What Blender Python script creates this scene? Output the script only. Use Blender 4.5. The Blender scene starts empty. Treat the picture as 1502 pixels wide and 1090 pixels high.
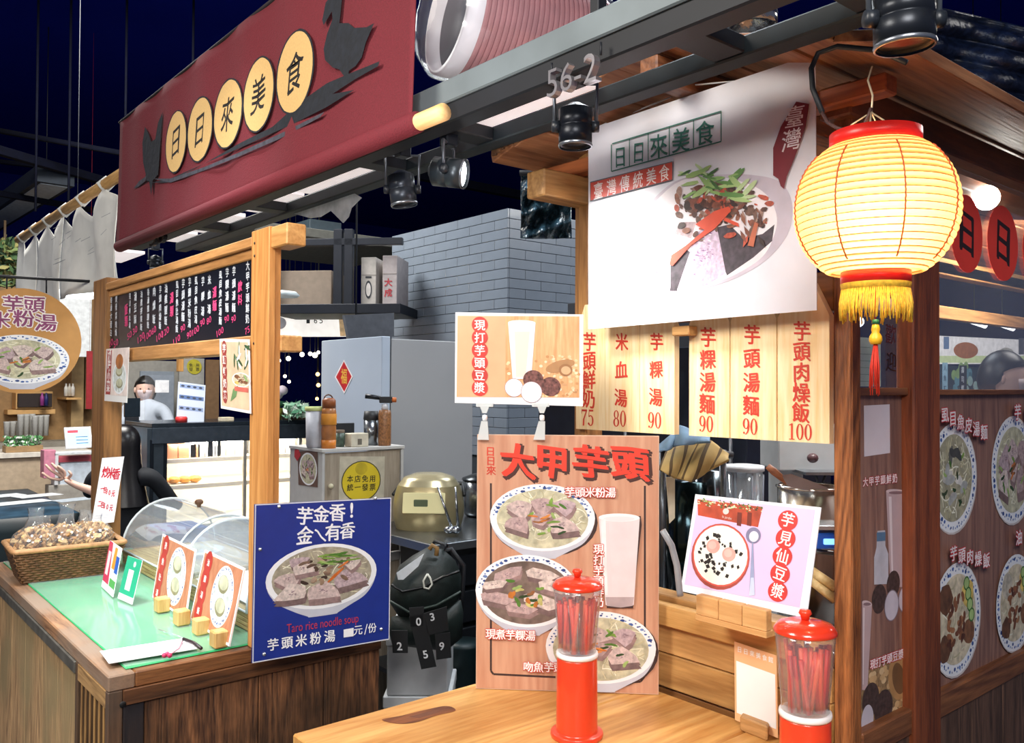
import bpy, bmesh, math, random
from math import sin, cos, pi, sqrt, atan
from mathutils import Vector, Matrix

# ------------------------------------------------------------------ camera, world, exposure
F, H, YC = 1255.0, 1.5, 566.0
yaw = atan(1051/F); pit = atan((YC-545)/F)
FW = Vector((sin(yaw)*cos(pit), cos(yaw)*cos(pit), sin(pit)))
R0 = Vector((cos(yaw), -sin(yaw), 0)); U0 = R0.cross(FW)
RT = (R0 + 0.005*U0).normalized(); UP = RT.cross(FW)
CAM = Vector((0, 0, H))
sc = bpy.context.scene
COL = sc.collection
cd = bpy.data.cameras.new('camera'); cam = bpy.data.objects.new('camera', cd); COL.objects.link(cam)
cd.sensor_fit = 'HORIZONTAL'; cd.sensor_width = 36; cd.lens = F/1502*36; cd.clip_start = 0.02; cd.clip_end = 100
M = Matrix((RT, UP, -FW)).transposed().to_4x4(); M.translation = CAM
cam.matrix_world = M; sc.camera = cam
sc.view_settings.view_transform = 'Standard'; sc.view_settings.look = 'None'
sc.view_settings.gamma = 1; sc.view_settings.use_curve_mapping = False
sc.view_settings.exposure = 0.3
w = bpy.data.worlds.new('world'); sc.world = w; w.use_nodes = True
w.node_tree.nodes['Background'].inputs[0].default_value = (0.35, 0.42, 0.75, 1)
w.node_tree.nodes['Background'].inputs[1].default_value = 0.18

def light(kind, name, loc, energy, color=(1, 1, 1), size=0.1, to=None, angle=60, blend=0.5, size_y=None):
    l = bpy.data.lights.new(name, kind); o = bpy.data.objects.new(name, l); COL.objects.link(o)
    l.energy = energy; l.color = color; o.location = loc
    if kind == 'AREA':
        l.size = size
        if size_y: l.shape = 'RECTANGLE'; l.size_y = size_y
    else: l.shadow_soft_size = size
    if kind == 'SPOT': l.spot_size = math.radians(angle); l.spot_blend = blend
    if to is not None:
        o.rotation_euler = (Vector(to)-Vector(loc)).to_track_quat('-Z', 'Y').to_euler()
    return o
COOL = (0.88, 0.95, 1.0); WARM = (1.0, 0.62, 0.3)
# corridor and kitchen ceiling lamps (all hang above the frame), the lit track head's beam and loose fill spots come later
light('SPOT', 'corridor_lamp', (0.15, 2.3, 3.3), 260, COOL, 0.25, (0.66, 2.45, 0.9), 40, 1.0)
light('AREA', 'corridor_lamp', (-0.9, 1.4, 2.6), 52, (1, .93, .82), 0.9, (0.5, 2.1, 0.5))
light('AREA', 'corridor_lamp', (-0.5, -0.7, 2.7), 52, (1, 0.97, 0.93), 0.9, (1.2, 1.2, 1.1))
light('AREA', 'kitchen_lamp', (2.0, 1.9, 3.4), 34, COOL, 0.7, (1.8, 2.4, 1.0))
light('AREA', 'hall_lamp', (1.2, 5.2, 3.9), 190, (1, 0.97, 0.92), 1.6, (1.6, 6.0, 0.8))
light('AREA', 'hall_lamp', (4.6, 3.4, 3.9), 60, COOL, 1.6, (3.6, 2.6, 1.0))
light('AREA', 'hall_lamp', (5.6, 1.0, 3.6), 60, (1, 0.97, 0.92), 1.4, (5.0, 1.6, 1.2))

# ------------------------------------------------------------------ rays to real planes
def ray(px, py): return FW + RT*((px-751)/F) + UP*((545-py)/F)
def on_x(px, py, v): d = ray(px, py); return CAM + d*(v/d.x)
def on_y(px, py, v): d = ray(px, py); return CAM + d*(v/d.y)
def on_z(px, py, v): d = ray(px, py); return CAM + d*((v-H)/d.z)
def at(px, py, t): return CAM + ray(px, py)*t

# ------------------------------------------------------------------ materials
def lin(c): return c/12.92 if c <= 0.04045 else ((c+0.055)/1.055)**2.4
def hexc(h): return tuple(lin(int(h[i:i+2], 16)/255) for i in (0, 2, 4)) + (1,)
MATS = {}
def mat(h, rough=0.6, metal=0.0, noise=0.12, scale=25.0, emit=0.0, spec=0.5, alpha=1.0, bump=0.0, coat=0.0, stretch=(1, 1, 1), trans=0.0):
    key = (h, rough, metal, noise, scale, emit, spec, alpha, bump, coat, stretch, trans)
    if key in MATS: return MATS[key]
    m = bpy.data.materials.new('paint_' + h); m.use_nodes = True
    nt = m.node_tree; b = nt.nodes['Principled BSDF']; c = hexc(h)
    b.inputs['Roughness'].default_value = rough; b.inputs['Metallic'].default_value = metal
    b.inputs['Specular IOR Level'].default_value = spec; b.inputs['Alpha'].default_value = alpha
    b.inputs['Coat Weight'].default_value = coat; b.inputs['Transmission Weight'].default_value = trans
    b.inputs['Base Color'].default_value = c
    if noise or bump:
        tc = nt.nodes.new('ShaderNodeTexCoord'); mp = nt.nodes.new('ShaderNodeMapping'); mp.inputs['Scale'].default_value = stretch
        nz = nt.nodes.new('ShaderNodeTexNoise'); nz.inputs['Scale'].default_value = scale; nz.inputs['Detail'].default_value = 5
        nt.links.new(tc.outputs['Object'], mp.inputs[0]); nt.links.new(mp.outputs[0], nz.inputs['Vector'])
        if noise:
            cr = nt.nodes.new('ShaderNodeValToRGB')
            cr.color_ramp.elements[0].position = 0.3; cr.color_ramp.elements[1].position = 0.7
            cr.color_ramp.elements[0].color = tuple(x*(1-noise*1.6) for x in c[:3])+(1,)
            cr.color_ramp.elements[1].color = tuple(min(1, x*(1+noise)) for x in c[:3])+(1,)
            nt.links.new(nz.outputs['Fac'], cr.inputs[0]); nt.links.new(cr.outputs[0], b.inputs['Base Color'])
            if emit: nt.links.new(cr.outputs[0], b.inputs['Emission Color'])
        if bump:
            bp = nt.nodes.new('ShaderNodeBump'); bp.inputs['Strength'].default_value = bump; bp.inputs['Distance'].default_value = 0.01
            nt.links.new(nz.outputs['Fac'], bp.inputs['Height']); nt.links.new(bp.outputs[0], b.inputs['Normal'])
    if emit:
        b.inputs['Emission Strength'].default_value = emit
        if not noise: b.inputs['Emission Color'].default_value = c
    MATS[key] = m
    return m

def wood(h1, h2, axis='Z', rough=0.55, scale=6.0, knots=False, bump=0.15, dark=None, rings=2.0):
    key = ('wood', h1, h2, axis, rough, scale, knots, bump, dark, rings)
    if key in MATS: return MATS[key]
    m = bpy.data.materials.new('wood_' + h1); m.use_nodes = True
    nt = m.node_tree; N = nt.nodes.new; L = nt.links.new; b = nt.nodes['Principled BSDF']
    tc = N('ShaderNodeTexCoord'); mp = N('ShaderNodeMapping')
    s = [1.0, 1.0, 1.0]; s['XYZ'.index(axis)] = 0.09
    mp.inputs['Scale'].default_value = s
    oi = N('ShaderNodeObjectInfo'); ad = N('ShaderNodeVectorMath'); ad.operation = 'ADD'
    sv = N('ShaderNodeVectorMath'); sv.operation = 'SCALE'; sv.inputs[3].default_value = 7.3
    L(oi.outputs['Location'], sv.inputs[0]) 
    rn = N('ShaderNodeMath'); rn.operation = 'MULTIPLY'; rn.inputs[1].default_value = 13.0; L(oi.outputs['Random'], rn.inputs[0])
    L(tc.outputs['Object'], ad.inputs[0]); L(rn.outputs[0], ad.inputs[1]); L(ad.outputs[0], mp.inputs[0])
    n1 = N('ShaderNodeTexNoise'); n1.inputs['Scale'].default_value = scale; n1.inputs['Detail'].default_value = 2; n1.inputs['Distortion'].default_value = 0.6
    L(mp.outputs[0], n1.inputs['Vector'])
    mu = N('ShaderNodeMath'); mu.operation = 'MULTIPLY'; mu.inputs[1].default_value = rings*6; L(n1.outputs['Fac'], mu.inputs[0])
    fr = N('ShaderNodeMath'); fr.operation = 'PINGPONG'; fr.inputs[1].default_value = 0.5; L(mu.outputs[0], fr.inputs[0])
    n2 = N('ShaderNodeTexNoise'); n2.inputs['Scale'].default_value = scale*28; n2.inputs['Detail'].default_value = 4
    L(mp.outputs[0], n2.inputs['Vector'])
    mx = N('ShaderNodeMath'); mx.operation = 'MULTIPLY_ADD'; mx.inputs[1].default_value = 0.9; L(fr.outputs[0], mx.inputs[0])
    m2 = N('ShaderNodeMath'); m2.operation = 'MULTIPLY_ADD'; m2.inputs[1].default_value = 1.1; m2.inputs[2].default_value = -0.35; L(n2.outputs['Fac'], m2.inputs[0]); L(m2.outputs[0], mx.inputs[2])
    cr = N('ShaderNodeValToRGB'); cr.color_ramp.elements[0].color = hexc(h2); cr.color_ramp.elements[1].color = hexc(h1)
    cr.color_ramp.elements[0].position = 0.08; cr.color_ramp.elements[1].position = 0.75
    L(mx.outputs[0], cr.inputs[0]); out = cr.outputs[0]
    if dark:
        n3 = N('ShaderNodeTexNoise'); n3.inputs['Scale'].default_value = 3.2; n3.inputs['Detail'].default_value = 6; L(tc.outputs['Object'], n3.inputs['Vector'])
        c3 = N('ShaderNodeValToRGB'); c3.color_ramp.elements[0].position = 0.42; c3.color_ramp.elements[1].position = 0.62
        L(n3.outputs['Fac'], c3.inputs[0]); ml = N('ShaderNodeMix'); ml.data_type = 'RGBA'
        L(c3.outputs[0], ml.inputs[0]); L(out, ml.inputs[7]); ml.inputs[6].default_value = hexc(dark); out = ml.outputs[2]
    L(out, b.inputs['Base Color']); b.inputs['Roughness'].default_value = rough
    if bump:
        bp = N('ShaderNodeBump'); bp.inputs['Strength'].default_value = bump; bp.inputs['Distance'].default_value = 0.004
        L(mx.outputs[0], bp.inputs['Height']); L(bp.outputs[0], b.inputs['Normal'])
    MATS[key] = m
    return m

def glass(name='clear_glass', tint=(0.9, 0.97, 1.0), a=0.14, rough=0.03):
    key = ('glass', name)
    if key in MATS: return MATS[key]
    m = bpy.data.materials.new(name); m.use_nodes = True; nt = m.node_tree; N = nt.nodes.new
    for n in list(nt.nodes): nt.nodes.remove(n)
    o = N('ShaderNodeOutputMaterial'); t = N('ShaderNodeBsdfTransparent'); g = N('ShaderNodeBsdfGlossy'); f = N('ShaderNodeBsdfDiffuse')
    t.inputs[0].default_value = tint+(1,); g.inputs['Roughness'].default_value = rough; f.inputs[0].default_value = (0.85, 0.9, 0.95, 1)
    lw = N('ShaderNodeLayerWeight'); lw.inputs[0].default_value = 0.5; pw = N('ShaderNodeMath'); pw.operation = 'POWER'; pw.inputs[1].default_value = 4.0; nt.links.new(lw.outputs['Facing'], pw.inputs[0])
    ma = N('ShaderNodeMath'); ma.operation = 'MULTIPLY_ADD'; ma.inputs[1].default_value = 0.75; ma.inputs[2].default_value = 0.03+a*0.3; nt.links.new(pw.outputs[0], ma.inputs[0])
    m1 = N('ShaderNodeMixShader'); m2 = N('ShaderNodeMixShader'); m2.inputs[0].default_value = a*0.6
    nt.links.new(ma.outputs[0], m1.inputs[0]); nt.links.new(t.outputs[0], m1.inputs[1]); nt.links.new(g.outputs[0], m1.inputs[2])
    nt.links.new(m1.outputs[0], m2.inputs[1]); nt.links.new(f.outputs[0], m2.inputs[2]); nt.links.new(m2.outputs[0], o.inputs[0])
    MATS[key] = m
    return m

# ------------------------------------------------------------------ mesh builder
class MB:
    def __init__(s): s.v = []; s.f = []; s.m = []; s.mats = []; s.sm = []
    def mi(s, m):
        if m not in s.mats: s.mats.append(m)
        return s.mats.index(m)
    def add(s, vs, fs, m=None, smooth=False):
        o = len(s.v); s.v += [Vector(v) for v in vs]; k = s.mi(m) if m else 0
        for f in fs: s.f.append([i+o for i in f]); s.m.append(k); s.sm.append(smooth)
        return s
    def box(s, a, b, m=None, rot=None, piv=None):
        x0, y0, z0 = [min(p, q) for p, q in zip(a, b)]; x1, y1, z1 = [max(p, q) for p, q in zip(a, b)]
        e = min(x1-x0, y1-y0, z1-z0)*0.09; e = min(e, 0.003)
        # chamfered box: 24 corners
        vs = []; idx = {}
        for i, x in enumerate((x0, x1)):
            for j, y in enumerate((y0, y1)):
                for k, z in enumerate((z0, z1)):
                    sx, sy, sz = (e, -e)[i], (e, -e)[j], (e, -e)[k]
                    for ax, p in enumerate(((x, y+sy, z+sz), (x+sx, y, z+sz), (x+sx, y+sy, z))):
                        idx[(i, j, k, ax)] = len(vs); vs.append(p)
        g = idx; fs = []
        for q in (0, 1):
            fs.append([g[(q, 0, 0, 0)], g[(q, 1, 0, 0)], g[(q, 1, 1, 0)], g[(q, 0, 1, 0)]])
            fs.append([g[(0, q, 0, 1)], g[(1, q, 0, 1)], g[(1, q, 1, 1)], g[(0, q, 1, 1)]])
            fs.append([g[(0, 0, q, 2)], g[(1, 0, q, 2)], g[(1, 1, q, 2)], g[(0, 1, q, 2)]])
        for a_ in (0, 1):
            for b_ in (0, 1):
                fs.append([g[(0, a_, b_, 1)], g[(1, a_, b_, 1)], g[(1, a_, b_, 2)], g[(0, a_, b_, 2)]])
                fs.append([g[(a_, 0, b_, 0)], g[(a_, 1, b_, 0)], g[(a_, 1, b_, 2)], g[(a_, 0, b_, 2)]])
                fs.append([g[(a_, b_, 0, 0)], g[(a_, b_, 1, 0)], g[(a_, b_, 1, 1)], g[(a_, b_, 0, 1)]])
                for c_ in (0, 1): fs.append([g[(a_, b_, c_, 0)], g[(a_, b_, c_, 1)], g[(a_, b_, c_, 2)]])
        if rot is not None:
            pv = Vector(piv) if piv is not None else Vector(((x0+x1)/2, (y0+y1)/2, (z0+z1)/2))
            vs = [pv + rot @ (Vector(v)-pv) for v in vs]
        return s.add(vs, fs, m)
    def obox(s, c, ex, ey, ez, m=None):   # oriented box, half vectors
        c, ex, ey, ez = Vector(c), Vector(ex), Vector(ey), Vector(ez); t = MB(); t.box((-1, -1, -1), (1, 1, 1))
        k = 0.003
        def sc_(q, l): return (1 if q > 0 else -1)*(1-min(0.18, k/max(l, 1e-6))) if abs(q) < 0.9999 else q
        vs = []
        for v in t.v:
            x, y, z = [sc_(q, l) for q, l in zip(v, (ex.length, ey.length, ez.length))]
            vs.append(c+ex*x+ey*y+ez*z)
        return s.add(vs, t.f, m)
    def tube(s, pts, r, n=8, m=None, closed=False, cap=True):
        pts = [Vector(p) for p in pts]; rs = r if isinstance(r, (list, tuple)) else [r]*len(pts)
        rings = []; prev = None
        for i, p in enumerate(pts):
            if closed: d = pts[(i+1) % len(pts)]-pts[i-1]
            else: d = pts[min(i+1, len(pts)-1)]-pts[max(i-1, 0)]
            d = d.normalized() if d.length > 1e-9 else Vector((0, 0, 1))
            if prev is None: a = d.orthogonal().normalized()
            else: a = (prev-d*prev.dot(d)); a = a.normalized() if a.length > 1e-6 else d.orthogonal().normalized()
            prev = a; b = d.cross(a)
            rings.append([p+(a*cos(2*pi*k/n)+b*sin(2*pi*k/n))*rs[i] for k in range(n)])
        vs = [v for rg in rings for v in rg]; fs = []
        R = len(rings)
        for i in range(R if closed else R-1):
            j = (i+1) % R
            for k in range(n): fs.append([i*n+k, i*n+(k+1) % n, j*n+(k+1) % n, j*n+k])
        if cap and not closed: fs.append(list(range(n))[::-1]); fs.append([(R-1)*n+k for k in range(n)])
        return s.add(vs, fs, m, True)
    def lathe(s, prof, c=(0, 0, 0), axis=(0, 0, 1), n=24, m=None, sx=1, smooth=True):
        ax = Vector(axis).normalized(); a = Vector((1, 0, 0)) if abs(ax.z) > 0.9 else Vector((0, 0, 1)).cross(ax).normalized()
        a = (a-ax*a.dot(ax)).normalized(); b = ax.cross(a); c = Vector(c); vs = []; fs = []
        for (r, h) in prof: vs += [c+ax*h+(a*cos(2*pi*k/n)*sx+b*sin(2*pi*k/n))*r for k in range(n)]
        for i in range(len(prof)-1):
            for k in range(n): fs.append([i*n+k, i*n+(k+1) % n, (i+1)*n+(k+1) % n, (i+1)*n+k])
        return s.add(vs, fs, m, smooth)
    def disc(s, c, axis, r, n=24, m=None, t=0.002):
        return s.lathe([(0.0001, t), (r, t), (r, 0), (0.0001, 0)], c, axis, n, m, smooth=False)
    def sheet(s, fn, nu, nv, m=None, thick=0.0, smooth=True):
        P = [[Vector(fn(i/nu, j/nv)) for j in range(nv+1)] for i in range(nu+1)]
        vs = [p for r in P for p in r]; fs = []
        for i in range(nu):
            for j in range(nv):
                a = i*(nv+1)+j; fs.append([a, a+nv+1, a+nv+2, a+1])
        if thick:
            o = len(vs); off = []
            for i in range(nu+1):
                for j in range(nv+1):
                    du = P[min(i+1, nu)][j]-P[max(i-1, 0)][j]; dv = P[i][min(j+1, nv)]-P[i][max(j-1, 0)]
                    nn = du.cross(dv); nn = nn.normalized() if nn.length > 1e-12 else Vector((0, 0, 1)); off.append(P[i][j]-nn*thick)
            vs += off; fs += [[x+o for x in f][::-1] for f in fs[:nu*nv]]
            W = nv+1
            for i in range(nu):
                for j in (0, nv): a = i*W+j; fs.append([a, a+W, a+W+o, a+o])
            for j in range(nv):
                for i in (0, nu): a = i*W+j; fs.append([a, a+1, a+1+o, a+o])
        return s.add(vs, fs, m, smooth)
    def prism(s, pts, off, m=None):   # planar polygon (3D points) extruded by off
        n = len(pts); off = Vector(off); pts = [Vector(p) for p in pts]
        vs = pts+[p+off for p in pts]
        fs = [list(range(n))[::-1], [n+i for i in range(n)]]+[[i, (i+1) % n, n+(i+1) % n, n+i] for i in range(n)]
        return s.add(vs, fs, m)
    def ball(s, c, r, nu=12, nv=8, m=None, jit=0.0, rnd=None):
        c = Vector(c); r = Vector(r) if hasattr(r, '__len__') else Vector((r, r, r)); vs = []; fs = []
        for j in range(nv+1):
            th = pi*j/nv
            for i in range(nu):
                ph = 2*pi*i/nu; q = 1+(rnd.uniform(-jit, jit) if rnd and 0 < j < nv else 0)
                vs.append(c+Vector((r.x*sin(th)*cos(ph)*q, r.y*sin(th)*sin(ph)*q, r.z*cos(th)*q)))
        for j in range(nv):
            for i in range(nu): fs.append([j*nu+i, (j+1)*nu+i, (j+1)*nu+(i+1) % nu, j*nu+(i+1) % nu])
        return s.add(vs, fs, m, True)
    def build(s, name, m=None, parent=None, local=False):
        me = bpy.data.meshes.new(name); base = Vector((0, 0, 0))
        if parent is not None and not local:
            q = parent
            while q is not None: base += q.location; q = q.parent
        me.from_pydata([tuple(v-base) for v in s.v], [], s.f)
        if m is not None and not s.mats: me.materials.append(m)
        else:
            for k in s.mats: me.materials.append(k)
            if s.mats: me.polygons.foreach_set('material_index', s.m)
        me.polygons.foreach_set('use_smooth', s.sm)
        bm = bmesh.new(); bm.from_mesh(me); bmesh.ops.remove_doubles(bm, verts=bm.verts, dist=1e-6)
        bmesh.ops.recalc_face_normals(bm, faces=bm.faces); bm.to_mesh(me); bm.free()
        o = bpy.data.objects.new(name, me); COL.objects.link(o)
        if parent is not None: o.parent = parent
        return o

def tag(o, label=None, cat=None, group=None, kind=None):
    if label: o['label'] = label
    if cat: o['category'] = cat
    if group: o['group'] = group
    if kind: o['kind'] = kind
    return o
def thing(name, label, cat, loc=(0, 0, 0), rz=0.0, group=None):
    o = bpy.data.objects.new(name, None); COL.objects.link(o); o.location = loc; o.rotation_euler = (0, 0, rz)
    o.empty_display_size = 0.05
    return tag(o, label, cat, group)
def one(name, mb, m, label, cat, group=None):   # a thing that is one mesh, origin at its base
    vs = mb.v; lo = Vector((sum(v.x for v in vs)/len(vs), sum(v.y for v in vs)/len(vs), min(v.z for v in vs)))
    o = mb.build(name, m); o.data.transform(Matrix.Translation(-lo)); o.location = lo
    return tag(o, label, cat, group)
def struct(name, mb, m=None):
    o = mb.build(name, m); o['kind'] = 'structure'; return o
def ctree(o, parent=None):
    c = o.copy(); COL.objects.link(c); c.parent = parent
    for ch in list(o.children): ctree(ch, c)
    return c

# ------------------------------------------------------------------ glyphs and flat print
GL = {}
def glyph(txt, bold=0.0, font=None):
    k = (txt, round(bold, 3))
    if k in GL: return GL[k]
    cu = bpy.data.curves.new('t', 'FONT'); cu.body = txt; cu.size = 1; cu.dimensions = '2D'; cu.fill_mode = 'BOTH'
    cu.resolution_u = 3; cu.offset = bold
    o = bpy.data.objects.new('t', cu); COL.objects.link(o)
    bpy.context.view_layer.update()
    dg = bpy.context.evaluated_depsgraph_get(); me = o.evaluated_get(dg).to_mesh()
    vs = [(v.co.x, v.co.y) for v in me.vertices]; fs = [list(p.vertices) for p in me.polygons]
    bpy.data.objects.remove(o); bpy.data.curves.remove(cu)
    GL[k] = (vs, fs); return GL[k]
_r = glyph('國'); EMW = max(v[0] for v in _r[0])-min(v[0] for v in _r[0])
def bbox(vs): 
    xs = [v[0] for v in vs]; ys = [v[1] for v in vs]
    return min(xs), min(ys), max(xs), max(ys)
EB = bbox(_r[0]); ECX, ECY = (EB[0]+EB[2])/2, (EB[1]+EB[3])/2; ES = (EB[3]-EB[1])

def smooth(pts, n=6):
    out = []; N_ = len(pts)
    for i in range(N_):
        p0, p1, p2, p3 = pts[i-1], pts[i], pts[(i+1) % N_], pts[(i+2) % N_]
        for k in range(n):
            t = k/n; out.append(tuple(.5*((2*p1[j])+(-p0[j]+p2[j])*t+(2*p0[j]-5*p1[j]+4*p2[j]-p3[j])*t*t+(-p0[j]+3*p1[j]-3*p2[j]+p3[j])*t**3) for j in (0, 1)))
    return out

class Poster:
    """A flat printed board lying on its own real plane: bl, br, tl are its corners in the room."""
    def __init__(s, root, bl, br, tl, thick=0.004, back=None, edge=None, name='board', away=None, noboard=False):
        s.root = root; s.O = Vector(bl); s.U = Vector(br)-s.O; s.V = Vector(tl)-s.O; s.w = s.U.length; s.h = s.V.length
        s.u = s.U.normalized(); s.v = s.V.normalized(); s.n = s.u.cross(s.v).normalized()
        if s.n.dot(CAM-s.O) < 0: s.n = -s.n
        s.k = 0; s.mb = MB(); s.tx = MB(); s.big = []; s.back = back
        if not noboard:
            b = MB(); pts = [s.O, s.O+s.U, s.O+s.U+s.V, s.O+s.V]; b.prism([p-s.n*thick for p in pts], s.n*thick)
            b.build(name, back, root)
    def lift(s): s.k += 1; return s.n*(0.0005+0.000006*s.k)
    def uv(s, px, py):
        d = ray(px, py); t = (s.O-CAM).dot(s.n)/d.dot(s.n); p = CAM+d*t-s.O
        a, b, c = s.u.dot(s.u), s.u.dot(s.v), s.v.dot(s.v); e, f = p.dot(s.u), p.dot(s.v); D = a*c-b*b
        return ((e*c-f*b)/D, (f*a-e*b)/D)
    def S(s, px, py):
        a = s.uv(px-2, py); b = s.uv(px+2, py); c = s.uv(px, py-2); d = s.uv(px, py+2); m_ = s.uv(px, py)
        return m_[0], m_[1], abs(b[0]-a[0])/4, abs(c[1]-d[1])/4
    def P(s, u, v, z): return s.O+s.u*u+s.v*v+z
    def poly_uv(s, pts, m, tx=False):
        z = s.lift(); (s.tx if tx else s.mb).add([s.P(a, b, z) for a, b in pts], [list(range(len(pts)))], m)
    def poly(s, pts, m): s.poly_uv([s.uv(*p) for p in pts], m)
    def rect(s, u0, v0, u1, v1, m): s.poly_uv([(u0, v0), (u1, v0), (u1, v1), (u0, v1)], m)
    def full(s, m, i=0.0): s.rect(i, i, s.w-i, s.h-i, m)
    def ell_uv(s, u, v, a, b, m, rot=0, n=28, jit=0, rnd=None, tx=False):
        pts = []
        for k in range(n):
            t = 2*pi*k/n; q = 1+(rnd.uniform(-jit, jit) if rnd else 0); x, y = a*cos(t)*q, b*sin(t)*q
            pts.append((u+x*cos(rot)-y*sin(rot), v+x*sin(rot)+y*cos(rot)))
        s.poly_uv(pts, m, tx)
    def ell(s, px, py, rx, ry, m, rot=0, n=28):
        u, v, a, b = s.S(px, py); s.ell_uv(u, v, rx*a, ry*b, m, rot, n)
    def line_uv(s, pts, wd, m, tx=False):
        z = s.lift(); t = s.tx if tx else s.mb
        for (a, b), (c, d) in zip(pts, pts[1:]):
            l = max(1e-9, sqrt((c-a)**2+(d-b)**2)); nx, ny = -(d-b)/l*wd/2, (c-a)/l*wd/2
            t.add([s.P(a+nx, b+ny, z), s.P(a-nx, b-ny, z), s.P(c-nx, d-ny, z), s.P(c+nx, d+ny, z)], [[0, 1, 2, 3]], m)
    def line(s, pts, wpx, m, tx=False):
        sc_ = s.S(*pts[0])[3]; s.line_uv([s.uv(*p) for p in pts], wpx*sc_, m, tx)
    def put(s, g, u, v, sx, sy, m, rot=0, c=None, shear=0, curvy=0, fix=None):
        vs, fs = g; cx, cy = c if c else (ECX, ECY); z = fix[0] if fix else s.lift(); ku, kv = (fix[1], fix[2]) if fix else (u, v); out = []
        for x, y in vs:
            x = (x-cx); y = (y-cy)
            if curvy: x, y = x+curvy*sin(y*5+ku*50)*0.5, y+curvy*sin(x*4+kv*50)
            x = x*sx+shear*y*sy; y = y*sy
            out.append(s.P(u+x*cos(rot)-y*sin(rot), v+x*sin(rot)+y*cos(rot), z))
        s.tx.add(out, fs, m)
    def ch(s, c, px, py, hpx, m, ws=1.0, bold=0.02, rot=0, shear=0, curvy=0.02, halo=None, shadow=None):
        """one character centred on (px, py), hpx pixels tall"""
        u, v, a, b = s.S(px, py); sy = hpx*b/ES; sx = sy*ws; big = hpx >= 19
        if big: keep, s.tx = s.tx, MB()
        def multi(u_, v_, mm, r, iso):
            if r < .008: ds = [(0, 0)]
            elif iso: ds = [(r*cos(q), r*sin(q)) for q in [2*pi*k/6+.3 for k in range(6)]]
            else: ds = [(-r*.9, r*.55), (r*.9, -r*.55), (r*.2, r*.45), (-r*.2, -r*.45)]
            for dx, dy in ds: s.put(glyph(c), u_+dx*sx, v_+dy*sy, sx, sy, mm, rot, None, shear, curvy, (s.lift(), u_, v_))
        if shadow: multi(u+sx*0.065, v-sy*0.065, shadow, bold+.015, True)
        if halo: multi(u, v, halo, bold+.05, True)
        multi(u, v, m, bold*.8, False)
        if big: s.big.append(s.tx); s.tx = keep
    def col(s, txt, p0, p1, hpx, m, **k):
        """characters spread evenly between two pixel points"""
        n = len(txt)
        for i, c in enumerate(txt):
            t = i/(n-1) if n > 1 else 0
            if c != ' ': s.ch(c, p0[0]+(p1[0]-p0[0])*t, p0[1]+(p1[1]-p0[1])*t, hpx, m, **k)
    def text(s, txt, px, py, hpx, m, wpx=None, rot=0, bold=0.0, shear=0):
        """a latin line centred on (px, py); hpx is its full height"""
        g = glyph(txt, min(bold, .02)); x0, y0, x1, y1 = bbox(g[0]); u, v, a, b = s.S(px, py); sy = hpx*b/(y1-y0)
        sx = wpx*a/(x1-x0) if wpx else sy
        s.put(g, u, v, sx, sy, m, rot, ((x0+x1)/2, (y0+y1)/2), shear)
    def done(s, pn='print', tn='lettering'):
        if s.mb.f: s.mb.build(pn, None, s.root)
        if s.tx.f: s.tx.build(tn, None, s.root)
        for t_ in s.big: t_.build('character', None, s.root)

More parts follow.
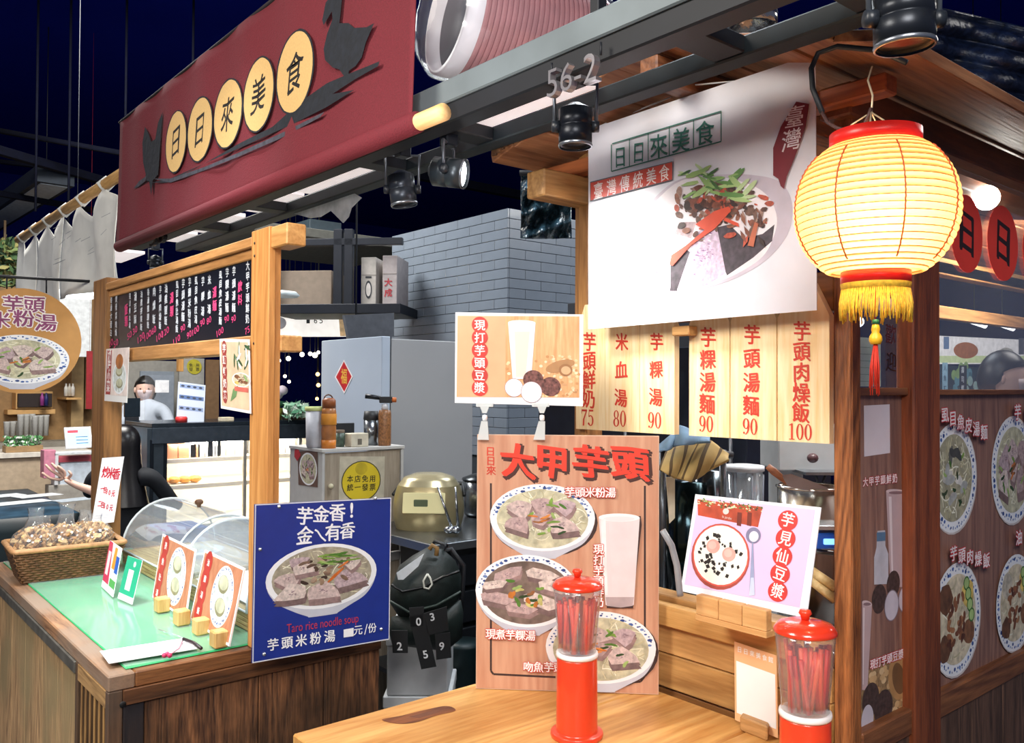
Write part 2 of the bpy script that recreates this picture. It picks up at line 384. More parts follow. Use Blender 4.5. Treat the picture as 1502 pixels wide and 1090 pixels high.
def rnd_edge(rnd, n, r0=0.8, r1=1.1): return [rnd.uniform(r0, r1) for _ in range(n)]
TARO = ('cbb6b2', 'b9a09f', 'd6c6bf', 'bda7ac'); TARO_S = ('947a78', '7a6463'); GREEN = ('4f7a2f', '7a9c45', '2f4a26', '9ab56a'); 
def food(P, u, v, a, b, rnd, kind='taro', rim=None, rot=0.0, body=True, bright=1.0):
    """a photographed bowl: body, rim, soup, noodles, taro wedges, greens"""
    W = mat('eef0f4', 0.5, noise=0.03); WS = mat('c3c6d2', 0.5, noise=0.05)
    def T(x, y): return (u+a*(x*cos(rot)-y*sin(rot)*b/a), v+a*x*sin(rot)+b*y*cos(rot)) if rot else (u+a*x, v+b*y)
    def pl(pts, m): P.poly_uv([T(x, y) for x, y in pts], m)
    def ring(r, m, n=36, dy=0, jit=0): pl([((r+rnd.uniform(-jit, jit))*cos(2*pi*k/n), dy+(r+rnd.uniform(-jit, jit))*sin(2*pi*k/n)) for k in range(n)], m)
    if body:
        pl(smooth([(0, .3), (-.6, .3), (-.93, .12), (-0.97, -0.25), (-0.8, -0.68), (-0.5, -1.0), (-0.28, -1.18), (-.22, -1.22), (.22, -1.22), (0.28, -1.18), (0.5, -1.0), (0.8, -0.72), (0.97, -0.25), (.93, .12), (.6, .3)]), WS)
    ring(1.0, W)
    if rim:
        B = [mat(x, 0.5, noise=0.1) for x in ('3d5fa2', '6a86bc', '2a4686')]
        for k in range(44):
            t = 2*pi*k/44+rnd.uniform(-.05, .05); r = rnd.uniform(0.85, 0.93); e = rnd.uniform(0.018, 0.045)
            if rim == 'top' and sin(t) < .05: continue
            pl([(r*cos(t)+e*cos(q)*1.1, r*sin(t)+e*sin(q)) for q in [2*pi*j/7+rnd.uniform(-.3, .3) for j in range(7)]], B[k % 3])
            t += 0.1; pl([(0.93*cos(t)+0.02*cos(q), 0.93*sin(t)+0.02*sin(q)) for q in [2*pi*j/5 for j in range(5)]], B[(k+1) % 3])
    inner = (0.87 if rim == 'top' else 0.8) if rim else 0.9; sh_ = -.045 if rim == 'top' else 0
    soup = {'taro': 'a79f8c', 'noodle': 'c6c3a6', 'dark': '7a6960', 'meat': 'd6c9ae', 'fish': 'a9a48a', 'plain': 'd9dfdc', 'banner': '8d7f86'}[kind]
    ring(inner, mat(soup, 0.5, noise=0.25, scale=60), dy=sh_)
    def inside(r=0.72):
        while True:
            x, y = rnd.uniform(-r, r), rnd.uniform(-r, r)
            if x*x+y*y < r*r: return x, y
    nc = [mat(x, 0.5, noise=0.1) for x in ('e3dfc4', 'cfcaa6', 'f2f0dd', 'b8b28e')]
    if kind in ('noodle', 'fish', 'taro', 'meat'):
        for k in range(70 if kind != 'meat' else 24):
            x, y = inside(inner-0.08); t = rnd.uniform(0, 2*pi); q = rnd.uniform(.08, .2); c_ = rnd.uniform(-.1, .1); pts = []
            for j in range(5):
                s_ = (j/4-0.5)*q*2; pts.append((x+s_*cos(t)-c_*sin(t)*(1-(2*j/4-1)**2), y+s_*sin(t)+c_*cos(t)*(1-(2*j/4-1)**2)))
            pts = [T(*p) for p in pts if p[0]**2+p[1]**2 < inner**2]
            if len(pts) > 1: P.line_uv(pts, b*0.025, nc[k % 4])
    def wedge(x, y, s_, t, shape=3):
        s_ *= 1.12
        top = mat(rnd.choice(TARO), 0.6, noise=0.22, scale=140); sd = mat(rnd.choice(TARO_S), 0.6, noise=0.2, scale=90)
        if shape == 3:
            j = lambda: rnd.uniform(.93, 1.08)
            pts = [(-s_*.95, 0), (-s_*.5, -s_*.42*j()), (s_*.1, -s_*.72*j()), (s_*.42*j(), -s_*.82), (s_*.72*j(), -s_*.45), (s_*.88*j(), 0), (s_*.74*j(), s_*.45), (s_*.42*j(), s_*.82), (0, s_*.6*j())]; t = t+pi/2 if rnd.random() < .75 else t
        else: pts = [(s_*1.3, s_*.3), (s_*0.5, s_*0.6), (-s_*0.9, s_*0.55), (-s_*1.3, 0), (-s_*1.0, -s_*0.5), (s_*0.7, -s_*0.45)]
        q = [(x+p[0]*cos(t)-p[1]*sin(t), y+p[0]*sin(t)+p[1]*cos(t)) for p in pts]
        pl([(p[0]+0.02, p[1]-0.13*(s_/0.25)) for p in q], sd); pl([(p[0]+0.01, p[1]-0.06*(s_/0.25)) for p in q], sd); pl(q, top)
        lo = mat('8d747e', 0.6, noise=0.2)
        for _ in range(9):
            w_ = [rnd.random() for _ in q]; sm = sum(w_); cx = sum(p[0]*k for p, k in zip(q, w_))/sm; cy = sum(p[1]*k for p, k in zip(q, w_))/sm
            e = s_*rnd.uniform(.04, .09); pl([(cx-e, cy), (cx, cy-e*.6), (cx+e, cy+e*.3), (cx, cy+e*.7)], lo)
    def strip(x, y, t, l, wd, h):
        c_, s_ = cos(t), sin(t); mm = mat(h, 0.5, noise=0.18, scale=60)
        k1, k2 = rnd.uniform(.5, 1.2), rnd.uniform(-.35, .35)*wd*2; pts = [(-l, -wd*.5*k1), (-l*.6, -wd*.9+k2*.5), (0, -wd+k2), (l*.6, -wd*.8+k2*.5), (l, -wd*.3), (l*.95, wd*.4), (l*.5, wd*.9+k2*.5), (0, wd*k1+k2), (-l*.6, wd*.8+k2*.5), (-l*.96, wd*.4)]
        pl([(x+p[0]*c_-p[1]*s_, y+p[0]*s_+p[1]*c_) for p in pts], mm)
    if kind == 'taro':        # the soup of the blue board: wedges in front, greens on top
        for x, y, s_, t in ((-.62, -.05, .26, .2), (-.42, .5, .2, 2.2), (.5, -.18, .33, 1.3), (-.6, -.42, .3, .5), (.02, -.5, .33, 1.0), (-.32, .28, .24, 1.2), (.5, .3, .2, 0)): wedge(x, y, s_, t)
        for k in range(18): x, y = rnd.uniform(-.35, .45), rnd.uniform(-.2, .62); strip(x, y, rnd.uniform(0, 3), rnd.uniform(.06, .13), .045, rnd.choice(('5b463c', '7d6454', '9a7f68', '3e3029', 'b29883')))
        for k in range(12): strip(rnd.uniform(-.15, .6), rnd.uniform(.38, .72), rnd.uniform(-.6, .6), rnd.uniform(.1, .2), .032, rnd.choice(GREEN))
        strip(.22, 0, .95, .26, .035, 'c8682c'); strip(.35, .3, .8, .14, .03, 'd4773a')
    elif kind == 'noodle':
        for x, y, s_, t in ((-.42, .22, .28, .2), (.0, .32, .27, 1.4), (.42, .3, .25, .1), (-.45, -.25, .27, .6), (.42, -.25, .3, 1.2), (0, -.02, .22, 2.1)): wedge(x, y, s_, t)
        for k in range(10): strip(*inside(.65), rnd.uniform(0, 3), rnd.uniform(.07, .14), .035, rnd.choice(GREEN))
        for k in range(6): strip(rnd.uniform(-.2, .1), rnd.uniform(-.15, .1), rnd.uniform(-.5, .8), .1, .03, rnd.choice(('c8742f', 'dd8f45', '8a5a34')))
    elif kind == 'dark':
        for x, y, s_, t in ((-.35, .45, .23, .5), (.3, .45, .23, -.3), (.55, .12, .24, -.4), (-.55, -.22, .25, -.3), (.3, -.3, .28, -.5), (-.62, .15, .18, .2), (-.1, -.5, .22, -.2)): wedge(x, y, s_, t, 4)
        for k in range(16): x, y = rnd.uniform(-.35, .3), rnd.uniform(-.4, .35); strip(x, y, rnd.uniform(0, 3), rnd.uniform(.08, .16), .045, rnd.choice(GREEN+('b8712f', '8d5f3c', 'c9c27a')))
    elif kind == 'fish':
        for k in range(9): x, y = inside(.55); strip(x, y, rnd.uniform(-.6, 1.4), rnd.uniform(.14, .24), .09, rnd.choice(('c9c6be', 'aeb0ad', '4a4a46', '6b6a62', 'd9d6cf')))
        for k in range(10): strip(*inside(.6), rnd.uniform(0, 3), .08, .035, rnd.choice(GREEN+('3b4a2c',)))
    elif kind == 'meat':
        for x, y, s_ in ((-.45, .4, .28), (.45, .4, .26), (-.5, -.45, .24), (.5, -.3, .24)): ring_pts = [(x+s_*cos(2*pi*k/12)*rnd.uniform(.85, 1.1), y+s_*sin(2*pi*k/12)*rnd.uniform(.85, 1.1)) for k in range(12)]; pl(ring_pts, mat(rnd.choice(('6a4630', 'd2b48a', 'e2c36a', 'c9c0ae', '855a3e')), 0.5, noise=.25, scale=80))
        for k in range(26): x, y = rnd.uniform(-.35, .3), rnd.uniform(-.45, .4); strip(x, y, rnd.uniform(0, 3), .1, .06, rnd.choice(('7a4a32', '96603f', '5d3525', 'ab7650')))
        for k in range(4):
            x, y = .4+.07*k, .58-.2*k; pl([(x+.13*cos(q), y+.13*sin(q)) for q in [2*pi*j/12 for j in range(12)]], mat('3f6f35')); pl([(x+.1*cos(q), y+.1*sin(q)) for q in [2*pi*j/12 for j in range(12)]], mat('a9c47e'))
    elif kind == 'plain':
        for x, y in ((-.05, .38), (.05, -.35)): pl([(x+.48*cos(q), y+.3*sin(q)) for q in [2*pi*j/16 for j in range(16)]], mat('8f8a68', noise=.2)); pl([(x+.42*cos(q), y+.05+.24*sin(q)) for q in [2*pi*j/16 for j in range(16)]], mat('c6c5a8', noise=.2))

# ================================================================== the setting
NAVY = mat('0a0f24', 0.8, noise=0.2, scale=3); DK = mat('10141c', 0.6, noise=0.15); DKM = mat('151b26', 0.45, metal=0.3, noise=0.1)
struct('floor', MB().box((-4, -2.5, -0.1), (13, 15, 0)), mat('4a4c50', 0.35, noise=0.2, scale=4))
struct('ceiling', MB().box((-4, -2.5, 4.7), (13, 15, 4.8)), mat('0b1a80', 0.95, noise=0, spec=0.05))
struct('wall_back', MB().box((-4, 14.9, 0), (13, 15, 4.7)), mat('0c1762', 0.9, noise=0.1, spec=0.05))
struct('wall_right', MB().box((12.9, -2.5, 0), (13, 14.9, 4.7)), mat('0c1762', 0.9, noise=0.1, spec=0.05))
rnd = random.Random(7)

# tiled column behind the fridge: each tile is a piece of its own, joints recessed
c0 = at(745, 305, 5.0); CX, CY, CZ = c0.x, c0.y, c0.z
colw = thing('tiled_column', 'pale grey glazed tile column standing behind the refrigerator', 'column', (CX, CY, 0))
yb = on_x(575, 350, CX).y; MB().box((CX+0.012, CY+0.012, 0), (CX+0.9, yb+0.02, CZ)).build('core', mat('2c333b', 0.9, noise=0.1), colw)
th = 0.0585; tl = (yb-CY)/5.1; tm = mat('717b87', 0.28, noise=0.05, scale=8, coat=0.2)
proto = {}
def tile(kind, ln, loc):
    key = (kind, round(ln, 3))
    if key not in proto:
        b = MB(); b.box((0, 0.0015, 0.0015), (0.014, ln-0.0015, th-0.0015)) if kind == 'x' else b.box((0.0015, 0, 0.0015), (ln-0.0015, 0.014, th-0.0015))
        o = b.build('tile', tm, colw, local=True); proto[key] = o
    else: o = proto[key].copy(); COL.objects.link(o)
    o.location = loc
rows = int((CZ-1.05)/th)
for r in range(rows):
    z = CZ-(r+1)*th; y = 0.0; k = 0
    off = tl*(0.5 if r % 2 else 1.0)
    while y < yb-CY-0.005:
        ln = min(off if k == 0 else tl, yb-CY-y); tile('x', ln, (0, y, z)); y += ln; k += 1
    x = 0.014; k = 0
    while x < 0.6:
        ln = min(tl*(1.0 if r % 2 else 0.5) if k == 0 else tl, 0.6-x); tile('y', ln, (x, 0, z)); x += ln; k += 1

# ceiling steel, ducts, strip lamps high up
def beam(name, a, b, w_, h_, m, label=None, cat='beam', grp=None):
    a, b = Vector(a), Vector(b); d = (b-a); L_ = d.length; d.normalize(); s_ = d.cross(Vector((0, 0, 1))).normalized(); u_ = s_.cross(d)
    o = MB().obox((a+b)/2, d*L_/2, s_*w_/2, u_*h_/2)
    return o
cs = MB()
for a, b, w_ in (((-1.5, 6.2, 3.35), (2.2, 8.4, 3.35), .07), ((-1.5, 8.0, 3.2), (3.5, 9.4, 3.2), .05), ((4.4, 8.5, 4.0), (9, 8.5, 4.0), .1),):
    a, b = Vector(a), Vector(b); d = b-a; l_ = d.length; d.normalize(); s_ = d.cross(Vector((0, 0, 1))).normalized(); cs.obox((a+b)/2, d*l_/2, s_*w_/2, s_.cross(d)*w_/2)
for px, py0, py1 in ((282, 0, 190), (183, 170, 262), (100, 240, 330), (52, 250, 310)):
    p = at(px, py1, 6.5); q = Vector((p.x, p.y, 4.7)); cs.tube([p, q], 0.009, 6)
for p, q in ((at(0, 192, 7), at(180, 225, 7)), (at(0, 237, 8), at(110, 250, 8)), (at(180, 180, 6.5), at(183, 262, 6.5))): cs.tube([p, q], 0.025, 4)
struct('trim_1', cs, mat('05081a', 0.9, noise=0.2, spec=.2))
def duct(name, p0, p1, w_, h_, m, label, m_end=None):
    p0, p1 = Vector(p0), Vector(p1); t = thing(name, label, 'duct', (p0+p1)/2)
    d = p1-p0; l_ = d.length; d.normalize(); s_ = d.cross(Vector((0, 0, 1))).normalized()
    MB().obox((p0+p1)/2, d*l_/2, s_*w_/2, Vector((0, 0, h_/2))).build('casing', m, t)
    for q in (.1, .9): e_ = p0+(p1-p0)*q; MB().tube([e_, (e_.x, e_.y, 4.7)], .005, 4).build('hanger', DK, t)
    MB().obox((p0+p1)/2-Vector((0, 0, h_/2+.004)), d*l_/2*0.97, s_*w_*0.36, Vector((0, 0, .004))).build('underside_panel', m_end, t)
    return t
a = on_z(82, 258, 3.3); duct('cable_duct', (a.x, a.y, 3.3), (a.x-.1, a.y+3.2, 3.3), .3, .14, mat('222c38', .7), 'pale grey box duct hanging high above the white cloth curtain', mat('b4bec6', .6))
a = on_z(478, 335, 2.75); duct('cable_duct', (a.x, a.y, 2.75), (a.x-.02, a.y+3.0, 2.75), .28, .12, mat('2c3a42', .6), 'dark grey box duct hanging above the kitchen beside the tiled column', mat('46565c', .6))

# ------------------------------------------------------------------ twin rails over the stalls with cross bars and light panels
RX1, RX2 = .90, 1.07
def zx(px, py, X): return on_x(px, py, X).z
zt, zm, zl = zx(700, 95, RX1), zx(700, 131, RX1), zx(700, 160, RX1)
rail = thing('lighting_rail', 'dark steel twin rail frame carrying the track lamps above the stall', 'rail', (RX1, 2.2, zl))
MB().box((RX1, .15, zm), (RX1+.03, 3.22, zt)).build('front_rail', mat('727c80', .5, metal=.2, noise=.15, scale=5), rail)
MB().box((RX1+.006, .15, zl), (RX1+.05, 3.22, zm+.004)).build('rail_channel', mat('0c1018', .6), rail)
z2t, z2b = zx(700, 194, RX2), zx(700, 216, RX2)
MB().box((RX2, .15, z2b), (RX2+.04, 3.22, z2t)).build('rear_rail', mat('162026', .6, noise=.2), rail)
for px in (255, 330, 490, 608, 960, 1180):
    y = on_x(px, 545-(px+300)*0.39+15 if px < 0 else 300, RX1).y
    MB().box((RX1+.05, y-.028, z2b+.004), (RX2, y+.028, z2b+.03)).build('cross_bar', mat('12171e', .6), rail)
for y in (.9, 1.75): MB().box((RX1+.01, y-.009, zt-.03), (RX1+.03, y+.009, 4.7)).build('hanger', DK, rail)
pm = mat('efe4e4', .6, noise=.03, emit=0.55)
prev = None
for a_, b_ in ((880, 672), (560, 455), (448, 380), (362, 300), (292, 262), (215, 180)):
    ya, yb_ = on_x(a_, 120 if a_ > 600 else 250, RX2).y, on_x(b_, 120 if a_ > 600 else 280, RX2).y
    o = MB().box((RX1+.052, ya, z2t-.002), (RX2-.002, yb_, z2t+.010)).build('light_panel', pm, rail)
# number sign 56-2 hung from the rail
def numsign(px0, px1, y0, y1, txt, X, label, m):
    t = thing('stall_number_sign', label, 'sign', on_x((px0+px1)/2, y1, X))
    g = glyph(txt, -0.006 if len(txt) > 3 else 0); bx = bbox(g[0]); P0 = on_x(px0, y1, X); P1 = on_x(px1, y1-(px1-px0)*.3, X); w_ = P0.y-P1.y
    hh = on_x(px0, y0, X).z-on_x(px0, y1, X).z; mb = MB(); vs = []
    for x, y in g[0]: vs.append(Vector((X, P0.y-(x-bx[0])/(bx[2]-bx[0])*w_, P0.z+(y-bx[1])/(bx[3]-bx[1])*hh)))
    n = len(vs); back = [v+Vector((.012, 0, 0)) for v in vs]; mb.add(vs+back, g[1]+[[i+n for i in f][::-1] for f in g[1]])
    ed = {}
    for f in g[1]:
        for i in range(len(f)):
            e = (f[i], f[(i+1) % len(f)]); ed[frozenset(e)] = ed.get(frozenset(e), 0)+1
    side = [[a, b, b+n, a+n] for a, b in [tuple(k) for k, c in ed.items() if c == 1]]; mb.add(vs+back, side)
    mb.build('numerals', m, t)
    MB().tube([(X+.01, P0.y, P0.z+hh*1.0), (X+.01, P0.y, zl+.02)], .002, 5).build('hanging_wire', DK, t)
    MB().tube([(X+.01, P1.y, P0.z+hh*.9), (X+.01, P1.y, zl+.02)], .002, 5).build('hanging_wire', DK, t)
numsign(802, 874, 104, 144, '56-2', RX1-.02, 'silver metal numerals 56-2 hung under the steel rail above the round spotlight', mat('a8a4a8', .3, metal=.8, noise=.1))
numsign(219, 240, 338, 362, '56', RX1-.02, 'small black metal numerals hung under the rail left of the menu board top', mat('0c0f14', .4, metal=.4))

# ------------------------------------------------------------------ track spotlights
def spot(c, d, r, L_, label, lens, yoke=True, top=None, beam_e=None, body='1a1e26'):
    c = Vector(c); d = Vector(d).normalized(); t = thing('track_spotlight', label, 'spotlight', c, group='track spotlights on the rail')
    bm_ = mat(body, .35, metal=.5, noise=.08)
    prof = [(.0001, -L_*.5-r*.3), (r*.35, -L_*.5-r*.28), (r*.6, -L_*.5-r*.12), (r*.86, -L_*.5), (r*.99, -L_*.5+.003), (r, -L_*.46), (r, -L_*.02), (r*.95, 0), (r, L_*.02), (r, L_*.5), (r*.9, L_*.5), (r*.86, L_*.38), (.0001, L_*.38)]
    MB().lathe(prof, c, d, 28).build('housing', bm_, t)
    MB().lathe([(r*1.0, L_*.5-.002), (r*1.03, L_*.5), (r*1.0, L_*.5+.003), (r*.93, L_*.5+.003)], c, d, 28).build('bezel', mat('8a9098', .3, metal=.8), t)
    MB().disc(c+d*(L_*.42), d, r*.86, 24).build('lens', mat('f6fbff', .3, noise=0, emit=lens) if lens else mat('2a3038', .2, noise=0), t)
    s_ = d.cross(Vector((0, 0, 1))); s_ = s_.normalized() if s_.length > .1 else Vector((.64, -.77, 0))
    if d.z < -.9: s_ = Vector((cos(yaw), -sin(yaw), 0))
    up = Vector((0, 0, 1)); hh = r*1.9+ (L_*.3 if d.z < -.6 else 0)
    MB().tube([c+s_*(r+.006), c+s_*(r+.008)+up*hh, c-s_*(r+.008)+up*hh, c-s_*(r+.006)], .0035, 8).build('yoke', mat('6a7078', .35, metal=.7), t)
    for q in (1, -1): MB().lathe([(.0001, .012), (.009, .012), (.01, 0), (.0001, 0)], c+s_*q*(r-.001), s_*q, 12).build('knob', mat('20252c', .4), t)
    zt_ = top if top else zl; p = c+up*hh
    MB().box((p.x-.014, p.y-.014, p.z-.004), (p.x+.014, p.y+.014, max(zt_, p.z+.03))).build('mount', DKM, t)
    return t
XS = .985
spot(on_x(658, 253, XS), (0.60, -0.78, -0.14), .029, .064, 'lit black track spotlight turned towards the white food banner', 9.0, body='3a4248')
spot(on_x(590, 278, XS), (0.1, -0.1, -1), .028, .064, 'unlit dark track spotlight aimed straight down beside the lit one', 0, body='353b44')
spot(on_x(844, 186, .96), (0.0, 0.0, -1), .027, .06, 'round black spotlight in a wire yoke under the silver numerals', 0)
spot(on_x(1326, 28, .90), (0.05, 0.0, -1), .031, .055, 'black spotlight high above the lantern and kiosk roof', 0, top=2.5, body='24282f')
spot(on_x(228, 385, 1.16)+Vector((0, 0, .0)), (0, 0, -1), .022, .05, 'small black spotlight behind the top of the menu board frame', 0)
light('SPOT', 'beam_or_fill', on_x(672, 256, XS)+Vector((.05, -.05, 0)), 24, (1, .98, .95), .05, on_x(915, 400, 1.23), 56, 1.0)
light('SPOT', 'beam_or_fill', (0.35, 0.75, 1.75), 17, (1, .95, .93), .03, on_x(580, 170, .85), 62, 1.0)  # added mid-air spot brightening the red banner's lower right, no track head
light('SPOT', 'beam_or_fill', (0.55, 1.9, 2.6), 26, (.95, .98, 1), .04, (.8, 2.4, .88), 70, 1.0)

# ------------------------------------------------------------------ red banner
BX = .85
yA, yB = on_x(613, 170, BX).y, on_x(176, 335, BX).y; zb = on_x(611, 184, BX).z; ztop = on_x(193, 166, BX).z
ban = thing('red_banner', 'dark red cloth banner with five tan discs and black geese on a wooden rod', 'banner', (BX, (yA+yB)/2, zb))
def bf(u_, v_):
    y = yA+(yB-yA)*u_; z = zb+(ztop-zb)*v_; bul = .012*(1-v_)**3
    return (BX-.001-bul*.3+.004*sin(u_*17)*(1-v_)+.003*sin(u_*41), y+(.012*(1-v_) if u_ < .01 else 0)-(.0 if u_ < .99 else -.012*(1-v_)**1.5), z)
clo = mat('641420', .85, noise=.12, scale=300, bump=.25)
MB().sheet(bf, 60, 14, thick=.002).build('cloth', clo, ban)
MB().tube([(BX+.004, yA-.075, zb+.006), (BX+.004, yB+.03, zb+.006)], .0155, 16).build('bottom_rod', wood('ecc58a', 'd9a868', 'Y'), ban)
MB().tube([(BX-.001, yA+.0, zb+.005), (BX-.001, yB, zb+.005)], .0195, 16, cap=True).build('hem_sleeve', clo, ban)
MB().tube([(BX, yA-.05, ztop), (BX, yB+.02, ztop)], .005, 10).build('top_rod', mat('1c1416', .7), ban)
P = Poster(ban, (BX-.0095, yB, zb), (BX-.0095, yA, zb), (BX-.0095, yB, ztop), noboard=True)
BK = mat('12161f', .85, noise=.25, scale=60, bump=.2); BK2 = mat('3c3a44', .85, noise=.3, scale=60); TAN = mat('c4a066', .75, noise=.06, scale=200)
P.poly([(245, 268), (300, 240), (352, 210), (400, 186), (440, 150), (480, 122), (520, 105), (557, 90), (555, 97), (520, 117), (488, 138), (520, 132), (478, 158), (430, 182), (350, 218), (300, 240), (250, 262), (222, 268)], BK)
P.poly([(225, 262), (250, 262), (300, 245), (355, 222), (420, 192), (476, 164), (470, 172), (410, 204), (350, 230), (300, 250), (250, 268)], BK2)
P.poly([(490, -12), (478, 4), (473, 30), (475, 37), (487, 17), (488, 28), (480, 50), (475, 72), (477, 88), (488, 99), (498, 102), (505, 112), (510, 118), (512, 104), (522, 97), (531, 84), (537, 62), (549, 34), (538, 40), (520, 41), (512, 34), (498, 34), (500, 18), (503, -12)], BK)
P.poly([(213, 186), (209, 210), (210, 238), (214, 256), (212, 264), (219, 266), (222, 287), (224, 265), (232, 256), (234, 232), (236, 200), (239, 164), (232, 180), (228, 204), (222, 208), (218, 196)], BK)
P.poly([(196, 277), (204, 266), (215, 258), (213, 266), (203, 274)], BK2)
for cx, cy, rx, ry, c in ((258, 208, 14.5, 46, '日'), (293, 190, 17.5, 48, '日'), (334, 167, 20, 51, '來'), (379, 139, 21.5, 55, '美'), (432, 106, 26, 61, '食')):
    u, v, a, b = P.S(cx, cy); k = .37
    hh = (ry*b)*.94
    P.ell_uv(u, v, rx*a*1.08, hh*1.05, BK, -.10, n=40, jit=.01, rnd=rnd); P.ell_uv(u, v, rx*a, hh*1.0, TAN, -.10, n=40, jit=.008, rnd=rnd)
    P.ch(c, cx, cy, ry*.9, mat('14100e', .8), ws=.92, bold=.016, shear=.15, curvy=.05)
P.done('print', 'lettering')

# ------------------------------------------------------------------ white noren curtain further along
NX = .9
y0, y1 = on_x(178, 300, NX).y, on_x(30, 350, NX).y; zr = on_x(30, 350, NX).z
y0 = 3.26
nor = thing('noren_curtain', 'off white cloth curtain tied by loops to a bamboo rod beyond the red banner', 'curtain', (NX, (y0+y1)/2, zr-.35))
MB().tube([(NX, y0-.1, zr), (NX, y1+.05, zr)], .021, 10).build('rod', wood('b9925c', '8f6b3c', 'Y'), nor)
loops = [on_x(p, q, NX).y for p, q in ((34, 350), (52, 335), (72, 322), (96, 307), (122, 290), (155, 265))]
loops = sorted(loops)+[]
def nf(ya, yb_, L_, s_):
    def f(u_, v_):
        y = ya+(yb_-ya)*u_; sag = 0
        for i in range(len(loops)-1):
            if loops[i] <= y <= loops[i+1]: q = (y-loops[i])/(loops[i+1]-loops[i]); sag = .075*sin(pi*q)**.8
        if y < loops[0]: sag = .06*min(1, (loops[0]-y)/.2)
        z = zr-.022-sag*(1-v_)-v_*L_
        return (NX-.01+.025*sin(y*7+v_*2)*v_+.012*sin(y*19), y, z)
    return f
cl = mat('d4d4ce', .9, noise=.08, scale=10, bump=.1)
for ya, yb_, L_ in ((y0, loops[2]-.02, .375), (loops[2]-.01, loops[4]-.02, .40), (loops[4]-.01, y1, .42)): MB().sheet(nf(ya, yb_, L_, 1), 26, 12, thick=.003).build('cloth_panel', cl, nor)
for y in loops: MB().tube([(NX-.0, y, zr-.03), (NX-.026, y, zr), (NX, y, zr+.026), (NX+.026, y, zr), (NX, y, zr-.03)], .008, 6).build('loop', mat('c9cac6', .9), nor)
P = Poster(nor, (NX-.052, y1, zr-.45), (NX-.052, y0, zr-.45), (NX-.052, y1, zr), noboard=True)
gr = mat('8d9196', .9)
for k in range(14): px = rnd.uniform(75, 150); py = 360-(px-75)*.35+rnd.uniform(-25, 40); P.line([(px, py), (px+rnd.uniform(6, 16), py-rnd.uniform(2, 9))], .8, gr, tx=True)
P.done()

# ------------------------------------------------------------------ left stall counter
KX, KY, KZ = .516, 1.94, .88
cnt = thing('stall_counter', 'weathered dark plank counter with a worn wooden top edge under the green mat', 'counter', (KX, KY, 0))
TOPW = wood('9a6b45', '5c3a22', 'Y', .5, 8, dark='6e533f'); 
MB().box((KX, KY, KZ-.034), (KX+.055, KY+1.48, KZ)).build('top_edge_board', wood('a87c58', '6f4c34', 'Y', .5, 8, dark='8b7563'), cnt)
MB().box((KX+.055, KY, KZ-.034), (1.2, KY+.04, KZ)).build('top_edge_board', wood('8a5a34', '4f2f1b', 'X', .5, 8), cnt)
MB().box((KX+.055, KY+.04, KZ-.034), (1.2, KY+1.48, KZ-.002)).build('counter_top', TOPW, cnt)
MB().box((KX-.004, KY+.27, KZ-.062), (KX+.012, KY+1.48, KZ-.034)).build('metal_band', mat('6b675f', .45, metal=.5, noise=.2), cnt)
yy = KY+.275; LP = wood('d0a676', '80603f', 'Z', .7, 7, bump=.5, dark='96805a')
for k in range(6):
    wd = (.2, .175, .22, .2, .19, .21, .2, .2, .22)[k]; MB().box((KX+.006, yy+.0015, 0), (KX+.024, yy+wd-.0015, KZ-.06)).build('plank', LP, cnt); yy += wd
MB().box((KX+.07, KY+.03, 0), (KX+.08, KY+.275, KZ-.034)).build('vent_shade_back', mat('20180f', .8), cnt)  # near-black board stands in for the shade inside the vent
MB().box((KX, KY, 0), (KX+.03, KY+.022, KZ-.034)).build('corner_post', wood('7a563a', '463020', 'Z', .6, dark='4d4036'), cnt)
MB().box((KX, KY+.252, 0), (KX+.03, KY+.275, KZ-.034)).build('vent_stile', wood('5a432e', '33241a', 'Z', .6), cnt)
MB().box((KX, KY+.02, KZ-.075), (KX+.03, KY+.255, KZ-.034)).build('vent_rail', wood('b08a5a', '80603a', 'Y', .6), cnt)
sm = wood('b58a52', '6e4c2c', 'Z', .6)
for k in range(6): y = KY+.036+k*.037; MB().box((KX+.004, y, 0), (KX+.03, y+.011, KZ-.07), wood('5f4528', '3a2818', 'Z', .7)).box((KX+.002, y, 0), (KX+.0038, y+.011, KZ-.07), sm).build('slat', None, cnt)  # slat sides coloured dark as if shadowed, front caps pale as if lit
xs = [KX, KX+.075, KX+.335, KX+.505, KX+.665]; FP = wood('8f5f3c', '3a2114', 'Z', .65, 8, bump=.5, dark='33200f')
mm = [wood('3b2c24', '191413', 'Z', .6, dark='1c1b22'), FP, FP, FP]
xs = [KX+.03]+xs[1:]
for i in range(4): MB().box((xs[i]+.001, KY+.003+(.0 if i else -.003), 0), (xs[i+1]-.001, KY+.024, KZ-.036)).build('plank', mm[i], cnt)
MB().box((xs[0], KY-.006, KZ-.036-.03), (1.18, KY+.003, KZ-.034)).build('apron_board', wood('6e4527', '3a2314', 'X', .55), cnt)
MB().lathe([(.0001, .001), (.006, .001), (.007, 0)], (KX+.028, KY-.007, KZ-.062), (0, -1, 0), 12).build('bolt_hole', mat('050505'), cnt)
# green mat under clear vinyl
def gf(z, amp):
    def f(u_, v_):
        x = .558+u_*.42; y = 1.965+v_*1.43
        return (x, y, z+amp*abs(sin(y*9+2*sin(x*14)))*.5+amp*sin(x*33+y*7)*.3)
    return f
gm = thing('green_mat', 'bright green mat under creased clear vinyl covering the left counter', 'mat', (.75, 2.8, KZ))
MB().sheet(gf(KZ+.003, .0), 4, 4, thick=.002).build('mat_sheet', mat('35b26e', .5, noise=.08, scale=5), gm)
MB().sheet(gf(KZ+.0055, .0022), 60, 120).build('vinyl_cover', glass('vinyl', (.93, .99, .96), .22, .12), gm)

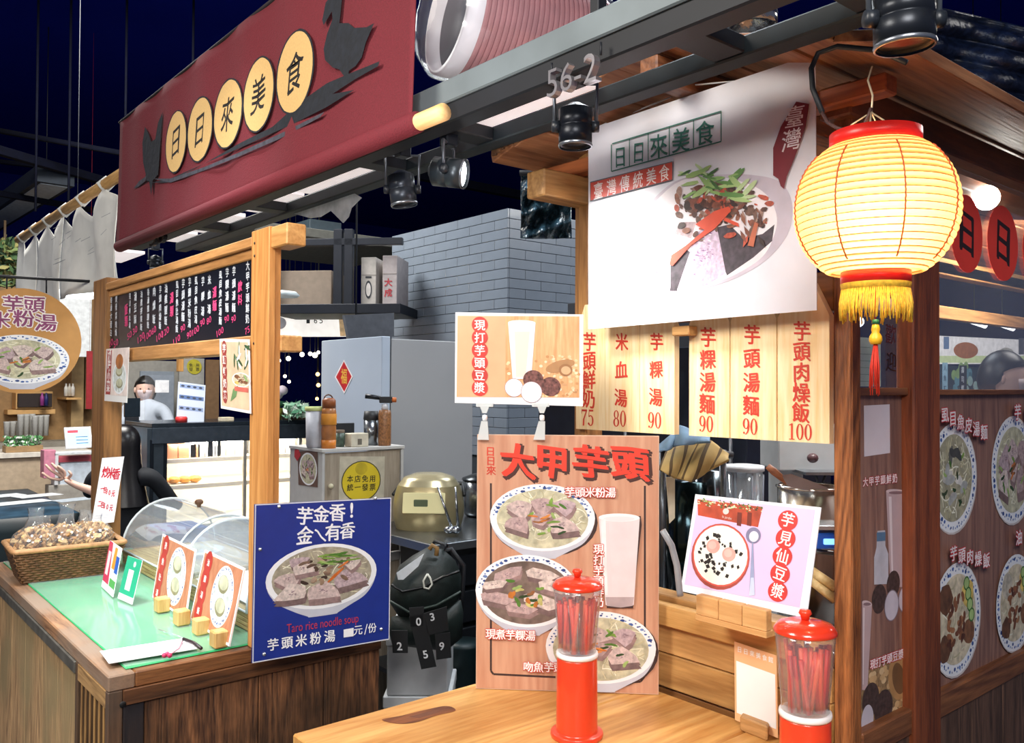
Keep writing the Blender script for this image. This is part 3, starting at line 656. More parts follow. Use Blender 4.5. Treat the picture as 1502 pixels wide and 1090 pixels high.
# ------------------------------------------------------------------ menu board frame on the counter
MX = .83
yN, yP = on_x(369, 340, MX).y, on_x(395, 340, MX).y     # post faces
PX1 = on_y(414, 345, yP).x
zc = on_x(369, 340, MX).z
fr = thing('menu_stand', 'orange brown wooden post and beam frame holding the menu board over the counter', 'frame', (MX, yN, KZ))
OW = wood('d99b58', 'b87a3e', 'Z', .5, 5); OWY = wood('c99259', 'a2713d', 'Y', .5, 5)
MB().box((MX, yP, KZ+.001), (MX+(PX1-MX)*.52, yN, zc)).build('post', OW, fr)
MB().box((MX+(PX1-MX)*.52+.001, yP+.004, KZ+.001), (PX1, yN, zc)).build('post', OW, fr)
yF0, yF1 = on_x(155, 415, MX).y, on_x(137, 420, MX).y
MB().box((MX, yF0, KZ), (MX+.06, yF1, zc+.01)).build('post', wood('a0703f', '74502c', 'Z', .5, 5), fr)
zb1, zb2 = on_x(369, 362, MX).z, on_x(369, 375, MX).z
MB().box((MX, yN, zb1), (MX+.045, yF0, zc-.012)).build('top_beam', OWY, fr)
MB().box((MX+.012, yN, zb2-.004), (MX+.05, yF0, zb1)).build('top_beam_lip', OWY, fr)
ys = on_x(418, 345, MX).y
MB().box((MX+.004, ys-.0, zc-.052), (MX+.052, yP, zc-.002)).build('beam_end', wood('d9a565', 'b98247', 'Y', .5), fr)
zB1, zB2 = on_x(367, 492, MX).z, on_x(321, 521, MX).z
MB().box((MX+.004, yN, zB2), (MX+.05, yF0, zB1)).build('bottom_beam', OWY, fr)
MB().box((MX+.03, on_x(412, 505, MX+.05).y, zB2+.002), (MX+.085, yP-.001, zB1-.002)).build('beam_end', wood('d9a565', 'b98247', 'Y', .5), fr)
for y, z in ((yN-.02, zc-.03), (yN-.02, zc-.06), (yN-.02, zB1-.02)): MB().lathe([(.0001, .001), (.003, .001), (.0035, 0)], (MX-.0005, y, z), (-1, 0, 0), 8).build('screw_hole', mat('2a1a10'), fr)
mb_ = thing('menu_board', 'long black menu board with white handwritten dishes and pink prices', 'menu board', (MX+.01, (yN+yF0)/2, zB1))
P = Poster(mb_, (MX+.018, yF0-.001, zB1+.001), (MX+.018, yN+.001, zB1+.001), (MX+.018, yF0-.001, zb2-.005), back=mat('12141c', .35, noise=.1), thick=.008)
WH = mat('d9dde4', .7, noise=.1); PK = mat('e0457e', .7, noise=.1)
def cr6(x, y): return (140+x/4.74, 330+y/4.74)
for x, ya, yb_, s_, pr, pc in ((1060, 260, 680, '大甲芋頭鮮奶', '75', 0), (965, 300, 600, '芋頭湯麵', '90', 0), (918, 310, 600, '芋粿湯麵', '90', 0), (872, 325, 690, '虱目魚皮湯麵', '100', 0), (795, 360, 610, '米血湯', '80', 0), (750, 370, 625, '芋粿湯', '90', 0), (703, 365, 680, '虱目魚皮湯', '100', 0), (658, 375, 710, '芋頭米粉湯', '90', 0), (614, 385, 665, '芋頭湯麵', '90', 0), (572, 395, 745, '虱目魚肚湯飯', '110', 0), (495, 420, 690, '油雞腿飯', '120', 0), (455, 430, 720, '芋頭肉燥飯', '100', 0), (413, 440, 680, '肉燥飯', '60', 0), (372, 450, 715, '香滷雞腿飯', '100', 0), (325, 465, 730, '油雞拼盤飯', '120', 0), (283, 475, 680, '滷豆腐', '30', 0), (245, 480, 715, '虱目魚丸湯', '50', 0), (150, 495, 770, '燙青菜肉燥', '50', 0), (115, 500, 770, '香滷大蛋白', '20', 0)):
    n = len(s_); hp = min(60, (yb_-ya)/n*.86)/4.74
    P.col(s_, cr6(x, ya+hp*2), cr6(x-2, yb_-hp*2), hp, WH, ws=.92, bold=.03, curvy=.05)
    pyy = yb_+48+(0 if pr != '75' else 0)
    q = cr6(x-3, pyy); P.text(pr, q[0], q[1]+1, 9.5, PK, wpx=3.3*len(pr), rot=.25, bold=.0)
for x, ya, yb_, s_ in ((1012, 430, 520, '飲料'), (835, 470, 560, '湯麵'), (537, 510, 600, '湯類'), (220, 590, 670, '飯類')): P.col(s_, cr6(x, ya), cr6(x, yb_), 15, PK, bold=.04, ws=.95, curvy=.05)
P.rect(0.0, 0, 1e-3, P.h, mat('12141c')); P.done('board_trim', 'lettering')

# blue taro noodle sign on the post
SY = yP-.004
P0, P1, P2 = on_y(370, 973, SY), on_y(571, 938, SY), on_y(374, 740, SY)
t = thing('blue_dish_sign', 'square blue sign with white lettering and a bowl of taro soup, screwed to the post', 'sign', P0)
P = Poster(t, P0, P1, P2, .005, mat('1c2f7c', .4, noise=.06)); P.full(mat('d9dbe4', .5, noise=0)); P.full(mat('21348a', .4, noise=.05), .0025)
WT = mat('f4f4f8', .5, noise=0)
def cr5(x, y): return (350+x/3.76, 700+y/3.76)
for c, x, y, h in (('芋', 365, 215, 92), ('金', 455, 205, 90), ('香', 545, 195, 92), ('!', 623, 182, 84), ('金', 365, 325, 90), ('有', 520, 308, 88), ('香', 600, 298, 84)): P.ch(c, *cr5(x, y), h/3.76, WT, bold=.03, curvy=.04, shear=.06) if c != '!' else P.text('!', *cr5(x, y), h/3.76, WT, bold=.04)
P.line([cr5(420, 290), cr5(435, 298), cr5(455, 330), cr5(480, 352)], 2.6, WT, tx=True)
u, v, a, b = P.S(*cr5(468, 545)); food(P, u, v, 305/3.76*a, 178/3.76*b, random.Random(3), 'taro')
P.text('Taro rice noodle soup', *cr5(467, 812), 62/3.76, mat('c23a4a', .5), wpx=395/3.76, rot=.0)
P.col('芋頭米粉湯', cr5(188, 925), cr5(500, 878), 62/3.76, WT, bold=.03)
P.poly([cr5(577, 840), cr5(632, 830), cr5(632, 876), cr5(577, 884)], WT)
P.ch('元', *cr5(657, 843), 13.5, WT, bold=.02); P.text('/', *cr5(700, 838), 15, WT); P.ch('份', *cr5(735, 832), 13, WT, bold=.02)
P.done()
for x, y in ((118, 398), (140, 976), (222, 163), (753, 117), (786, 838)):
    p = on_y(*cr5(x, y), SY-.002); MB().lathe([(.0001, .004), (.003, .0035), (.0042, .0015), (.0045, 0)], p, (0, -1, 0), 12).build('screw', mat('c9ccd2', .25, metal=.8, noise=0), t)

# ------------------------------------------------------------------ things on the left counter
# wicker basket of cracker bags
rnd = random.Random(11)
bz = KZ+.005; bc = Vector((.676, 3.06, bz)); rz = math.radians(-3)
bk = thing('wicker_basket', 'woven brown rattan basket at the far end of the green mat', 'basket', bc, rz)
def bp(u_, v_, z_):   # local rounded rectangle point at height fraction
    hw, hd = .128+.03*z_, .085+.028*z_; return Vector((u_*hw, v_*hd, z_*.1))
corn = [(-1, -1), (1, -1), (1, 1), (-1, 1)]
wv = MB(); dark = mat('6b4a2c', .7, noise=.3, scale=60); lt = mat('b98a5c', .6, noise=.2, scale=60)
for r in range(13):
    z_ = (r+.5)/13; pts = []
    for s_ in range(4):
        a_, b_ = corn[s_], corn[(s_+1) % 4]
        n_ = 22 if s_ % 2 == 0 else 16
        for k in range(n_):
            q = k/n_; u_, v_ = a_[0]+(b_[0]-a_[0])*q, a_[1]+(b_[1]-a_[1])*q; p = bp(u_, v_, z_); o = .0025*(1 if (k+r) % 2 else -1)
            pts.append(p+(Vector((0, o*corn[s_][1], 0)) if s_ % 2 == 0 else Vector((o*(1 if s_ == 1 else -1), 0, 0))))
    wv.tube(pts, .0042, 5, closed=True)
o = wv.build('weave', dark, bk, local=True); o['kind'] = 'stuff'
st = MB()
for s_ in range(4):
    a_, b_ = corn[s_], corn[(s_+1) % 4]; n_ = 22 if s_ % 2 == 0 else 16
    for k in range(n_):
        q = k/n_; u_, v_ = a_[0]+(b_[0]-a_[0])*q, a_[1]+(b_[1]-a_[1])*q; st.tube([bp(u_, v_, 0), bp(u_, v_, 1)], .0022, 4)
o = st.build('stakes', mat('7d5a38', .7, noise=.2), bk, local=True); o['kind'] = 'stuff'
MB().tube([bp(*c, 1.0)+Vector((0, 0, .002)) for c in ((-1, -.96), (-.96, -1), (.96, -1), (1, -.96), (1, .96), (.96, 1), (-.96, 1), (-1, .96))], .0085, 8, closed=True).build('rim', lt, bk, local=True)
MB().box((-.12, -.078, -.001), (.12, .078, .004)).build('base', dark, bk, local=True)
CRK = [mat(x, .8, noise=.3, scale=90, bump=.3) for x in ('c9a06a', 'ab7f4c', 'e0bf88')]
PLB = glass('plastic_bag', (.97, .97, .97), .12, .1)
for bx_, by_, r_, tied in ((-.09, -.02, .062, .06), (-.0, .0, .060, .065), (.085, -.005, .058, .03), (.07, .07, .05, .04), (-.05, .07, .05, .03)):
    lab = {-.09: 'clear bag of fried crackers, the nearest to the basket end by the table edge', -.0: 'clear bag of fried crackers with a tall twisted top, middle of the front row', .085: 'clear bag of fried crackers in front of the leaning price card', .07: 'small cracker bag half hidden directly behind the price card', -.05: 'small cracker bag sunk behind the two front bags'}[bx_]
    c = bc+Matrix.Rotation(rz, 3, 'Z') @ Vector((bx_, by_, .108)); t = thing('cracker_bag', lab, 'snack bag', c-Vector((0, 0, .05)), group='bags of crackers in the basket')
    cm = MB()
    for k in range(210):
        d = Vector((rnd.gauss(0, 1), rnd.gauss(0, 1), rnd.gauss(0, 1))).normalized()*rnd.uniform(.75, .97)*r_; q = c+Vector((d.x, d.y, d.z*.85))
        a_ = Vector((rnd.gauss(0, 1), rnd.gauss(0, 1), rnd.gauss(0, 1))).normalized(); b_ = a_.orthogonal().normalized(); s_ = rnd.uniform(.007, .013)
        cm.obox(q, a_*s_, b_*s_*.7, a_.cross(b_)*.0028, CRK[k % 3])
    o = cm.build('crackers', None, t); o['kind'] = 'stuff'
    bg = MB(); nn = 18; prof = []
    for j in range(14):
        q = j/13
        if q < .7: th_ = pi*(1-q/.7*.86); rr, zz = r_*1.08*sin(th_), r_*.95*cos(th_)
        else: k_ = (q-.7)/.3; rr, zz = r_*(.46-.32*k_+ .25*k_**3), r_*.85+tied*k_
        prof.append((max(rr, .0005), zz))
    bg.lathe(prof, c, (0.05, 0, 1), nn)
    for v in bg.v: v += Vector((rnd.uniform(-1, 1), rnd.uniform(-1, 1), rnd.uniform(-1, 1)))*.0022
    bg.build('bag_film', PLB, t)
# tall price card leaning in the basket
a_, b_, c_ = on_y(134, 770, 3.16), on_y(167, 766, 3.16), on_y(150, 672, 3.18)
t = thing('basket_price_card', 'tall white plastic covered card with red handwriting standing in the cracker basket', 'card', a_)
P = Poster(t, a_, b_, c_, .002, mat('eef0f6', .3, noise=0)); RD = mat('c8233a', .6, noise=.1)
P.col('炒米香', (155, 693), (171, 696), 15, RD, ws=.6, bold=.05); P.col('一包30元', (150, 717), (166, 724), 9, RD, ws=.5, bold=.05); P.col('二包50元', (146, 739), (163, 745), 9, RD, ws=.5, bold=.05)
for k in (0, 1, 2): P.line_uv([(P.w*.04, P.h*(.05+.04*k)), (P.w*.96, P.h*(.04+.04*k))], .001, mat('c9cdd6', .4))
P.done()
# two roll-top food covers on bamboo trays
BAM = wood('c9b27a', '93794a', 'Y', .5, 8)
def cover(y0, y1, x0, x1, lab, food_kind):
    zb_ = KZ+.05; r_ = (x1-x0)/2; xc = (x0+x1)/2
    tr = thing('bamboo_tray', 'bamboo steamer tray under '+lab, 'tray', (xc, (y0+y1)/2, KZ+.006))
    for k in range(4): z_ = KZ+.007+k*.0105; MB().box((x0, y0, z_), (x1, y1, z_+.009)).build('slat', BAM, tr)
    if food_kind == 'cloth':
        n = MB()
        n.sheet(lambda u_, v_: (x0+.03+u_*(x1-x0-.06), y0+.04+v_*(y1-y0-.08), KZ+.055+.035*sin(pi*u_)*sin(pi*v_)+.002*sin(u_*22+v_*9)), 20, 20, thick=.002)
        one('white_cloth', n, mat('f0f2f4', .8, noise=.03), 'white cloth laid over food under the nearer clear cover', 'cloth')
    else:
        p_ = MB().lathe([(.0001, .0), (.06, .0), (.095, .012), (.1, .016), (.094, .016), (.06, .005), (.0001, .004)], (xc, (y0+y1)/2+.02, zb_+.001), n=28); one('white_dish', p_, mat('eceef0', .25, noise=0), 'flat white dish under the farther clear cover', 'dish')
        for k in range(4): b_ = MB().ball((xc-.045+.03*k, (y0+y1)/2+.02+.015*(-1)**k, zb_+.02), (.02, .022, .014), jit=.08, rnd=rnd); one('bun', b_, mat('d9c9a2', .6), 'pale steamed snack on the white dish under the farther cover', 'food', 'snacks on the covered dish')
    cv = thing('food_cover', lab, 'food cover', (xc, (y0+y1)/2, zb_))
    def arc(y, rr, tt=.0025, n=20): return [(xc-rr*cos(pi*k/n), y, zb_+rr*1.02*sin(pi*k/n)) for k in range(n+1)]
    G = glass('acrylic', (.95, .98, 1), .16, .04)
    MB().sheet(lambda u_, v_: (xc-r_*cos(pi*u_), y0+(y1-y0)*v_, zb_+r_*1.02*sin(pi*u_)), 24, 8).build('curved_shell', G, cv)
    for y in (y0, y1): MB().prism(arc(y, r_-.001), (0, .002, 0)).build('end_wall', G, cv)
    RG = mat('dfe9f0', .2, noise=0, spec=.8, alpha=.75)
    for y in (y0, y1, ): MB().tube(arc(y, r_+.001), .0035, 6).build('edge_rib', RG, cv)
    MB().tube(arc(y0+.02, r_-.006), .0025, 6).build('edge_rib', RG, cv)
    for x in (x0, x1): MB().tube([(x, y0, zb_+.002), (x, y1, zb_+.002)], .003, 6).build('bottom_rail', RG, cv)
    return cv, xc, zb_, r_
cv, xc, zb_, r_ = cover(2.62, 3.12, .87, 1.19, 'clear roll-top acrylic cover farther back, with a brown knob', 'dish')
k = on_y(275, 727, 2.86); MB().lathe([(.0001, 0), (.006, 0), (.007, .008), (.013, .012), (.014, .02), (.008, .026), (.0001, .027)], (xc, 2.84, zb_+r_*1.02), n=14).build('knob', mat('5f3f2a', .4), cv)
cover(2.06, 2.54, .87, 1.19, 'clear roll-top acrylic cover nearest the wooden post', 'cloth')
# blue crate behind the covers
p = on_z(195, 775, KZ); one('blue_tray', MB().box((1.10, 3.42, .0), (1.28, 3.62, .93)), mat('24509a', .4, noise=.15), 'blue plastic crate standing behind the counter between basket and covers', 'crate')
# dish cards on wooden blocks
LW = wood('dcb878', 'bd9453', 'Z', .55, 8)
def dishcard(pbl, pbr, ptl, lab, chars, kind, cp, blocks, side):
    a_ = on_z(*pbl, KZ+.014); b_ = on_z(*pbr, KZ+.014); c_ = on_x(*ptl, a_.x+.045)
    t = thing('dish_card', lab, 'sign', a_); P = Poster(t, a_, b_, c_, .003, mat('f2ece8', .4, noise=0)); P.full(mat('f4f0ee', .5, noise=0)); P.full(wood('c98a68', 'b06f50', 'Z', .5, 8), .006)
    (cx, cy, rx, ry), (x0, y0), (x1, y1) = cp
    u, v, a, b = P.S(cx, cy); rr = random.Random(5)
    hh = ry*b*1.0; food(P, u, v, hh*.98, hh*1.0, rr, kind, True, body=False)
    n = len(chars); RO = mat('b5382f', .5)
    for i, c in enumerate(chars): q = i/(n-1); px, py = x0+(x1-x0)*q, y0+(y1-y0)*q; u, v, a, b = P.S(px, py); P.ell_uv(u, v, P.w*.095, P.w*.105, RO, tx=True)
    for i, c in enumerate(chars): q = i/(n-1); P.ch(c, x0+(x1-x0)*q, y0+(y1-y0)*q, 10.5, mat('f6ece8', .5), bold=.03)
    P.done()
    for i, (px, py) in enumerate(blocks):
        p = on_z(px, py, KZ+.007); one('card_block', MB().box((p.x-.004, p.y-.018, KZ+.007), (p.x+.03, p.y+.018, KZ+.045)), LW, ('small wooden block at the %s foot of the '+side) % ('far', 'near')[i], 'block', 'wooden card holder blocks')
def c4(x, y): return (130+x/3.633, 680+y/3.633)
dishcard(c4(340, 712), c4(515, 835), c4(395, 375), 'small card showing two dumplings on a blue rimmed plate, farther of the pair', '燙魚肚湯', 'plain', ((*c4(468, 600), 16, 46), c4(413, 440), c4(366, 690)), [c4(365, 792), c4(468, 862)], 'dumpling card')
dishcard(c4(540, 832), c4(748, 975), c4(620, 460), 'small card showing poached chicken on a blue rimmed plate, nearest the post', '油雞湯飯', 'plain', ((*c4(710, 708), 18, 50), c4(640, 530), c4(586, 785)), [c4(570, 912), c4(665, 980)], 'chicken card')
# payment cards (codes left out)
def paycard(q, lab, c1, extra, X):
    a_, b_ = on_z(*q[0], KZ+.01), on_z(*q[1], KZ+.01); c_ = on_x(*q[2], a_.x+.03)
    t = thing('payment_card', lab, 'sign', a_); P = Poster(t, a_, b_, c_, .002, mat('e9edf0', .3, noise=0)); P.full(mat(c1, .4, noise=.03)); P.rect(0, 0, P.w, P.h*.14, mat('eef0ee', .4, noise=0)); extra(P)
    P.done()
def ex1(P): P.rect(P.w*.3, P.h*.25, P.w*.65, P.h*.72, mat('f3f5f4', .4, noise=0)); P.ell_uv(P.w*.6, P.h*.86, P.w*.08, P.w*.08, mat('e8f4ee', .4, noise=0))
def ex2(P):
    P.poly_uv([(0, P.h*.14), (P.w*.5, P.h*.14), (P.w*.3, P.h), (0, P.h)], mat('d8345e', .4, noise=0)); P.rect(P.w*.08, P.h*.3, P.w*.3, P.h*.8, mat('e9dfe2', .4, noise=0))
    P.poly_uv([(P.w*.5, P.h*.5), (P.w*.75, P.h*.5), (P.w*.75, P.h*.95), (P.w*.55, P.h*.95)], mat('eba23a', .4, noise=0)); P.rect(P.w*.75, P.h*.45, P.w, P.h*.8, mat('2c63c4', .4, noise=0)); P.rect(P.w*.55, P.h*.14, P.w, P.h*.3, mat('5cae5a', .4, noise=0))
paycard((c4(155, 718), c4(230, 752), c4(210, 490)), 'green payment card in a clear stand on the mat', '2fae86', ex1, 0)
paycard((c4(68, 655), c4(128, 712), c4(115, 410)), 'pink, orange and blue payment card stand beside the basket', 'f0f0f2', ex2, 0)
MB_ = on_z(*c4(270, 450), KZ)
# paper strip with a pen and a pink charm
zz = KZ+.012
q = [on_z(*c4(*p), zz) for p in ((60, 1003), (108, 1068), (600, 985), (500, 935))]
n = MB().prism(q, (0, 0, .0015)); one('order_slip_pad', n, mat('f1eff2', .6, noise=.03), 'long white paper slip lying on the front edge of the green mat', 'paper')
n = thing('pen_with_charm', 'black and white pen with a pink beaded charm lying across the white slip', 'pen', on_z(*c4(540, 950), zz))
MB().tube([on_z(*c4(505, 935), zz+.01), on_z(*c4(560, 955), zz+.008), on_z(*c4(600, 985), zz+.006)], .004, 8).build('pen_body', mat('3a2f30', .3), n)
MB().tube([on_z(*c4(500, 945), zz+.006), on_z(*c4(480, 985), zz+.005), on_z(*c4(445, 1010), zz+.005)], .0018, 6).build('cord', mat('d9a0b0', .5), n)
for k in range(3): MB().ball(on_z(*c4(432-14*k, 1022-6*(k % 2)), zz+.007), .0058, 10, 6).build('bead', mat('d4426e', .3), n)
MB().tube([on_z(*c4(375, 885), zz), on_z(*c4(515, 935), zz)], .003, 6).build('clear_cap', glass('acrylic'), n)

# hanging round sign over the corridor
RY = 3.75
ctr = on_y(33, 500, RY); ex = on_y(119, 500, RY).x-ctr.x; ez = on_y(33, 423, RY).z-ctr.z
t = thing('round_hanging_sign', 'round tan hanging sign with purple lettering above a bowl of taro noodles', 'sign', (ctr.x, RY, ctr.z-ez))
MB().lathe([(.0001, .006), (1, .006), (1.0, -.006), (.0001, -.006)], (0, 0, 0), (0, 1, 0), 64).build('tmp')
ob = bpy.data.objects['tmp']; vs = [Vector((v.co.x*ex+ctr.x, v.co.y+RY, v.co.z*ez+ctr.z)) for v in ob.data.vertices]; fs = [list(p.vertices) for p in ob.data.polygons]; bpy.data.objects.remove(ob)
MB().add(vs, fs).build('board', mat('c08d4f', .6, noise=.05), t)
P = Poster(t, (ctr.x-ex, RY-.006, ctr.z-ez), (ctr.x+ex, RY-.006, ctr.z-ez), (ctr.x-ex, RY-.006, ctr.z+ez), noboard=True)
PU = mat('8c4470', .5); u, v, a, b = P.S(33, 527); food(P, u, v, 71*a, 36*b, random.Random(9), 'noodle', True)
HA = mat('f4ece8', .5)
P.ch('芋', 19, 446, 22, PU, ws=1.15, bold=.03, halo=HA); P.ch('頭', 50, 447, 22, PU, ws=1.15, bold=.03, halo=HA)
P.ch('米', 0, 470, 22, PU, ws=1.1, bold=.03, halo=HA); P.ch('粉', 35, 468, 23, PU, ws=1.1, bold=.03, halo=HA); P.ch('湯', 67, 474, 23, PU, ws=1.15, bold=.03, halo=HA)
P.done()
for px in (68,): MB().tube([on_y(px, 430, RY), on_y(px, 407, RY)], .003, 6).build('chain', DK, t)
MB().tube([on_y(10, 424, RY), on_y(10, 404, RY)], .003, 6).build('chain', DK, t)
one('sign_wire_bar', MB().tube([on_y(-20, 404, RY), on_y(133, 413, RY)], .006, 6), DK, 'thin black bar from which the round tan sign hangs', 'bar')

# small posters on the menu frame
def hangposter(q, X, lab, fn, name='dish_poster'):
    a_, b_, c_ = [on_x(*p, X) for p in q]; t = thing(name, lab, 'poster', a_); P = Poster(t, a_, b_, c_, .0015, mat('f0eeec', .4, noise=0)); fn(P); P.done(); return t
def f1(P):
    P.rect(0, P.h*.12, P.w, P.h, mat('ead9d2', .5)); P.rect(P.w*.06, P.h*.13, P.w*.27, P.h*.97, mat('a83a34', .5))
    u, v = P.w*.64, P.h*.45; food(P, u, v, P.w*.3, P.h*.3, random.Random(4), 'plain', False, body=False); P.ell_uv(P.w*.62, P.h*.75, P.w*.16, P.h*.14, mat('b06a30', .5, noise=.3))
    for i, c in enumerate('滷味小菜'): P.put(glyph(c, .03), P.w*.165, P.h*(.88-.2*i), P.w*.15, P.w*.16, mat('f2e6e2'))
hangposter(((153, 588), (186, 591), (156, 512)), MX-.01, 'curling white dish poster taped to the far post of the menu frame', f1)
def f2(P):
    P.full(mat('e2c1a0', .5, noise=.1), P.w*.04); food(P, P.w*.72, P.h*.44, P.w*.3, P.h*.1, random.Random(4), 'meat', False, body=False)
    rr = random.Random(2)
    for k in range(14): x, y = rr.uniform(.5, .95)*P.w, rr.uniform(.6, .9)*P.h; P.ell_uv(x, y, P.w*.1, P.h*.025, mat(rr.choice(('3f5c3a', '6f8c6a', 'e9e6e2')), .5), rr.uniform(0, 3), n=8)
    P.poly_uv([(P.w*.35, P.h*.12), (P.w*.55, P.h*.2), (P.w*.62, P.h*.36), (P.w*.45, P.h*.3)], mat('6f8f5c')); P.rect(P.w*.5, P.h*.28, P.w*.95, P.h*.34, mat('d06a5c'))
    for i, c in enumerate('芋頭鮮奶茶'): P.ell_uv(P.w*.17, P.h*(.86-.165*i), P.w*.085, P.w*.11, mat('9c3f38'), tx=True); P.put(glyph(c, .03), P.w*.17, P.h*(.86-.165*i), P.w*.12, P.w*.13, mat('f2e6e2'))
hangposter(((324, 599), (368, 607), (322, 497)), MX-.006, 'tan drink poster with red character discs beside the near wooden post', f2)

# ================================================================== right kiosk
WX, WY0, WY1 = 1.29, .697, 1.29
KW = wood('9a5a30', '5e3018', 'Z', .5, 6, bump=.3); KWX = wood('8f5a36', '5a3320', 'X', .5, 5, bump=.3); KWY = wood('a5713f', '7a4e28', 'Y', .5, 5, bump=.3); LTY = wood('d2a366', 'a87a45', 'Y', .5, 5)
ki = thing('food_kiosk', 'brown timber food kiosk with a small gabled roof and glazed side', 'kiosk', (1.9, 1.0, 0))
yl0, yl1 = on_x(861, 400, WX).y, on_x(837, 400, WX).y
MB().box((WX, WY0, 0), (1.319, .729, 1.955)).build('corner_post', wood('a8693a', '5f3418', 'Z', .5, 9, bump=.5), ki)
MB().box((WX, yl0, 0), (WX+.05, yl0+(yl1-yl0)*.55, 2.0)).build('post', wood('b9854c', '8a5d30', 'Z', .5, 6), ki)
MB().box((WX+.012, yl0+(yl1-yl0)*.56, 0), (WX+.05, yl1, 1.98)).build('post', wood('a87745', '7d542c', 'Z', .5, 6), ki)
MB().box((1.487, .690, .0), (1.59, .722, 1.945)).build('side_post', wood('8f4a28', '5d2c18', 'Z', .5, 6, bump=.3), ki)
for x in (3.86,): MB().box((x, .69, 0), (x+.07, .75, 1.95)).build('side_post', KW, ki); MB().box((x, 1.25, 0), (x+.07, 1.31, 1.95)).build('post', KW, ki)
MB().box((WX+.003, .729, 1.625), (WX+.045, yl0, 1.69)).build('sign_lintel', wood('8a5c34', '5f3c20', 'Y', .5, 5), ki)
MB().box((WX+.005, .729, 1.075), (WX+.05, yl0, 1.097)).build('window_sill', LTY, ki)
MB().box((WX-.018, .731, 1.045), (WX+.003, yl0-.001, 1.086)).build('ledge_board', wood('d9ab6a', 'b78748', 'Y', .5, 5), ki)
MB().box((WX-.004, .731, .99), (WX+.012, yl0-.001, 1.043)).build('wall_board', LTY, ki)
MB().box((WX-.006, .731, .925), (WX+.012, yl0-.001, .988)).build('wall_board', wood('c89a5c', '9f7340', 'Y', .5, 5), ki)
MB().box((WX, .731, 0), (WX+.02, yl1, .92)).build('lower_wall', KWY, ki)
MB().box((WX-.04, on_x(1010, 485, WX-.04).y, on_x(1000, 492, WX-.04).z), (WX-.014, on_x(985, 485, WX-.04).y, on_x(1000, 478, WX-.04).z)).build('lintel_block', LTY, ki)
# side wall: rails, plank skirt
MB().box((1.319, .695, .90), (3.9, .74, .945)).build('bottom_rail', KWX, ki)
MB().box((1.319, .700, 1.487), (1.487, .735, 1.50)).build('glass_rail', KWX, ki); MB().box((1.59, .700, 1.487), (3.9, .735, 1.497)).build('glass_rail', KWX, ki)
x = 1.295
for k in range(17): MB().box((x+.001, .70, 0), (x+.148, .72, .90)).build('skirt_plank', wood('6f5040', '3f2c22', 'Z', .6, 8, bump=.3), ki); x += .15
MB().box((WX-.02, WY0-.01, 1.932), (3.95, WY0+.045, 1.985)).build('side_beam', wood('7c4a2c', '4e2c1a', 'X', .5, 5), ki)
MB().box((WX-.14, 1.275, 1.885), (3.95, 1.33, 1.94)).build('rear_beam', wood('b98a50', '8a602f', 'X', .5, 5), ki)
MB().box((WX+.0, .98, 1.985), (WX+.04, 1.02, 2.06)).build('king_post', wood('d9a866', 'b98548', 'Z', .5, 5), ki)
MB().box((WX-.16, .965, 2.03), (3.95, 1.005, 2.075)).build('ridge_beam', KWX, ki)
# roof planks, lapped
RP = wood('a2704a', '714327', 'X', .6, 4, bump=.3)
def roof(ys, ye, zs, ze, n):
    for k in range(n):
        a_, b_ = k/n, (k+1)/n; y0_, y1_ = ys+(ye-ys)*a_, ys+(ye-ys)*b_; z0_, z1_ = zs+(ze-zs)*a_, zs+(ze-zs)*b_
        d = Vector((0, y1_-y0_, z1_-z0_)); l_ = d.length; d.normalize(); nn = Vector((1, 0, 0)).cross(d); nn = nn if nn.z > 0 else -nn
        off = .004*(k % 2); MB().obox(Vector((2.54, (y0_+y1_)/2, (z0_+z1_)/2))+nn*off, Vector((1.42, 0, 0)), d*(l_/2-.001), nn*.009).build('roof_plank', RP, ki)
roof(.985, 1.41, 2.100, 1.975, 6); roof(.985, .545, 2.100, 1.972, 5)
e_ = on_x(1303, 134, 1.25); e2 = on_x(1303, 104, 1.25)
MB().box((1.243, e_.y, e_.z), (1.279, 1.40, e2.z-.002)).build('tie_beam', wood('b4683a', '85482a', 'Y', .5, 5), ki)
sh = MB()
for k in range(34):   # shingle butts along the left slope give its stepped edge
    q = k/34; y = 1.40-.41*q; z = 1.985+.123*q; sh.box((1.115, y-.012, z-.002), (1.2, y+.004, z+.012))
o = sh.build('rake_strip', wood('7a5232', '4a2f1c', 'X', .6), ki); o['kind'] = 'stuff'
# inside frame seen through the glass and back wall
for z_ in (1.905, 1.755): MB().box((1.35, 1.275, z_-.022), (3.9, 1.305, z_+.022)).build('rear_rail', wood('c08c55', '94663a', 'X', .5, 5), ki)
MB().box((3.9, .75, .0), (3.92, 1.25, 1.47)).build('end_wall', wood('8a5b38', '5b3a24', 'Z'), ki)
gw = MB().box((1.319, .716, 1.5), (1.487, .720, 1.93)); gw.build('side_glass', glass('window_glass', (.97, .98, 1), .06, .01), ki)
gw = MB().box((1.59, .716, 1.497), (3.86, .720, 1.93)); gw.build('side_glass', glass('window_glass', (.97, .98, 1), .06, .01), ki)
# kiosk bulb
bl = on_y(1447, 290, .97); t = thing('ceiling_bulb', 'glowing bare round bulb under the kiosk roof behind the glass', 'lamp', bl)
MB().ball(bl, .034, 16, 10).build('bulb', mat('fffaf0', .3, noise=0, emit=110), t); MB().tube([bl+Vector((0, 0, .025)), (bl.x, bl.y, 2.05)], .009, 8).build('socket', mat('d8d8d4', .5), t)

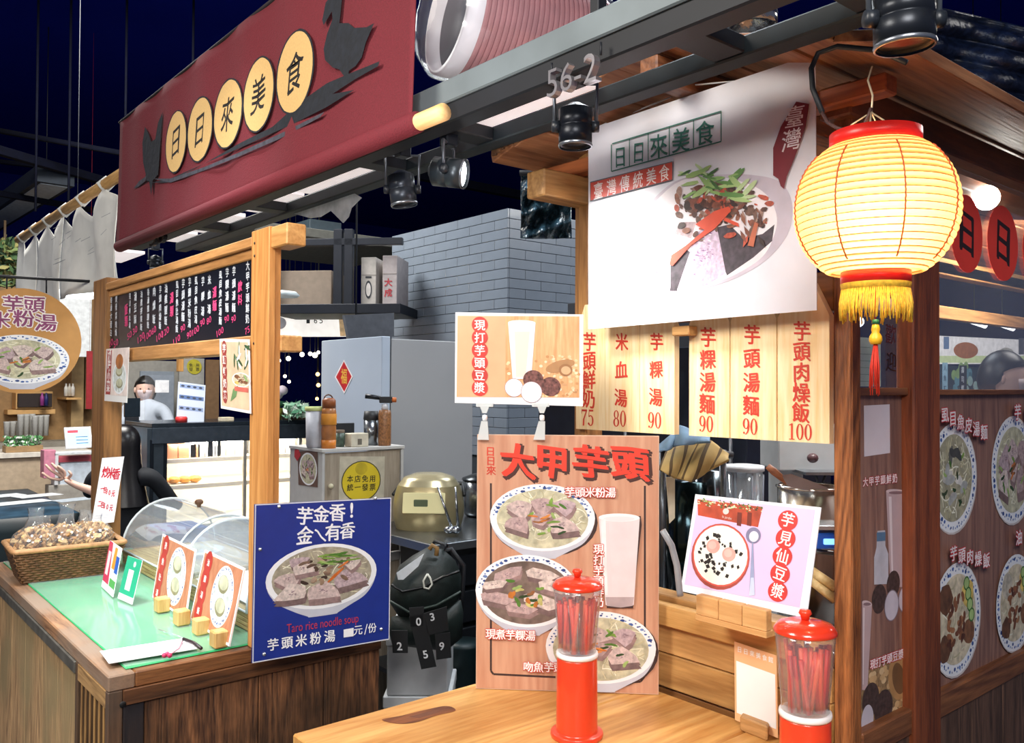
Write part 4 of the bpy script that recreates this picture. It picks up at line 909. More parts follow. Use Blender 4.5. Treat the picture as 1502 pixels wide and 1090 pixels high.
light('AREA', 'kiosk_fill', (1.85, 1.02, 1.9), 7, (1, .97, .92), .3, (1.85, 1.02, 1.0))  # added fill light, brightens the worktop behind the serving window
light('AREA', 'kiosk_fill', (3.1, 1.0, 2.01), 12, (1, .95, .88), .3, (3.2, 1.25, 1.5))  # added fill hidden under the ridge, brightens the rear rails, no fixture
# printed panels of the side wall
pa = thing('drinks_wall_poster', 'narrow wood print panel with a tall taro drink between corner post and side post', 'poster', (1.4, .711, .95))
DW = wood('9c7464', '74524a', 'Z', .5, 6, bump=0)
P = Poster(pa, (1.319, .712, .945), (1.487, .712, .945), (1.319, .712, 1.487), back=DW, thick=.004)
def c7(x, y): return (1220+x/2.057, 560+y/2.057)
P.poly([c7(96, 72), c7(174, 68), c7(175, 215), c7(97, 226)], mat('e6dde4', .5, noise=.02))
RH = mat('c8323a', .6); WL = mat('f1e9ea', .6)
def drink(P, q, top_ry, c1='c3a9ac', c2='d6c0c2', c3_='8d7074'):
    P.poly(q, mat(c1, .5, noise=.04)); (ax, ay), (bx_, by_) = q[0], q[1]
    P.poly([((ax+bx_)/2+(bx_-ax)/2*cos(t), (ay+by_)/2+top_ry*sin(t)+(by_-ay)/2*cos(t)) for t in [2*pi*k/20 for k in range(20)]], mat(c2, .5, noise=.02))
    P.poly([((ax+bx_)/2+(bx_-ax)*.38*cos(t), (ay+by_)/2+top_ry*.3+top_ry*.6*sin(t)) for t in [2*pi*k/20 for k in range(20)]], mat(c3_, .5, noise=.02))
    P.poly([(ax+(bx_-ax)*.12, ay+8), (ax+(bx_-ax)*.25, ay+8), (q[3][0]+(q[2][0]-q[3][0])*.25, q[3][1]-8), (q[3][0]+(q[2][0]-q[3][0])*.12, q[3][1]-8)], mat('e4d4d6', .5, noise=0))
drink(P, [c7(163, 330), c7(228, 335), c7(212, 620), c7(176, 618)], 4)
P.poly([c7(137, 450), c7(160, 448), c7(161, 495), c7(170, 520), c7(170, 610), c7(127, 612), c7(127, 530), c7(134, 500)], mat('c9c6d0', .4)); P.poly([c7(135, 455), c7(161, 453), c7(161, 480), c7(135, 482)], mat('5f7f9f'))
TB = mat('4a3632', .7, noise=.35, scale=120); TW = mat('cfc6d2', .6, noise=.08)
for x, y, r in ((142, 655, 22), (185, 610, 20)): P.ell(*c7(x, y), r/2.057, r*2.0/2.057, TB)
for x, y, r in ((180, 675, 20), (219, 655, 17)): P.ell(*c7(x, y), (r+2)/2.057, (r*2.2+3)/2.057, mat('8d7f8c')); P.ell(*c7(x, y), r/2.057, r*2.2/2.057, TW)
P.poly([c7(110, 870), c7(240, 815), c7(240, 1010), c7(88, 1045), c7(88, 940)], mat('9a7a55', .7, noise=.3, scale=130))
for k in range(60): x, y = rnd.uniform(115, 235), rnd.uniform(865, 1010); P.ell(*c7(x, y), 3.6, 5, mat(rnd.choice(('cfa878', 'b98f60', 'dab98c')), .6), n=10)
P.ell(*c7(200, 890), 14, 36, mat('b98a58'), rot=.5); P.ell(*c7(200, 895), 8, 26, mat('7a5636'), rot=.5)
drink(P, [c7(90, 665), c7(120, 672), c7(106, 930), c7(90, 930)], 4)
for x, y, r in ((116, 960, 26), (155, 985, 28)): P.ell(*c7(x, y), r/2.057, r*2/2.057, TB)
P.ell(*c7(106, 1020), 9, 22, TW)
P.col('大甲芋頭鮮奶', c7(100, 303), c7(188, 292), 12.5, WL, ws=1.1, bold=.03, halo=RH); P.col('現打芋頭豆漿', c7(122, 852), c7(206, 822), 13.5, WL, ws=1.1, bold=.03, halo=RH)
P.done()
pb = thing('dishes_wall_poster', 'wide dark wood print panel with four blue rimmed bowls below the side glass', 'poster', (2.1, .711, .95))
P = Poster(pb, (1.592, .712, .945), (2.62, .712, .945), (1.592, .712, 1.487), back=DW, thick=.004)
for (x, y), rr_, kd, sd in (((366, 290), 165, 'fish', 1), ((545, 265), 162, 'noodle', 2), ((372, 715), 170, 'meat', 3), ((548, 665), 145, 'meat', 8)):
    u, v, a, b = P.S(*c7(x, y)); R_ = rr_/2.057*b; P.ell_uv(u+.002, v-.002, R_*1.02, R_*1.02, mat('cfc6c4')); food(P, u, v, R_, R_, random.Random(sd), kd, True, body=False)
u = P.S(*c7(430, 715))[0]
for i in range(3):   # further bowls of the same print, past the frame
    for vv, kd in ((.36, 'noodle'), (.15, 'meat')): food(P, .52+i*.19, vv, .08, .08, random.Random(20+i), kd, True, body=False)
P.col('虱目魚皮湯麵', c7(322, 100), c7(440, 152), 20, WL, ws=1.1, bold=.03, halo=RH)
P.col('芋粿湯麵', c7(542, 92), c7(640, 118), 21, WL, ws=1.1, bold=.03, halo=RH)
P.col('芋頭肉燥飯', c7(347, 516), c7(446, 536), 20, WL, ws=1.1, bold=.03, halo=RH)
P.col('油雞腿飯', c7(545, 468), c7(640, 480), 20, WL, ws=1.1, bold=.03, halo=RH)
P.col('(本食品圖片僅供參考)', c7(494, 862), c7(690, 775), 12, WL, ws=1.1, bold=.03, halo=mat('a32e36'))
P.done()
# writing on the glass
gl = thing('glass_decals', 'three red oval stickers with black brush characters on the kiosk side glass', 'sticker', (1.8, .712, 1.78))
P = Poster(gl, (1.6, .7155, 1.5), (2.6, .7155, 1.5), (1.6, .7155, 1.9), noboard=True)
for cx, cy, rx, ry, c in ((1418, 343, 24, 57, '日'), (1471, 357, 23, 55, '日'), (1522, 371, 22, 54, '來')):
    u, v, a, b = P.S(cx, cy); hh = ry*b; P.ell_uv(u, v, rx*a*.98, hh, mat('ee4030', .6, noise=.03)); P.ch(c, cx, cy, ry*1.05, mat('2a1714', .6), ws=1.0, bold=.045, shear=.06, curvy=.07)
P.done('oval', 'character')
gl = thing('glass_lettering', 'dark red brush characters on the narrow glass behind the lantern tassel', 'sticker', (1.4, .712, 1.6))
P = Poster(gl, (1.319, .7155, 1.5), (1.487, .7155, 1.5), (1.319, .7155, 1.9), noboard=True)
P.ch('歡', 1306, 490, 27, mat('5e1c1c'), ws=1.1, bold=.0, curvy=.05); P.ch('迎', 1307, 532, 26, mat('3a1512'), ws=1.1, bold=.02, curvy=.05); P.done()
gl = thing('pale_notice_sheet', 'pale green paper sheet stuck low behind the narrow kiosk glass', 'notice', (1.4, .725, 1.5))
P = Poster(gl, (1.33, .728, 1.502), (1.445, .728, 1.502), (1.33, .728, 1.585), back=mat('cfdcc0', .6, noise=.05), thick=.001)
for k in range(6): P.rect(.012, .008+k*.0115, .1-.01*(k % 3), .0095+k*.0115, mat('a8bb9c'))
P.done()

# ------------------------------------------------------------------ big white food banner
FX = WX-.055
a_, b_, c_ = on_x(863, 483, FX), on_x(1198, 455, FX), on_x(863, 190, FX)
t = thing('white_food_banner', 'large white banner with green boxed characters and a taro bowl tied across the kiosk gable', 'banner', a_)
P = Poster(t, a_, b_, c_, .0015, mat('dcdce4', .35, noise=.02)); 
GRN = mat('2f6f62', .6, noise=.1)
def c3(x, y): return (840+x/2.868, 120+y/2.868)
# bowl
WB = mat('d9d6de', .4, noise=.03)
P.poly([c3(*p) for p in smooth(((250, 600), (185, 745), (210, 800), (260, 850), (340, 880), (430, 884), (560, 868), (700, 820), (820, 745), (900, 650), (925, 560), (915, 480), (870, 420), (780, 395), (640, 390), (430, 420)))], mat('c9bfcc', .4, noise=.12, scale=12))
P.poly([c3(*p) for p in smooth(((255, 620), (190, 745), (215, 795), (265, 845), (340, 874), (430, 878), (550, 860), (690, 808), (800, 735), (850, 640), (858, 560), (820, 480), (740, 430), (600, 400), (430, 430)))], mat('ece6ea', .4, noise=.1, scale=14))
rr = random.Random(21)
TA = [mat(x, .5, noise=.25, scale=110) for x in ('dccbdc', 'd2bcd2', 'e6d8e2')]
def pq(pts, m): P.poly([c3(*p) for p in pts], m)
def pb(x, y, e, asp, t_, m, n=10):
    P.poly([c3(x+e*cos(q)*rr.uniform(.85, 1.15)*cos(t_)-e*asp*sin(q)*sin(t_), y+e*cos(q)*sin(t_)+e*asp*sin(q)*rr.uniform(.8, 1.2)*cos(t_)) for q in [2*pi*k/n for k in range(n)]], m)
DKG = mat('4a4048', .5, noise=.3, scale=90)
pq([(598, 615), (660, 600), (720, 660), (800, 640), (850, 600), (840, 670), (760, 740), (650, 815), (620, 740)], DKG)
pq([(412, 760), (470, 700), (500, 720), (440, 880), (410, 880)], DKG); pq([(182, 735), (300, 680), (260, 800), (240, 830), (200, 790)], mat('7d7080', .5, noise=.2))
pq([(200, 730), (290, 600), (345, 650), (300, 700), (215, 775)], TA[2])
pq([(250, 815), (310, 640), (415, 620), (412, 870), (330, 870), (262, 850)], TA[0]); pq([(440, 875), (520, 640), (600, 570), (645, 805), (560, 860)], TA[1])
pq([(430, 640), (450, 590), (520, 590), (500, 660)], mat('b8a0a4', .5, noise=.3, scale=80))
for k in range(150):
    tri = rr.choice((((262, 840), (330, 660), (405, 640), (405, 865)), ((450, 868), (540, 640), (600, 590), (635, 800)))); w4 = [rr.random() for _ in tri]; s4 = sum(w4)
    x = sum(p[0]*q for p, q in zip(tri, w4))/s4; y = sum(p[1]*q for p, q in zip(tri, w4))/s4; e = rr.uniform(2, 7); pq([(x-e, y), (x, y-e*.5), (x+e, y+e*.3), (x, y+e*.6)], mat(rr.choice(('a583a6', '93709a', 'f0e8ee', 'b79ab6')), .5, noise=0))
MB6 = ('5d3a30', '7d4a3a', '3c2a26', '94604a', '6e5246', 'a9887a', 'b5503a')
for k in range(240):
    x = rr.gauss(620, 105); y = rr.gauss(505, 60)
    if y > 420+abs(x-620)*.25 and x < 830 and x > 430: pb(x, y, rr.uniform(8, 26), rr.uniform(.35, .7), rr.uniform(0, pi), mat(rr.choice(MB6), .5, noise=.3, scale=120))
for k in range(34):
    x = rr.uniform(450, 760); y = 400+rr.uniform(-40, 60)+abs(x-560)*.25; e = rr.uniform(22, 55); t_ = rr.uniform(-.9, .9); pb(x, y, e, .2, t_, mat(rr.choice(('8fb36a', 'b9cf9a', '5f8a4a', 'a3c07c', '456b3a')), .5, noise=.1))
for k in range(10): x, y = rr.uniform(700, 800), rr.uniform(560, 690); e = 30; t_ = rr.uniform(.8, 2); c_, s_ = cos(t_), sin(t_); pq([(x-e*c_, y-e*s_), (x+e*.3*s_, y-e*.3*c_), (x+e*c_, y+e*s_), (x-e*.3*s_, y+e*.3*c_)], mat(rr.choice(MB6), .5, noise=.2))
CAR = mat('d9543a', .5, noise=.12)
pq([(420, 730), (480, 690), (600, 590), (665, 528), (670, 545), (600, 620), (500, 690), (425, 775), (412, 770)], CAR); pq([(520, 600), (600, 545), (660, 525), (668, 545), (560, 625)], CAR); pq([(640, 570), (700, 595), (705, 612), (640, 585)], CAR)
pq([(740, 690), (770, 590), (785, 600), (765, 695)], mat('b8664a', .5))
# boxed name and red strip
P.line([c3(170, 262), c3(630, 125)], 1.8, GRN); P.line([c3(168, 378), c3(630, 252)], 1.8, GRN)
for x, y0_, y1_ in ((167, 265, 378), (243, 243, 355), (322, 218, 333), (411, 190, 310), (513, 162, 280), (629, 125, 250)): P.line([c3(x, y0_), c3(x, y1_)], 1.8, GRN)
for c, x, y in (('日', 204, 318), ('日', 282, 298), ('來', 366, 272), ('美', 460, 248), ('食', 560, 216)): P.ch(c, *c3(x, y), 29 if c in '日' else 34, GRN, ws=.78 if c == '日' else .9, bold=.012, curvy=.04)
pq([(78, 422), (425, 335), (425, 415), (78, 505)], mat('55606a')); pq([(80, 426), (423, 339), (423, 412), (80, 500)], mat('c2402c', .5, noise=.05))
P.col('臺灣傳統美食', c3(112, 462), c3(390, 388), 22, mat('f3e6e2'), ws=.8, bold=.012, curvy=.04)
pq([(945, 85), (1000, 95), (985, 190), (935, 330), (905, 400), (893, 452), (880, 440), (870, 410), (848, 395), (848, 280), (880, 190)], mat('7a1f2c', .6, noise=.1))
P.ch('臺', *c3(938, 150), 29, mat('e8dde0'), ws=1.0, bold=.01, shear=.1, curvy=.03); P.ch('灣', *c3(925, 248), 29, mat('e8dde0'), ws=1.0, bold=.01, shear=.1, curvy=.03)
P.done()
MB().tube([on_x(871, 189, FX), on_x(900, 176, FX+.02), on_x(985, 142, FX+.06)], .0016, 5).build('white_tie', mat('e6e6e6'), t)
MB().tube([on_x(1015, 125, FX), on_x(1100, 117, FX+.02)], .0016, 5).build('white_tie', mat('e6e6e6'), t)

# ------------------------------------------------------------------ wooden price boards
SX = WX-.012
def ringp(P, cx, cy, rx, ry, tx_, ty_, m, a0=0, a1=2*pi, n=22):
    z = P.lift(); vs = []; 
    for k in range(n+1): t = a0+(a1-a0)*k/n; vs += [P.P(cx+rx*cos(t), cy+ry*sin(t), z), P.P(cx+(rx-tx_)*cos(t), cy+(ry-ty_)*sin(t), z)]
    P.tx.add(vs, [[2*k, 2*k+1, 2*k+3, 2*k+2] for k in range(n)], m)
def digit(P, d, cx, cy, h, m):
    w_ = h*.5; S_ = lambda pts: P.poly_uv([(cx+x*w_, cy+y*h) for x, y in pts], m, True)
    tk, tn_ = w_*.26, h*.05
    if d == '0': ringp(P, cx, cy, w_*.5, h*.5, tk, tn_, m)
    if d == '8': ringp(P, cx, cy+h*.24, w_*.42, h*.26, tk*.8, tn_, m); ringp(P, cx, cy-h*.24, w_*.5, h*.27, tk, tn_, m)
    if d == '9': ringp(P, cx, cy+h*.17, w_*.48, h*.33, tk, tn_, m); ringp(P, cx-w_*.12, cy+h*.05, w_*.62, h*.55, tk, tn_, m, -pi*.5, .35); P.ell_uv(cx-w_*.3, cy-h*.40, w_*.13, h*.07, m, tx=True)
    if d == '1': S_([(-.1, .5), (.14, .5), (.14, -.46), (-.1, -.46)]); S_([(-.34, .42), (-.34, .36), (.1, .44), (.1, .5)]); S_([(-.36, -.45), (.4, -.45), (.4, -.5), (-.36, -.5)])
    if d == '7': S_([(-.45, .5), (.5, .5), (.5, .38), (-.45, .38)]); S_([(.5, .42), (.3, .4), (-.2, -.1), (-.25, -.5), (.02, -.5), (.06, -.1)]); S_([(-.45, .5), (-.38, .5), (-.38, .24), (-.45, .24)])
    if d == '5': S_([(-.3, .5), (.45, .5), (.45, .39), (-.3, .39)]); S_([(-.3, .45), (-.22, .45), (-.28, .05), (-.36, .05)]); ringp(P, cx, cy-h*.17, w_*.5, h*.33, tk, tn_, m, -2.6, 2.3); P.ell_uv(cx-w_*.34, cy-h*.36, w_*.13, h*.07, m, tx=True)
RDW = mat('cf3a26', .6, noise=.12, scale=60)
def c2(x, y): return (840+x/3.851, 440+y/3.851)
PW = wood('f8e2b8', 'ecc98e', 'Z', .5, 7, bump=.05, rings=2)
for nm, xa, xb, ch_, pr, cx, ys_, py in (
    ('milk drink', 20, 182, '芋頭鮮奶', '75', 96, (240, 560), 665), ('rice blood soup', 183, 378, '米血湯', '80', 278, (240, 555), 670), ('taro cake soup', 380, 575, '芋粿湯', '90', 475, (240, 550), 680),
    ('taro cake noodle soup', 658, 885, '芋粿湯麵', '90', 766, (215, 590), 700), ('taro noodle soup', 892, 1150, '芋頭湯麵', '90', 1014, (200, 600), 715), ('taro meat rice', 1158, 1450, '芋頭肉燥飯', '100', 1296, (180, 640), 745)):
    ya, yb_ = on_x(*c2(xa, 400), SX).y, on_x(*c2(xb, 400), SX).y; z0_, z1_ = 1.409, 1.672; w_ = ya-yb_
    lab = {'milk drink': 'wooden price board at the far end, half hidden by the soy milk card, priced 75', 'rice blood soup': 'wooden price board with three red characters priced 80', 'taro cake soup': 'wooden price board priced 90 just before the gap and lintel block', 'taro cake noodle soup': 'wooden price board priced 90 right after the lintel block gap', 'taro noodle soup': 'wooden price board priced 90 directly beside the board priced 100', 'taro meat rice': 'wooden price board with five red characters priced 100 nearest the corner post'}[nm]
    t = thing('price_board', lab, 'sign', (SX, (ya+yb_)/2, z0_), group='wooden price boards under the banner')
    pts = [(SX, ya, z0_), (SX, yb_, z0_), (SX, yb_, z1_-.055), (SX, yb_+w_*.3, z1_), (SX, ya-w_*.3, z1_), (SX, ya, z1_-.055)]
    MB().prism(pts, (.014, 0, 0)).build('board', PW, t)
    P = Poster(t, (SX, ya, z0_), (SX, yb_, z0_), (SX, ya, z1_), noboard=True)
    n = len(ch_); hp = min(27, (ys_[1]-ys_[0])/3.851/(n-1)*.93)
    P.col(ch_, c2(cx, ys_[0]), c2(cx-6, ys_[1]), hp if n > 3 else 24, RDW, ws=.95, bold=.035, curvy=.03)
    u, v, a, b = P.S(*c2(cx-12, py)); hh = 92/3.851*b; stp = hh*.56
    for i, d in enumerate(pr): digit(P, d, u+(i-(len(pr)-1)/2)*stp, v, hh, RDW)
    P.done(); MB().lathe([(.0001, .003), (.003, .002), (.003, 0)], (SX, (ya+yb_)/2, z1_-.018), (-1, 0, 0), 8).build('nail', mat('2a2522', .4, metal=.6), t)

# ------------------------------------------------------------------ lantern
lx, ly, lz = 1.05, .5375, 0; c = on_x(1284, 308, 1.05); ly, lz = c.y, c.z
R_ = .0965; HZ = .081
t = thing('paper_lantern', 'glowing yellow ribbed paper lantern with red rims and gold fringe hanging at the kiosk corner', 'lantern', (lx, ly, lz-HZ))
pr = []; n_ = 22
for k in range(n_*4+1):
    q = k/(n_*4); th_ = .52+(pi-1.04)*q; ph = q*n_ % 1.0; bulge = .0028*sin(pi*ph)**.6
    rr_ = R_*sin(th_)**.85+bulge; pr.append((rr_, HZ*cos(th_)/cos(.52)))
pm = bpy.data.materials.new('lantern_paper'); pm.use_nodes = True; nt = pm.node_tree
for n in list(nt.nodes): nt.nodes.remove(n)
o_ = nt.nodes.new('ShaderNodeOutputMaterial'); tr = nt.nodes.new('ShaderNodeBsdfTranslucent'); df = nt.nodes.new('ShaderNodeBsdfDiffuse'); mx = nt.nodes.new('ShaderNodeMixShader'); em = nt.nodes.new('ShaderNodeEmission'); ad = nt.nodes.new('ShaderNodeAddShader')
tr.inputs[0].default_value = (1, .56, .24, 1); df.inputs[0].default_value = (.95, .55, .2, 1); mx.inputs[0].default_value = .75; em.inputs[0].default_value = (1, .5, .12, 1); em.inputs[1].default_value = .3
nt.links.new(df.outputs[0], mx.inputs[1]); nt.links.new(tr.outputs[0], mx.inputs[2]); nt.links.new(mx.outputs[0], ad.inputs[0]); nt.links.new(em.outputs[0], ad.inputs[1]); nt.links.new(ad.outputs[0], o_.inputs[0])
MB().lathe(pr, (lx, ly, lz), n=48).build('paper_shade', pm, t)
wm = mat('c8651e', .6, noise=.1)
for k in range(1, n_): 
    q = k/n_; th_ = .52+(pi-1.04)*q; rr_ = R_*sin(th_)**.85; z_ = lz+HZ*cos(th_)/cos(.52); MB().tube([(lx+rr_*cos(a), ly+rr_*sin(a), z_) for a in [2*pi*j/40 for j in range(40)]], .0007, 4, closed=True).build('rib', wm, t)
base_a = math.atan2(-ly, -lx)
for j in range(8):
    a = base_a+.33+j*pi/4; MB().tube([(lx+(R_*sin(.52+(pi-1.04)*q)**.85+.003+.0012*(k % 2))*cos(a), ly+(R_*sin(.52+(pi-1.04)*q)**.85+.003+.0012*(k % 2))*sin(a), lz+HZ*cos(.52+(pi-1.04)*q)/cos(.52)) for k, q in enumerate([.1+.8*i/44 for i in range(45)])], .0010, 5).build('seam', mat('a8471a', .6), t)
RR = mat('d8231c', .35, noise=.03)
rt = pr[0][0]; zt_ = lz+pr[0][1]
MB().lathe([(rt-.004, -.002), (rt+.002, -.002), (rt+.002, .017), (rt-.002, .018), (rt-.002, -.002)], (lx, ly, zt_), n=40).build('top_rim', RR, t)
zb_ = lz+pr[-1][1]; rb = .040
MB().lathe([(rb-.003, .002), (rb+.002, .002), (rb+.002, -.013), (rb-.002, -.013), (rb-.003, .002)], (lx, ly, zb_), n=40).build('bottom_rim', RR, t)
MB().lathe([(rt, .004), (rb, .002)], (lx, ly, zb_), n=32).build('bottom_neck', pm, t)
fr_ = MB(); gd = mat('f2c23c', .6, noise=.2, scale=200)
MB().lathe([(rb+.002, -.013), (rb+.001, -.021), (rb-.001, -.021)], (lx, ly, zb_), n=40).build('fringe_band', gd, t)
for k in range(110):
    a = 2*pi*k/110; l_ = .036+rnd.uniform(-.006, .008); w1 = rnd.uniform(-.1, .1); fr_.tube([(lx+rb*cos(a), ly+rb*sin(a), zb_-.019), (lx+(rb+.003)*cos(a+w1*.5), ly+(rb+.003)*sin(a+w1*.5), zb_-.019-l_*.6), (lx+(rb+.002)*cos(a+w1), ly+(rb+.002)*sin(a+w1), zb_-.019-l_)], .0009, 4)
o = fr_.build('fringe', gd, t); o['kind'] = 'stuff'
MB().tube([(lx, ly, zb_), (lx, ly, zb_-.062)], .0008, 4).build('tassel_cord', RR, t)
MB().lathe([(.0001, 0), (.004, -.001), (.0055, -.007), (.0045, -.011), (.0075, -.016), (.008, -.021), (.006, -.026), (.0001, -.026)], (lx, ly, zb_-.064), n=16).build('gourd', mat('e8b324', .4), t)
MB().lathe([(.0001, 0), (.004, -.001), (.0045, -.006), (.0001, -.006)], (lx, ly, zb_-.058), n=12).build('bead', mat('2f7a4a', .4), t)
ts = MB()
for k in range(26): a = 2*pi*k/26; q = rnd.uniform(.002, .007); ts.tube([(lx+.002*cos(a), ly+.002*sin(a), zb_-.088), (lx+q*cos(a), ly+q*sin(a), zb_-.118), (lx+q*1.1*cos(a+.2), ly+q*1.1*sin(a+.2), zb_-.138-rnd.uniform(0, .018))], .0006, 4)
o = ts.build('tassel', mat('d5331f', .6), t); o['kind'] = 'stuff'
HX_, HY_ = on_x(1278, 165, 1.05).y, on_x(1278, 165, 1.05).z; hk = Vector((lx, HX_, HY_)); wr = mat('d9c4a0', .4, metal=.4)
for q in (on_x(1222, 213, 1.05), on_x(1337, 216, 1.05), on_x(1275, 205, 1.02), on_x(1290, 203, 1.08)): MB().tube([hk, hk+(q-hk)*.5+Vector((0, 0, .006)), q], .0011, 5).build('wire', wr, t)
MB().tube([hk-Vector((0, 0, .002)), on_x(1280, 140, 1.06), on_x(1273, 118, 1.07), on_x(1276, 108, 1.09), on_x(1279, 98, 1.12)], .0013, 6).build('hook_wire', wr, t)
light('POINT', 'lantern_bulb', (lx-.034, ly-.018, lz-.022), 1.0, (1, .84, .58), .022)
MB().ball((lx-.0, ly, lz-.0), .018, 12, 8).build('bulb', mat('fff2d0', .3, noise=0, emit=6), t)
cb = [on_x(1330, 92, 1.13), on_x(1290, 74, 1.12), on_x(1228, 68, 1.10), on_x(1200, 78, 1.09), on_x(1190, 100, 1.08), on_x(1192, 130, 1.08), on_x(1206, 165, 1.07)]
one('black_cable', MB().tube(cb, .0038, 8), mat('16181c', .5), 'thick black cable looping beside the lantern from the kiosk roof', 'cable')
one('twisted_wire', MB().tube([on_x(1206, 165, 1.07), on_x(1214, 180, 1.06), on_x(1228, 188, 1.055), on_x(1252, 192, 1.05), on_x(1266, 186, 1.05), on_x(1274, 170, 1.05), on_x(1278, 158, 1.05)], .0024, 6), mat('4a2f2c', .5, noise=.4, scale=300), 'thin twisted lamp wire drooping onto the top of the lantern', 'cable')

# ================================================================== front table and what stands on it
TZ = .92
tb = thing('front_table', 'pale yellow wood serving table in the foreground with a dark knot', 'table', (.97, .7, 0))
TW_ = wood('e2b06a', 'c08443', 'X', .38, 4, bump=.08); 
for k, (ya, yb_) in enumerate(((1.33, 1.10), (1.098, .86), (.858, .6), (.598, .35), (.348, .12))): MB().box((.642, yb_, TZ-.03), (1.27, ya, TZ)).build('top_plank', TW_, tb)
MB().box((.66, .15, TZ-.09), (1.26, 1.31, TZ-.031)).build('apron', wood('b98450', '8a5c34', 'X'), tb)
for x in (.67, 1.2):
    for y in (.16, 1.26): MB().box((x, y, 0), (x+.05, y+.05, TZ-.09)).build('leg', wood('b98450', '8a5c34', 'Z'), tb)
P = Poster(tb, (.642, .12, TZ), (1.27, .12, TZ), (.642, 1.33, TZ), noboard=True)
kn = wood('8a4f26', '5a2f14', 'X', .4, 9)
pts = [(560, 1056), (590, 1050), (622, 1042), (655, 1036), (668, 1043), (640, 1050), (610, 1060), (582, 1062)]; P.poly(smooth(pts), kn); P.poly([(600, 1052), (630, 1044), (652, 1040), (640, 1046), (615, 1054)], mat('6a3818')); P.done('knot')

# straw dispensers
def straws(c, lab, n, seed):
    rr = random.Random(seed); c = Vector(c); t = thing('straw_dispenser', lab, 'straw dispenser', c, group='red straw dispensers on the front table')
    RDD = mat('ea4222', .3, noise=.03, coat=.4)
    MB().lathe([(.0001, 0), (.043, 0), (.044, .004), (.0432, .0078), (.0425, .0085), (.0355, .0088), (.0346, .0092), (.0345, .012), (.0335, .128), (.033, .131), (.0001, .131)], c, n=36).build('base', RDD, t)
    MB().lathe([(.0001, .1315), (.0345, .1315), (.0352, .134), (.0345, .139), (.0001, .139)], c, n=36).build('collar', mat('f2ecea', .3, noise=0), t)
    MB().lathe([(.0001, .14), (.0315, .14), (.0325, .16), (.0395, .235), (.0402, .246), (.0392, .246), (.0385, .235), (.0315, .16), (.0305, .1415), (.0001, .1415)], c, n=40).build('clear_cup', glass('dispenser_plastic', (.97, .95, .95), .10, .03), t)
    MB().lathe([(.0001, .262), (.022, .261), (.036, .2565), (.0415, .250), (.0425, .246), (.0405, .2445), (.0001, .2445)], c, n=40).build('lid', mat('ea3d22', .22, noise=.02, coat=.6, alpha=.96), t)
    MB().lathe([(.0001, .276), (.007, .2755), (.009, .271), (.0065, .268), (.005, .262), (.0001, .262)], c, n=20).build('lid_knob', RDD, t)
    MB().tube([c+Vector((0, 0, .246)), c+Vector((0, 0, .142))], .0016, 6).build('lift_rod', mat('e9e4e2', .3), t)
    sm_ = {}
    for k in range(n):
        a = rr.uniform(0, 2*pi); r0 = .0285*sqrt(rr.random()); r0 = max(r0, .006); a2 = a+rr.uniform(-.5, .5); r1 = min(.034, r0+rr.uniform(0.0, .009)); p = c+Vector((r0*cos(a), r0*sin(a), .1418)); q = c+Vector((r1*cos(a2), r1*sin(a2), .1418+rr.uniform(.072, .088)))
        hx = ('e0301e', 'ee4a2c', 'c01e22', 'f2603e')[k % 4]; o = MB().tube([p, q], .0034, 6); one('straw', o, mat(hx, .45, noise=.08), ('bright red', 'orange red', 'dark crimson', 'pale red')[k % 4]+' wrapped straw in '+('the whole dispenser before the taro board' if n > 43 else 'the cut off dispenser near the corner post'), 'straw', 'red straws in '+('the far dispenser' if n > 43 else 'the near dispenser'))
d1 = on_z(846, 1079, TZ); straws((d1.x, d1.y, TZ), 'red straw dispenser standing whole in front of the large taro board', 46, 1)
d2 = at(1181, 940, 1.17); straws((d2.x, d2.y, TZ), 'red straw dispenser cut by the frame bottom beside the corner post', 42, 2)

# large taro board
a_, b_ = on_z(698, 1010, TZ+.001), on_z(966, 1019, TZ+.001); zt_ = at(700, 637, 1.648).z
t = thing('taro_menu_board', 'tall tan board with big red characters, three bowls and a drink, behind the straws', 'sign', (a_+b_)/2)
P = Poster(t, a_, b_, Vector((a_.x, a_.y, zt_)), .008, mat('d9b59c', .5)); P.full(wood('cf9f82', 'bd866a', 'Z', .45, 5, bump=0), .0015)
def c8(x, y): return (690+x/2.724, 630+y/2.725)
LB = mat('3d2a28', .6)
for q in (((82, 215), (82, 965), (92, 978), (340, 990)), ((697, 225), (697, 985), (680, 1008), (640, 1010))): P.line([c8(*p) for p in q], 3, LB)
SH = mat('4a2a24', .6); BR_ = mat('e0402c', .5, noise=.05)
for c, x, y, h, ws_ in (('大', 190, 130, 125, 1.0), ('甲', 325, 132, 125, 1.0), ('芋', 482, 135, 120, 1.1), ('頭', 638, 137, 124, 1.1)): P.ch(c, *c8(x, y), h/2.725, BR_, ws=ws_, bold=.055, shadow=SH, curvy=.05)
P.col('日日來', c8(80, 88), c8(83, 165), 13, mat('c8402e'), bold=.03)
for (x, y, rx, ry), kd, sd in (((287, 352, 210, 134), 'noodle', 31), ((225, 645, 205, 145), 'dark', 32)):
    u, v, a, b = P.S(*c8(x, y)); P.ell_uv(u+.004, v-.008, rx/2.724*a*1.01, ry/2.725*b*1.04, LB); food(P, u, v, rx/2.724*a, ry/2.725*b, random.Random(sd), kd, 'top')
u, v, a, b = P.S(*c8(520, 870)); P.ell_uv(u+.004, v-.006, 222/2.724*a, 148/2.725*b*1.03, LB); food(P, u, v, 220/2.724*a, 145/2.725*b, random.Random(33), 'noodle', 'top')
P.poly([c8(*p) for p in ((520, 350), (680, 345), (684, 380), (668, 520), (655, 620), (650, 712), (545, 712), (540, 640), (528, 500))], LB)
